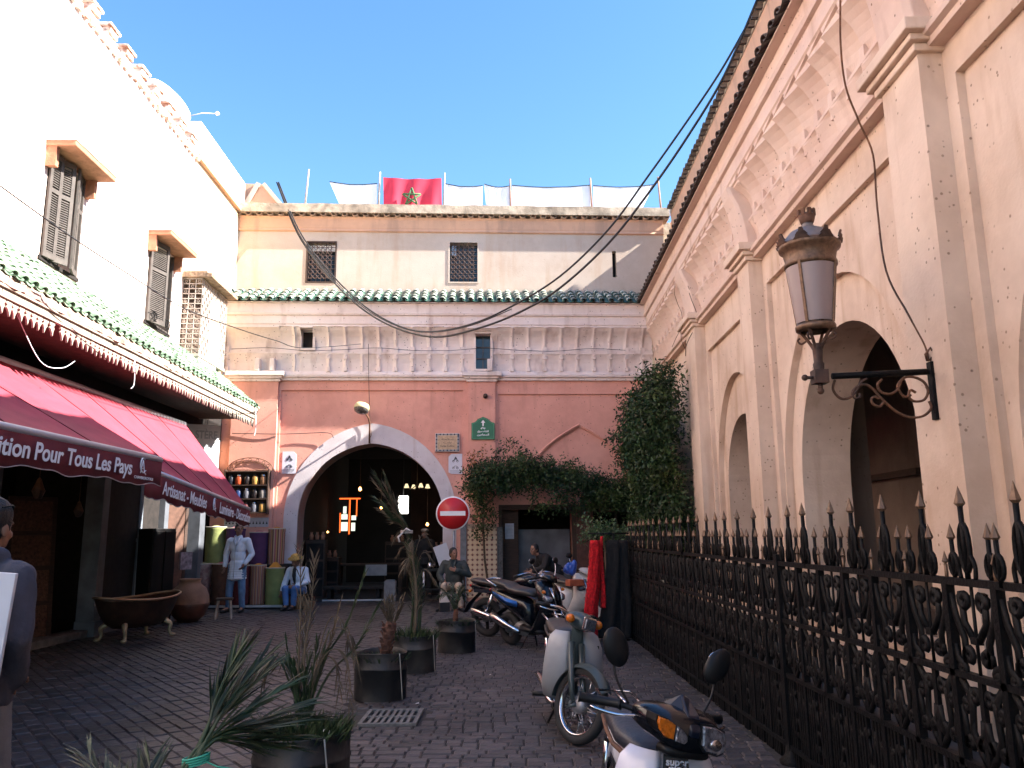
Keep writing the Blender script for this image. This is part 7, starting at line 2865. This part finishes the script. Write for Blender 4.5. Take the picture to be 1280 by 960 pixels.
m.build('edge_strip', mat('pale_metal_edge', (.4, .4, .4), .5), st_)
# white band of tile with small dark triangles behind the drums
bt = thing('tile_band', 'white tile band with small dark pointed motifs behind the spice drums', 'tile band', tuple(farpt(-6.42, .1, 1.95)), FAR_A)
m = MB()
m.box((-.55, -.015, -.12), (.5, .0, .1))
m.build('band', mat('grey_white_tile', (.36, .36, .4), .5, var=.1), bt)
tr_ = MB()
wall_poly([(-.022, -.05), (.022, -.05), (0, .02)], [], -.02, -.0155, tr_)
tme = tr_.mesh('motif', ink)
for k in range(13):
    inst(tme, 'motif', bt, (-.5 + .08 * k, 0, .0))
# shelf with jars
sh = thing('jar_shelf', 'dark open shelf case hung on the pier left of the arch', 'shelf', tuple(farpt(-6.45, .1, 2.15)), FAR_A)
m = MB()
m.box((-.5, -.03, 0), (.52, -.005, 1.02))
m.build('back_panel', wood_d, sh)
for k in range(4):
    m = MB()
    m.box((-.5, -.2, .33 * k), (.52, -.03, .33 * k + .025))
    m.build('shelf_board', wood_d, sh)
for x in (-.52, .52):
    m = MB()
    m.box((x - .015, -.2, -.02), (x + .015, -.005, 1.05))
    m.build('side_panel', wood_d, sh)
jcols = [((.01, .012, .02), 'dark'), ((.35, .06, .02), 'orange red'), ((.015, .01, .01), 'black'), ((.4, .22, .06), 'ochre'), ((.2, .1, .05), 'brown'), ((.1, .1, .12), 'grey'), ((.02, .04, .12), 'blue'), ((.25, .22, .2), 'pale'), ((.12, .02, .02), 'maroon')]
order = [(0, 1, 2, 3, 4), (7, 6, 5, 2, 7), (4, 1, 8, 5, 3)]
ordn = ['leftmost', 'second', 'middle', 'fourth', 'rightmost']
rown = ['bottom', 'middle', 'top']
for r_ in range(3):
    for k in range(5):
        c_, nm = jcols[order[2 - r_][k]]
        t = thing('spice_jar', '%s jar, %s on the %s board of the shelf beside the arch' % (nm, ordn[k], rown[r_]), 'jar', tuple(farpt(-6.84 + .195 * k, .215, 2.15 + .33 * r_ + .026)), FAR_A)
        m = MB()
        m.lathe([(.001, 0), (.072, 0), (.078, .02), (.078, .17), (.06, .2), (.055, .215)], 14)
        m.build('jar_body', mat('jar_' + nm.replace(' ', '_'), c_, .25, var=.2, bump=0), t)
        m = MB()
        m.lathe([(.058, .21), (.06, .245), (.001, .25)], 14)
        m.build('lid', chrome if (r_ + k) % 3 == 0 else blk_pl, t)
# wrought ornament over the shelf
wo = thing('wrought_ornament', 'thin arched wrought iron ornament on the wall above the jar shelf', 'ornament', tuple(farpt(-6.42, .11, 3.2)), FAR_A)
m = MB()
m.tube([(.55 * math.cos(R(a_)), -.012, .3 * math.sin(R(a_))) for a_ in range(0, 181, 12)], .01, 5)
m.tube([(.4 * math.cos(R(a_)), -.012, .2 * math.sin(R(a_))) for a_ in range(0, 181, 12)], .008, 5)
m.tube([(-.55, -.012, 0), (.55, -.012, 0)], .01, 5)
for k in range(7):
    a_ = R(25 + 22 * k)
    m.tube([(.47 * math.cos(a_) + .035 * math.cos(q), -.012, .25 * math.sin(a_) + .035 * math.sin(q)) for q in [i * PI / 4 for i in range(8)]], .006, 4, closed=True)
m.build('ironwork', rust, wo)

# ============================================================ SHOP GOODS UNDER THE AWNINGS
tub = thing('bathtub', 'dark copper clawfoot bathtub with a bright rim in front of the shop', 'bathtub', (-6.05, 13.3, .012), R(68))
def tubring(z, a_, b_, s_, n=32):
    return [Vector((a_ * math.cos(2 * PI * k / n), b_ * math.sin(2 * PI * k / n), z + s_ * (math.cos(2 * PI * k / n)) ** 2)) for k in range(n)]
m = MB()
m.loft([tubring(.2, .45, .2, 0), tubring(.28, .58, .28, 0), tubring(.42, .68, .34, .01), tubring(.58, .76, .38, .05), tubring(.62, .8, .4, .07), tubring(.6, .77, .37, .07), tubring(.42, .66, .32, .02), tubring(.26, .5, .23, 0)], caps=True)
m.build('tub_shell', mat('dark_patinated_copper', (.05, .028, .02), .4, metal=.5, var=.4, scale=5), tub)
m = MB()
m.tube(tubring(.625, .8, .4, .07), .018, 8, closed=True)
m.build('rim', mat('bright_worn_rim', (.35, .25, .18), .35, metal=.7), tub)
for sx in (-1, 1):
    for sy in (-1, 1):
        m = MB()
        m.tube(spline([(sx * .4, sy * .18, .26), (sx * .46, sy * .25, .2), (sx * .44, sy * .25, .1), (sx * .47, sy * .27, .03)], 4), [.045, .045, .042, .04, .036, .033, .03, .028, .027, .026, .026, .028, .03], 8)
        m.ball((sx * .49, sy * .28, .03), (.045, .045, .03), 8)
        m.build('claw_foot', mat('worn_brass_foot', (.35, .28, .18), .45, metal=.5), tub)
cj = thing('clay_pot', 'big round clay pot with a darker lower half beside the bathtub', 'pot', (-6.25, 15.9, .012))
m = MB()
m.lathe([(.001, 0), (.17, 0), (.3, .12), (.37, .3), (.36, .34)], 28)
m.build('lower_body', mat('dark_glazed_clay', (.09, .035, .022), .35, var=.3), cj)
m = MB()
m.lathe([(.36, .34), (.36, .45), (.3, .62), (.2, .7), (.18, .76), (.21, .8), (.18, .79), (.16, .7)], 28)
m.build('upper_body', mat('pale_unglazed_clay', (.24, .14, .1), .9, var=.2, scale=5, bump=.2), cj)
stb = thing('wooden_stool', 'small dark wooden stool beside the big clay pot', 'stool', (-5.75, 16.4, .012), R(15))
m = MB()
m.box((-.16, -.16, .36), (.16, .16, .4))
m.build('seat', wood_d, stb, bevel=.008)
for sx in (-1, 1):
    for sy in (-1, 1):
        m = MB()
        m.beam((sx * .11, sy * .11, .36), (sx * .15, sy * .15, 0), .03, .03)
        m.build('leg', wood_g, stb)
def leaning(name, label, cat, x, y, w_, h, rz, tilt, m_frame, m_in, rails=2, cols=2):
    t = thing(name, label, cat, (x, y, .055), rz)
    t.rotation_euler = (tilt, 0, rz)
    fr = .07
    for a_ in [(-w_ / 2, -w_ / 2 + fr), (w_ / 2 - fr, w_ / 2)]:
        m = MB()
        m.box((a_[0], -.02, 0), (a_[1], .02, h))
        m.build('stile', m_frame, t)
    for k in range(rails + 1):
        z = (h - fr) * k / rails
        m = MB()
        m.box((-w_ / 2 + fr, -.018, z), (w_ / 2 - fr, .018, z + fr))
        m.build('rail', m_frame, t)
    for c_ in range(1, cols):
        m = MB()
        xx = -w_ / 2 + w_ * c_ / cols
        m.box((xx - .02, -.016, fr), (xx + .02, .016, h - fr))
        m.build('mullion', m_frame, t)
    m = MB()
    m.box((-w_ / 2 + fr, -.005, fr), (w_ / 2 - fr, .005, h - fr))
    m.build('panel', m_in, t)
    return t
brown_fr = mat('dull_brown_frame', (.06, .042, .035), .7, var=.3)
leaning('old_window', 'tall old brown window frame leaning in the dark shop behind the passer-by', 'window frame', -7.9, 11.0, 1.1, 2.5, R(75), R(-5), brown_fr, dark_in, 3, 2)
leaning('old_door', 'tall carved reddish door leaning in the dark shop left of the bathtub', 'door', -7.4, 12.6, .75, 2.2, R(60), R(-4), wood_d, mat('red_brown_carving', (.09, .04, .025), .7, var=.6, scale=22, bump=.8), 4, 1)
leaning('wardrobe_door', 'pale brown panelled door deep in the shop under the near awning', 'door', -8.6, 10.2, .8, 2.6, R(80), R(-3), mat('pale_brown_frame', (.13, .09, .06), .7, var=.2), brown_fr, 2, 1)
leaning('louvred_door', 'blue grey glazed door standing behind the farther awning valance', 'door', -7.25, 15.1, .75, 3.0, R(55), R(-1), mat('blue_grey_door', (.22, .26, .32), .5, var=.15), mat('blue_grey_pane', (.1, .13, .17), .3), 2, 2)
leaning('carpet_screen', 'brown hanging panel between the far pillars of the shop', 'panel', -7.2, 17.2, .7, 2.3, R(60), 0, wood_d, mat('brown_hanging', (.1, .05, .035), .9, var=.3), 1, 1)
cb = thing('black_cabinet', 'tall black cabinet behind the bathtub beside the blue grey door', 'cabinet', (-6.85, 15.6, .02), R(70))
m = MB()
m.box((-.3, -.2, .0), (.3, .2, 1.75))
m.build('carcass', blk_pl, cb, bevel=.01)
for s_ in (-1, 1):
    m = MB()
    m.box((s_ * .15 - .135, -.225, .06), (s_ * .15 + .135, -.205, 1.7))
    m.build('door', blk_pl, cb, bevel=.008)
fp = thing('flower_print', 'small pale round print standing on the goods by the far pillar', 'picture', (-6.75, 16.85, 1.0), R(60))
m = MB()
m.box((-.14, -.02, -.05), (.14, .02, .3))
m.build('card', mat('pale_print', (.2, .17, .2), .8, var=.6, scale=14), fp)
lt_m = mat('warm_lamp_glow', (.9, .5, .2), .5, emit=(1, .45, .12), estr=4, bump=0)
def glowlamp(label, x, y, z, s_, hang=.5):
    t = thing('lit_lamp', label, 'lamp', (x, y, z))
    m = MB()
    m.lathe([(.001, -.1 * s_), (.07 * s_, -.06 * s_), (.1 * s_, .02 * s_), (.05 * s_, .12 * s_), (.001, .15 * s_)], 10)
    m.build('glowing_glass', lt_m, t)
    m = MB()
    for k in range(8):
        a_ = 2 * PI * k / 8
        m.tube([(.02 * s_ * math.cos(a_), .02 * s_ * math.sin(a_), .2 * s_), (.11 * s_ * math.cos(a_), .11 * s_ * math.sin(a_), .03 * s_), (.03 * s_ * math.cos(a_), .03 * s_ * math.sin(a_), -.13 * s_)], .006, 4)
    m.tube([(0, 0, .18 * s_), (0, 0, .18 * s_ + hang)], .006, 4)
    m.build('cage', rust, t)
glowlamp('lit pierced lamp glowing orange under the near awning above the passer-by', -7.3, 8.75, 2.42, 1.3)
glowlamp('small lit lamp glowing beside the cheek of the passer-by', -8.1, 9.0, 1.6, .7)
for i, (x, y, z, s_) in enumerate(((-6.6, 11.2, 2.25, 1), (-6.5, 12.1, 2.0, .8))):
    t = thing('hanging_lantern', ('small unlit metal lantern hanging near the end of the near awning', 'smallest unlit lantern hanging beyond the near awning valance')[i], 'lantern', (x, y, z))
    m = MB()
    m.lathe([(.001, -.12 * s_), (.05 * s_, -.1 * s_), (.09 * s_, 0), (.05 * s_, .1 * s_), (.03 * s_, .16 * s_), (.001, .2 * s_)], 8, smooth=False)
    m.build('lantern_body', rust, t)
    m = MB()
    m.tube([(0, 0, .2 * s_), (0, 0, 1.4)], .005, 4)
    m.build('chain', rust, t)
for i, (x, y, r_, h) in enumerate(((-7.3, 11.6, .22, .4), (-7.55, 12.0, .15, .7), (-7.2, 10.9, .18, .3), (-7.7, 11.3, .25, .9))):
    t = thing('brass_vase', ('squat dark brass vase on the shop floor', 'slim dark brass vase behind the squat one', 'low round brass bowl nearest the shop kerb', 'tall dark brass urn at the back of the shop display')[i], 'vase', (x, y, .055))
    m = MB()
    m.lathe([(.001, 0), (r_ * .5, 0), (r_, h * .3), (r_ * .9, h * .55), (r_ * .3, h * .8), (r_ * .35, h * .95), (r_ * .5, h), (r_ * .3, h * .97), (r_ * .2, h * .7)], 18)
    m.build('vase_body', mat('tarnished_brass', (.09, .06, .03), .3, metal=.8, var=.4), t)
# dangling wires under the canopy
cable('loose white cord end dangling under the left end of the canopy', [(-5.9, 9.2, 4.25), (-5.8, 9.6, 3.75), (-5.7, 9.9, 3.72), (-5.65, 10.1, 3.85)], .005, letter)
cable('short white cord with a bulb holder hanging under the canopy middle', [(-5.7, 11.8, 4.3), (-5.7, 11.85, 3.9), (-5.72, 11.8, 3.8)], .006, letter)
cable('pale cord hanging down from the far corner of the canopy', [(-5.75, 17.7, 4.45), (-5.72, 17.7, 4.0), (-5.74, 17.68, 3.8)], .007, letter)

# ============================================================ INSIDE THE PASSAGE
gw = thing('lit_window', 'small bright window with orange frame deep inside the archway, glow standing for daylight', 'window', tuple(farpt(-4.8, -5.4, 2.2)), FAR_A)
glow_o = mat('orange_daylight_frame', (.9, .2, .05), .5, emit=(1, .13, .02), estr=.45, bump=0)  # emission stands in for daylight glimpsed down the passage, no neon tube
glow_w = mat('daylit_goods', (.6, .75, .6), .5, emit=(.75, .85, .7), estr=.3, bump=0)  # emissive colour in place of daylight falling on the goods
for (x0, x1, z0, z1) in ((-.32, .32, .52, .56), (-.02, .02, -.55, .52), (-.3, -.27, -.5, .1), (.2, .23, .0, .52)):
    m = MB()
    m.box((x0, -.03, z0), (x1, .0, z1))
    m.build('glowing_bar', glow_o, gw)
for (x0, x1, z0, z1) in ((-.25, -.06, -.1, .06), (-.25, -.05, -.45, -.18), (.06, .2, -.12, .02), (.06, .18, -.45, -.2), (-.2, -.1, .08, .3)):
    m = MB()
    m.box((x0, -.01, z0), (x1, .0, z1))
    m.build('bright_pane', glow_w, gw)
wl = thing('white_lantern', 'glaring white square lantern hanging inside the right half of the archway', 'lamp', tuple(farpt(-2.95, -3.0, 2.45)), FAR_A)
m = MB()
m.box((-.14, -.1, -.25), (.14, .1, .25))
m.build('shade', mat('white_glow', (.9, .9, .85), .5, emit=(1, .95, .85), estr=1, bump=0), wl, bevel=.02)
m = MB()
m.tube([(0, 0, .25), (0, 0, 1.8)], .01, 4)
m.build('cord', black_c, wl)
ch = thing('hanging_lamp_cluster', 'branching chandelier with pale shades hanging high inside the archway', 'chandelier', tuple(farpt(-2.5, -2.0, 2.95)), FAR_A)
m = MB()
m.tube([(0, 0, -.05), (0, 0, 1.3)], .01, 5)
for k in range(4):
    a_ = PI / 2 * k + .4
    m.tube(spline([(0, 0, 0), (.18 * math.cos(a_), .18 * math.sin(a_), -.12), (.3 * math.cos(a_), .3 * math.sin(a_), -.05)], 4), .012, 5)
m.build('arms', gilt, ch)
for k in range(4):
    a_ = PI / 2 * k + .4
    m = MB()
    m.lathe([(.03, .05), (.07, -.06), (.065, -.06), (.02, .04)], 12, 0, Matrix.Translation((.3 * math.cos(a_), .3 * math.sin(a_), -.03)))
    m.build('lamp_shade', mat('pale_glowing_shade', (.8, .65, .4), .5, emit=(1, .8, .45), estr=.25, bump=0), ch)
tb = thing('market_table', 'table with pale cloth deep inside the archway under the bright window', 'table', tuple(farpt(-3.9, -3.6, 0)), FAR_A)
m = MB()
m.box((-.9, -.35, .78), (.9, .35, .82))
m.build('table_top', wood_d, tb)
m = MB()
m.box((-.1, -.37, .5), (.5, -.355, .8))
m.build('cloth', mat('dim_white_cloth', (.3, .3, .33), .9), tb)
for sx in (-1, 1):
    for sy in (-1, 1):
        m = MB()
        m.box((sx * .85 - .03, sy * .3 - .03, 0), (sx * .85 + .03, sy * .3 + .03, .78))
        m.build('leg', wood_d, tb)
bl_ = thing('stone_bollard', 'short square grey stone post in the gateway behind the tied palm', 'bollard', tuple(farpt(-3.02, -.4, .0)), FAR_A)
m = MB()
m.box((-.14, -.14, 0), (.14, .14, .5))
m.box((-.11, -.11, .5), (.11, .11, .53))
m.build('block', mat('grey_bollard', (.16, .16, .17), .8, var=.2), bl_, bevel=.015)
bn = thing('low_bench', 'low bench with a pale edge just inside the archway', 'bench', tuple(farpt(-3.95, -.9, .0)), FAR_A)
m = MB()
m.box((-.75, -.3, .3), (.75, .3, .36))
m.build('seat', dark_wall, bn)
m = MB()
m.box((-.75, -.33, .02), (.75, -.3, .06))
m.build('edge_strip', MATS['pale_metal_edge'], bn)
for sx in (-.6, .6):
    m = MB()
    m.box((sx - .04, -.25, 0), (sx + .04, .25, .3))
    m.build('leg', dark_wall, bn)
tr = thing('tea_trolley', 'dark trolley with small bright metal pieces beside the seated man in the gateway', 'trolley', tuple(farpt(-1.98, .0, 0)), FAR_A)
m = MB()
m.box((-.22, -.2, .75), (.22, .2, .8))
m.build('top', blk_pl, tr)
m = MB()
m.box((-.2, -.18, .3), (.2, .18, .33))
m.build('shelf', blk_pl, tr)
for sx in (-1, 1):
    for sy in (-1, 1):
        m = MB()
        m.tube([(sx * .2, sy * .18, .0), (sx * .2, sy * .18, .78)], .014, 6)
        m.build('leg', chrome, tr)
m = MB()
m.lathe([(.001, 0), (.05, 0), (.07, .06), (.05, .13), (.02, .15)], 12, 0, Matrix.Translation((-.05, -.05, .8)))
m.tube([(.0, -.05, .86), (.07, -.05, .92)], .01, 5)
tp = m.build('teapot', chrome, None)
tp.matrix_world = FM @ Matrix.Translation((-1.98, 0, 0))
tag(tp, 'small bright metal teapot on the dark trolley in the gateway', 'teapot')
pb = thing('leaning_board', 'white board leaning in the gateway behind the seated man', 'board', tuple(farpt(-1.62, .12, .95)), FAR_A + .2)
m = MB()
m.box((-.2, -.01, -.05), (.14, .01, .45), 0, Matrix.Rotation(R(-20), 4, 'Y'))
m.build('panel', MATS['white_card'], pb)

for i, (x, o, z, s_, lb) in enumerate(((-4.2, -3.2, 2.9, .5, 'small lit lamp hanging high at the left inside the archway'), (-3.7, -4.2, 2.4, .4, 'small lit lamp glimmering near the middle of the dark passage'), (-2.3, -3.6, 1.9, .45, 'small lit lamp low at the right inside the passage'), (-4.9, -2.2, 1.7, .3, 'tiny glint of a lit lamp low at the left inside the passage'))):
    p_ = farpt(x, o, z)
    glowlamp(lb, p_.x, p_.y, p_.z, s_, 1.0)
goods = [((-5.1, -1.8), (.5, .4, 1.5), 'tall dark cupboard against the left wall inside the archway'), ((-5.0, -3.2), (.6, .5, 1.0), 'dark chest behind the cupboard inside the archway'), ((-2.0, -2.6), (.5, .5, 1.2), 'dark stacked case at the right inside the archway'), ((-3.3, -5.2), (.7, .4, 1.4), 'dark stall counter at the back of the passage')]
for (x, o), (a_, b_, h), lb in goods:
    t = thing('shop_case', lb, 'cabinet', tuple(farpt(x, o, .012)), FAR_A)
    m = MB()
    m.box((-a_ / 2, -b_ / 2, 0), (a_ / 2, b_ / 2, h))
    m.build('carcass', wood_d, t, bevel=.01)
    for k in range(3):
        m = MB()
        m.box((-a_ / 2 + .04, -b_ / 2 - .015, .06 + k * (h - .1) / 3), (a_ / 2 - .04, -b_ / 2 - .002, (k + 1) * (h - .1) / 3))
        m.build('drawer', dark_wall, t)
    m = MB()
    for k in range(3):
        m.lathe([(.001, h), (.05, h), (.06, h + .1), (.03, h + .16), (.04, h + .2)], 10, 0, Matrix.Translation(((k - 1) * .15, 0, 0)))
    m.build('pots', terra, t, kind='stuff')
# straw, dust and leaf bits blown along the gutters
rs = random.Random(21)
m = MB()
for i in range(900):
    e = rs.random()
    if e < .45:
        x, y = rs.gauss(1.75, .12), rs.uniform(5, 14)
    elif e < .7:
        px_, py_ = rs.choice(((-1.3, 5.2), (-1.34, 8.42), (-1.2, 10.0), (-.8, 11.6)))
        a_ = rs.uniform(0, 6.3)
        x, y = px_ + (.3 + abs(rs.gauss(0, .12))) * math.cos(a_), py_ + (.3 + abs(rs.gauss(0, .12))) * math.sin(a_)
    else:
        x, y = rs.uniform(-6, 1.7), rs.uniform(5, 17)
    a_, l_ = rs.uniform(0, 6.3), rs.uniform(.006, .022)
    c_, s_ = math.cos(a_) * l_, math.sin(a_) * l_
    w_ = .3
    m.add([(x - c_, y - s_, .024), (x + s_ * w_, y - c_ * w_, .026), (x + c_, y + s_, .03), (x - s_ * w_, y + c_ * w_, .026)], [(0, 1, 2, 3)])
o = m.build('leaf_litter', dry_m, None, kind='stuff')
tag(o, 'scattered straw and dry leaf bits on the paving', 'litter')
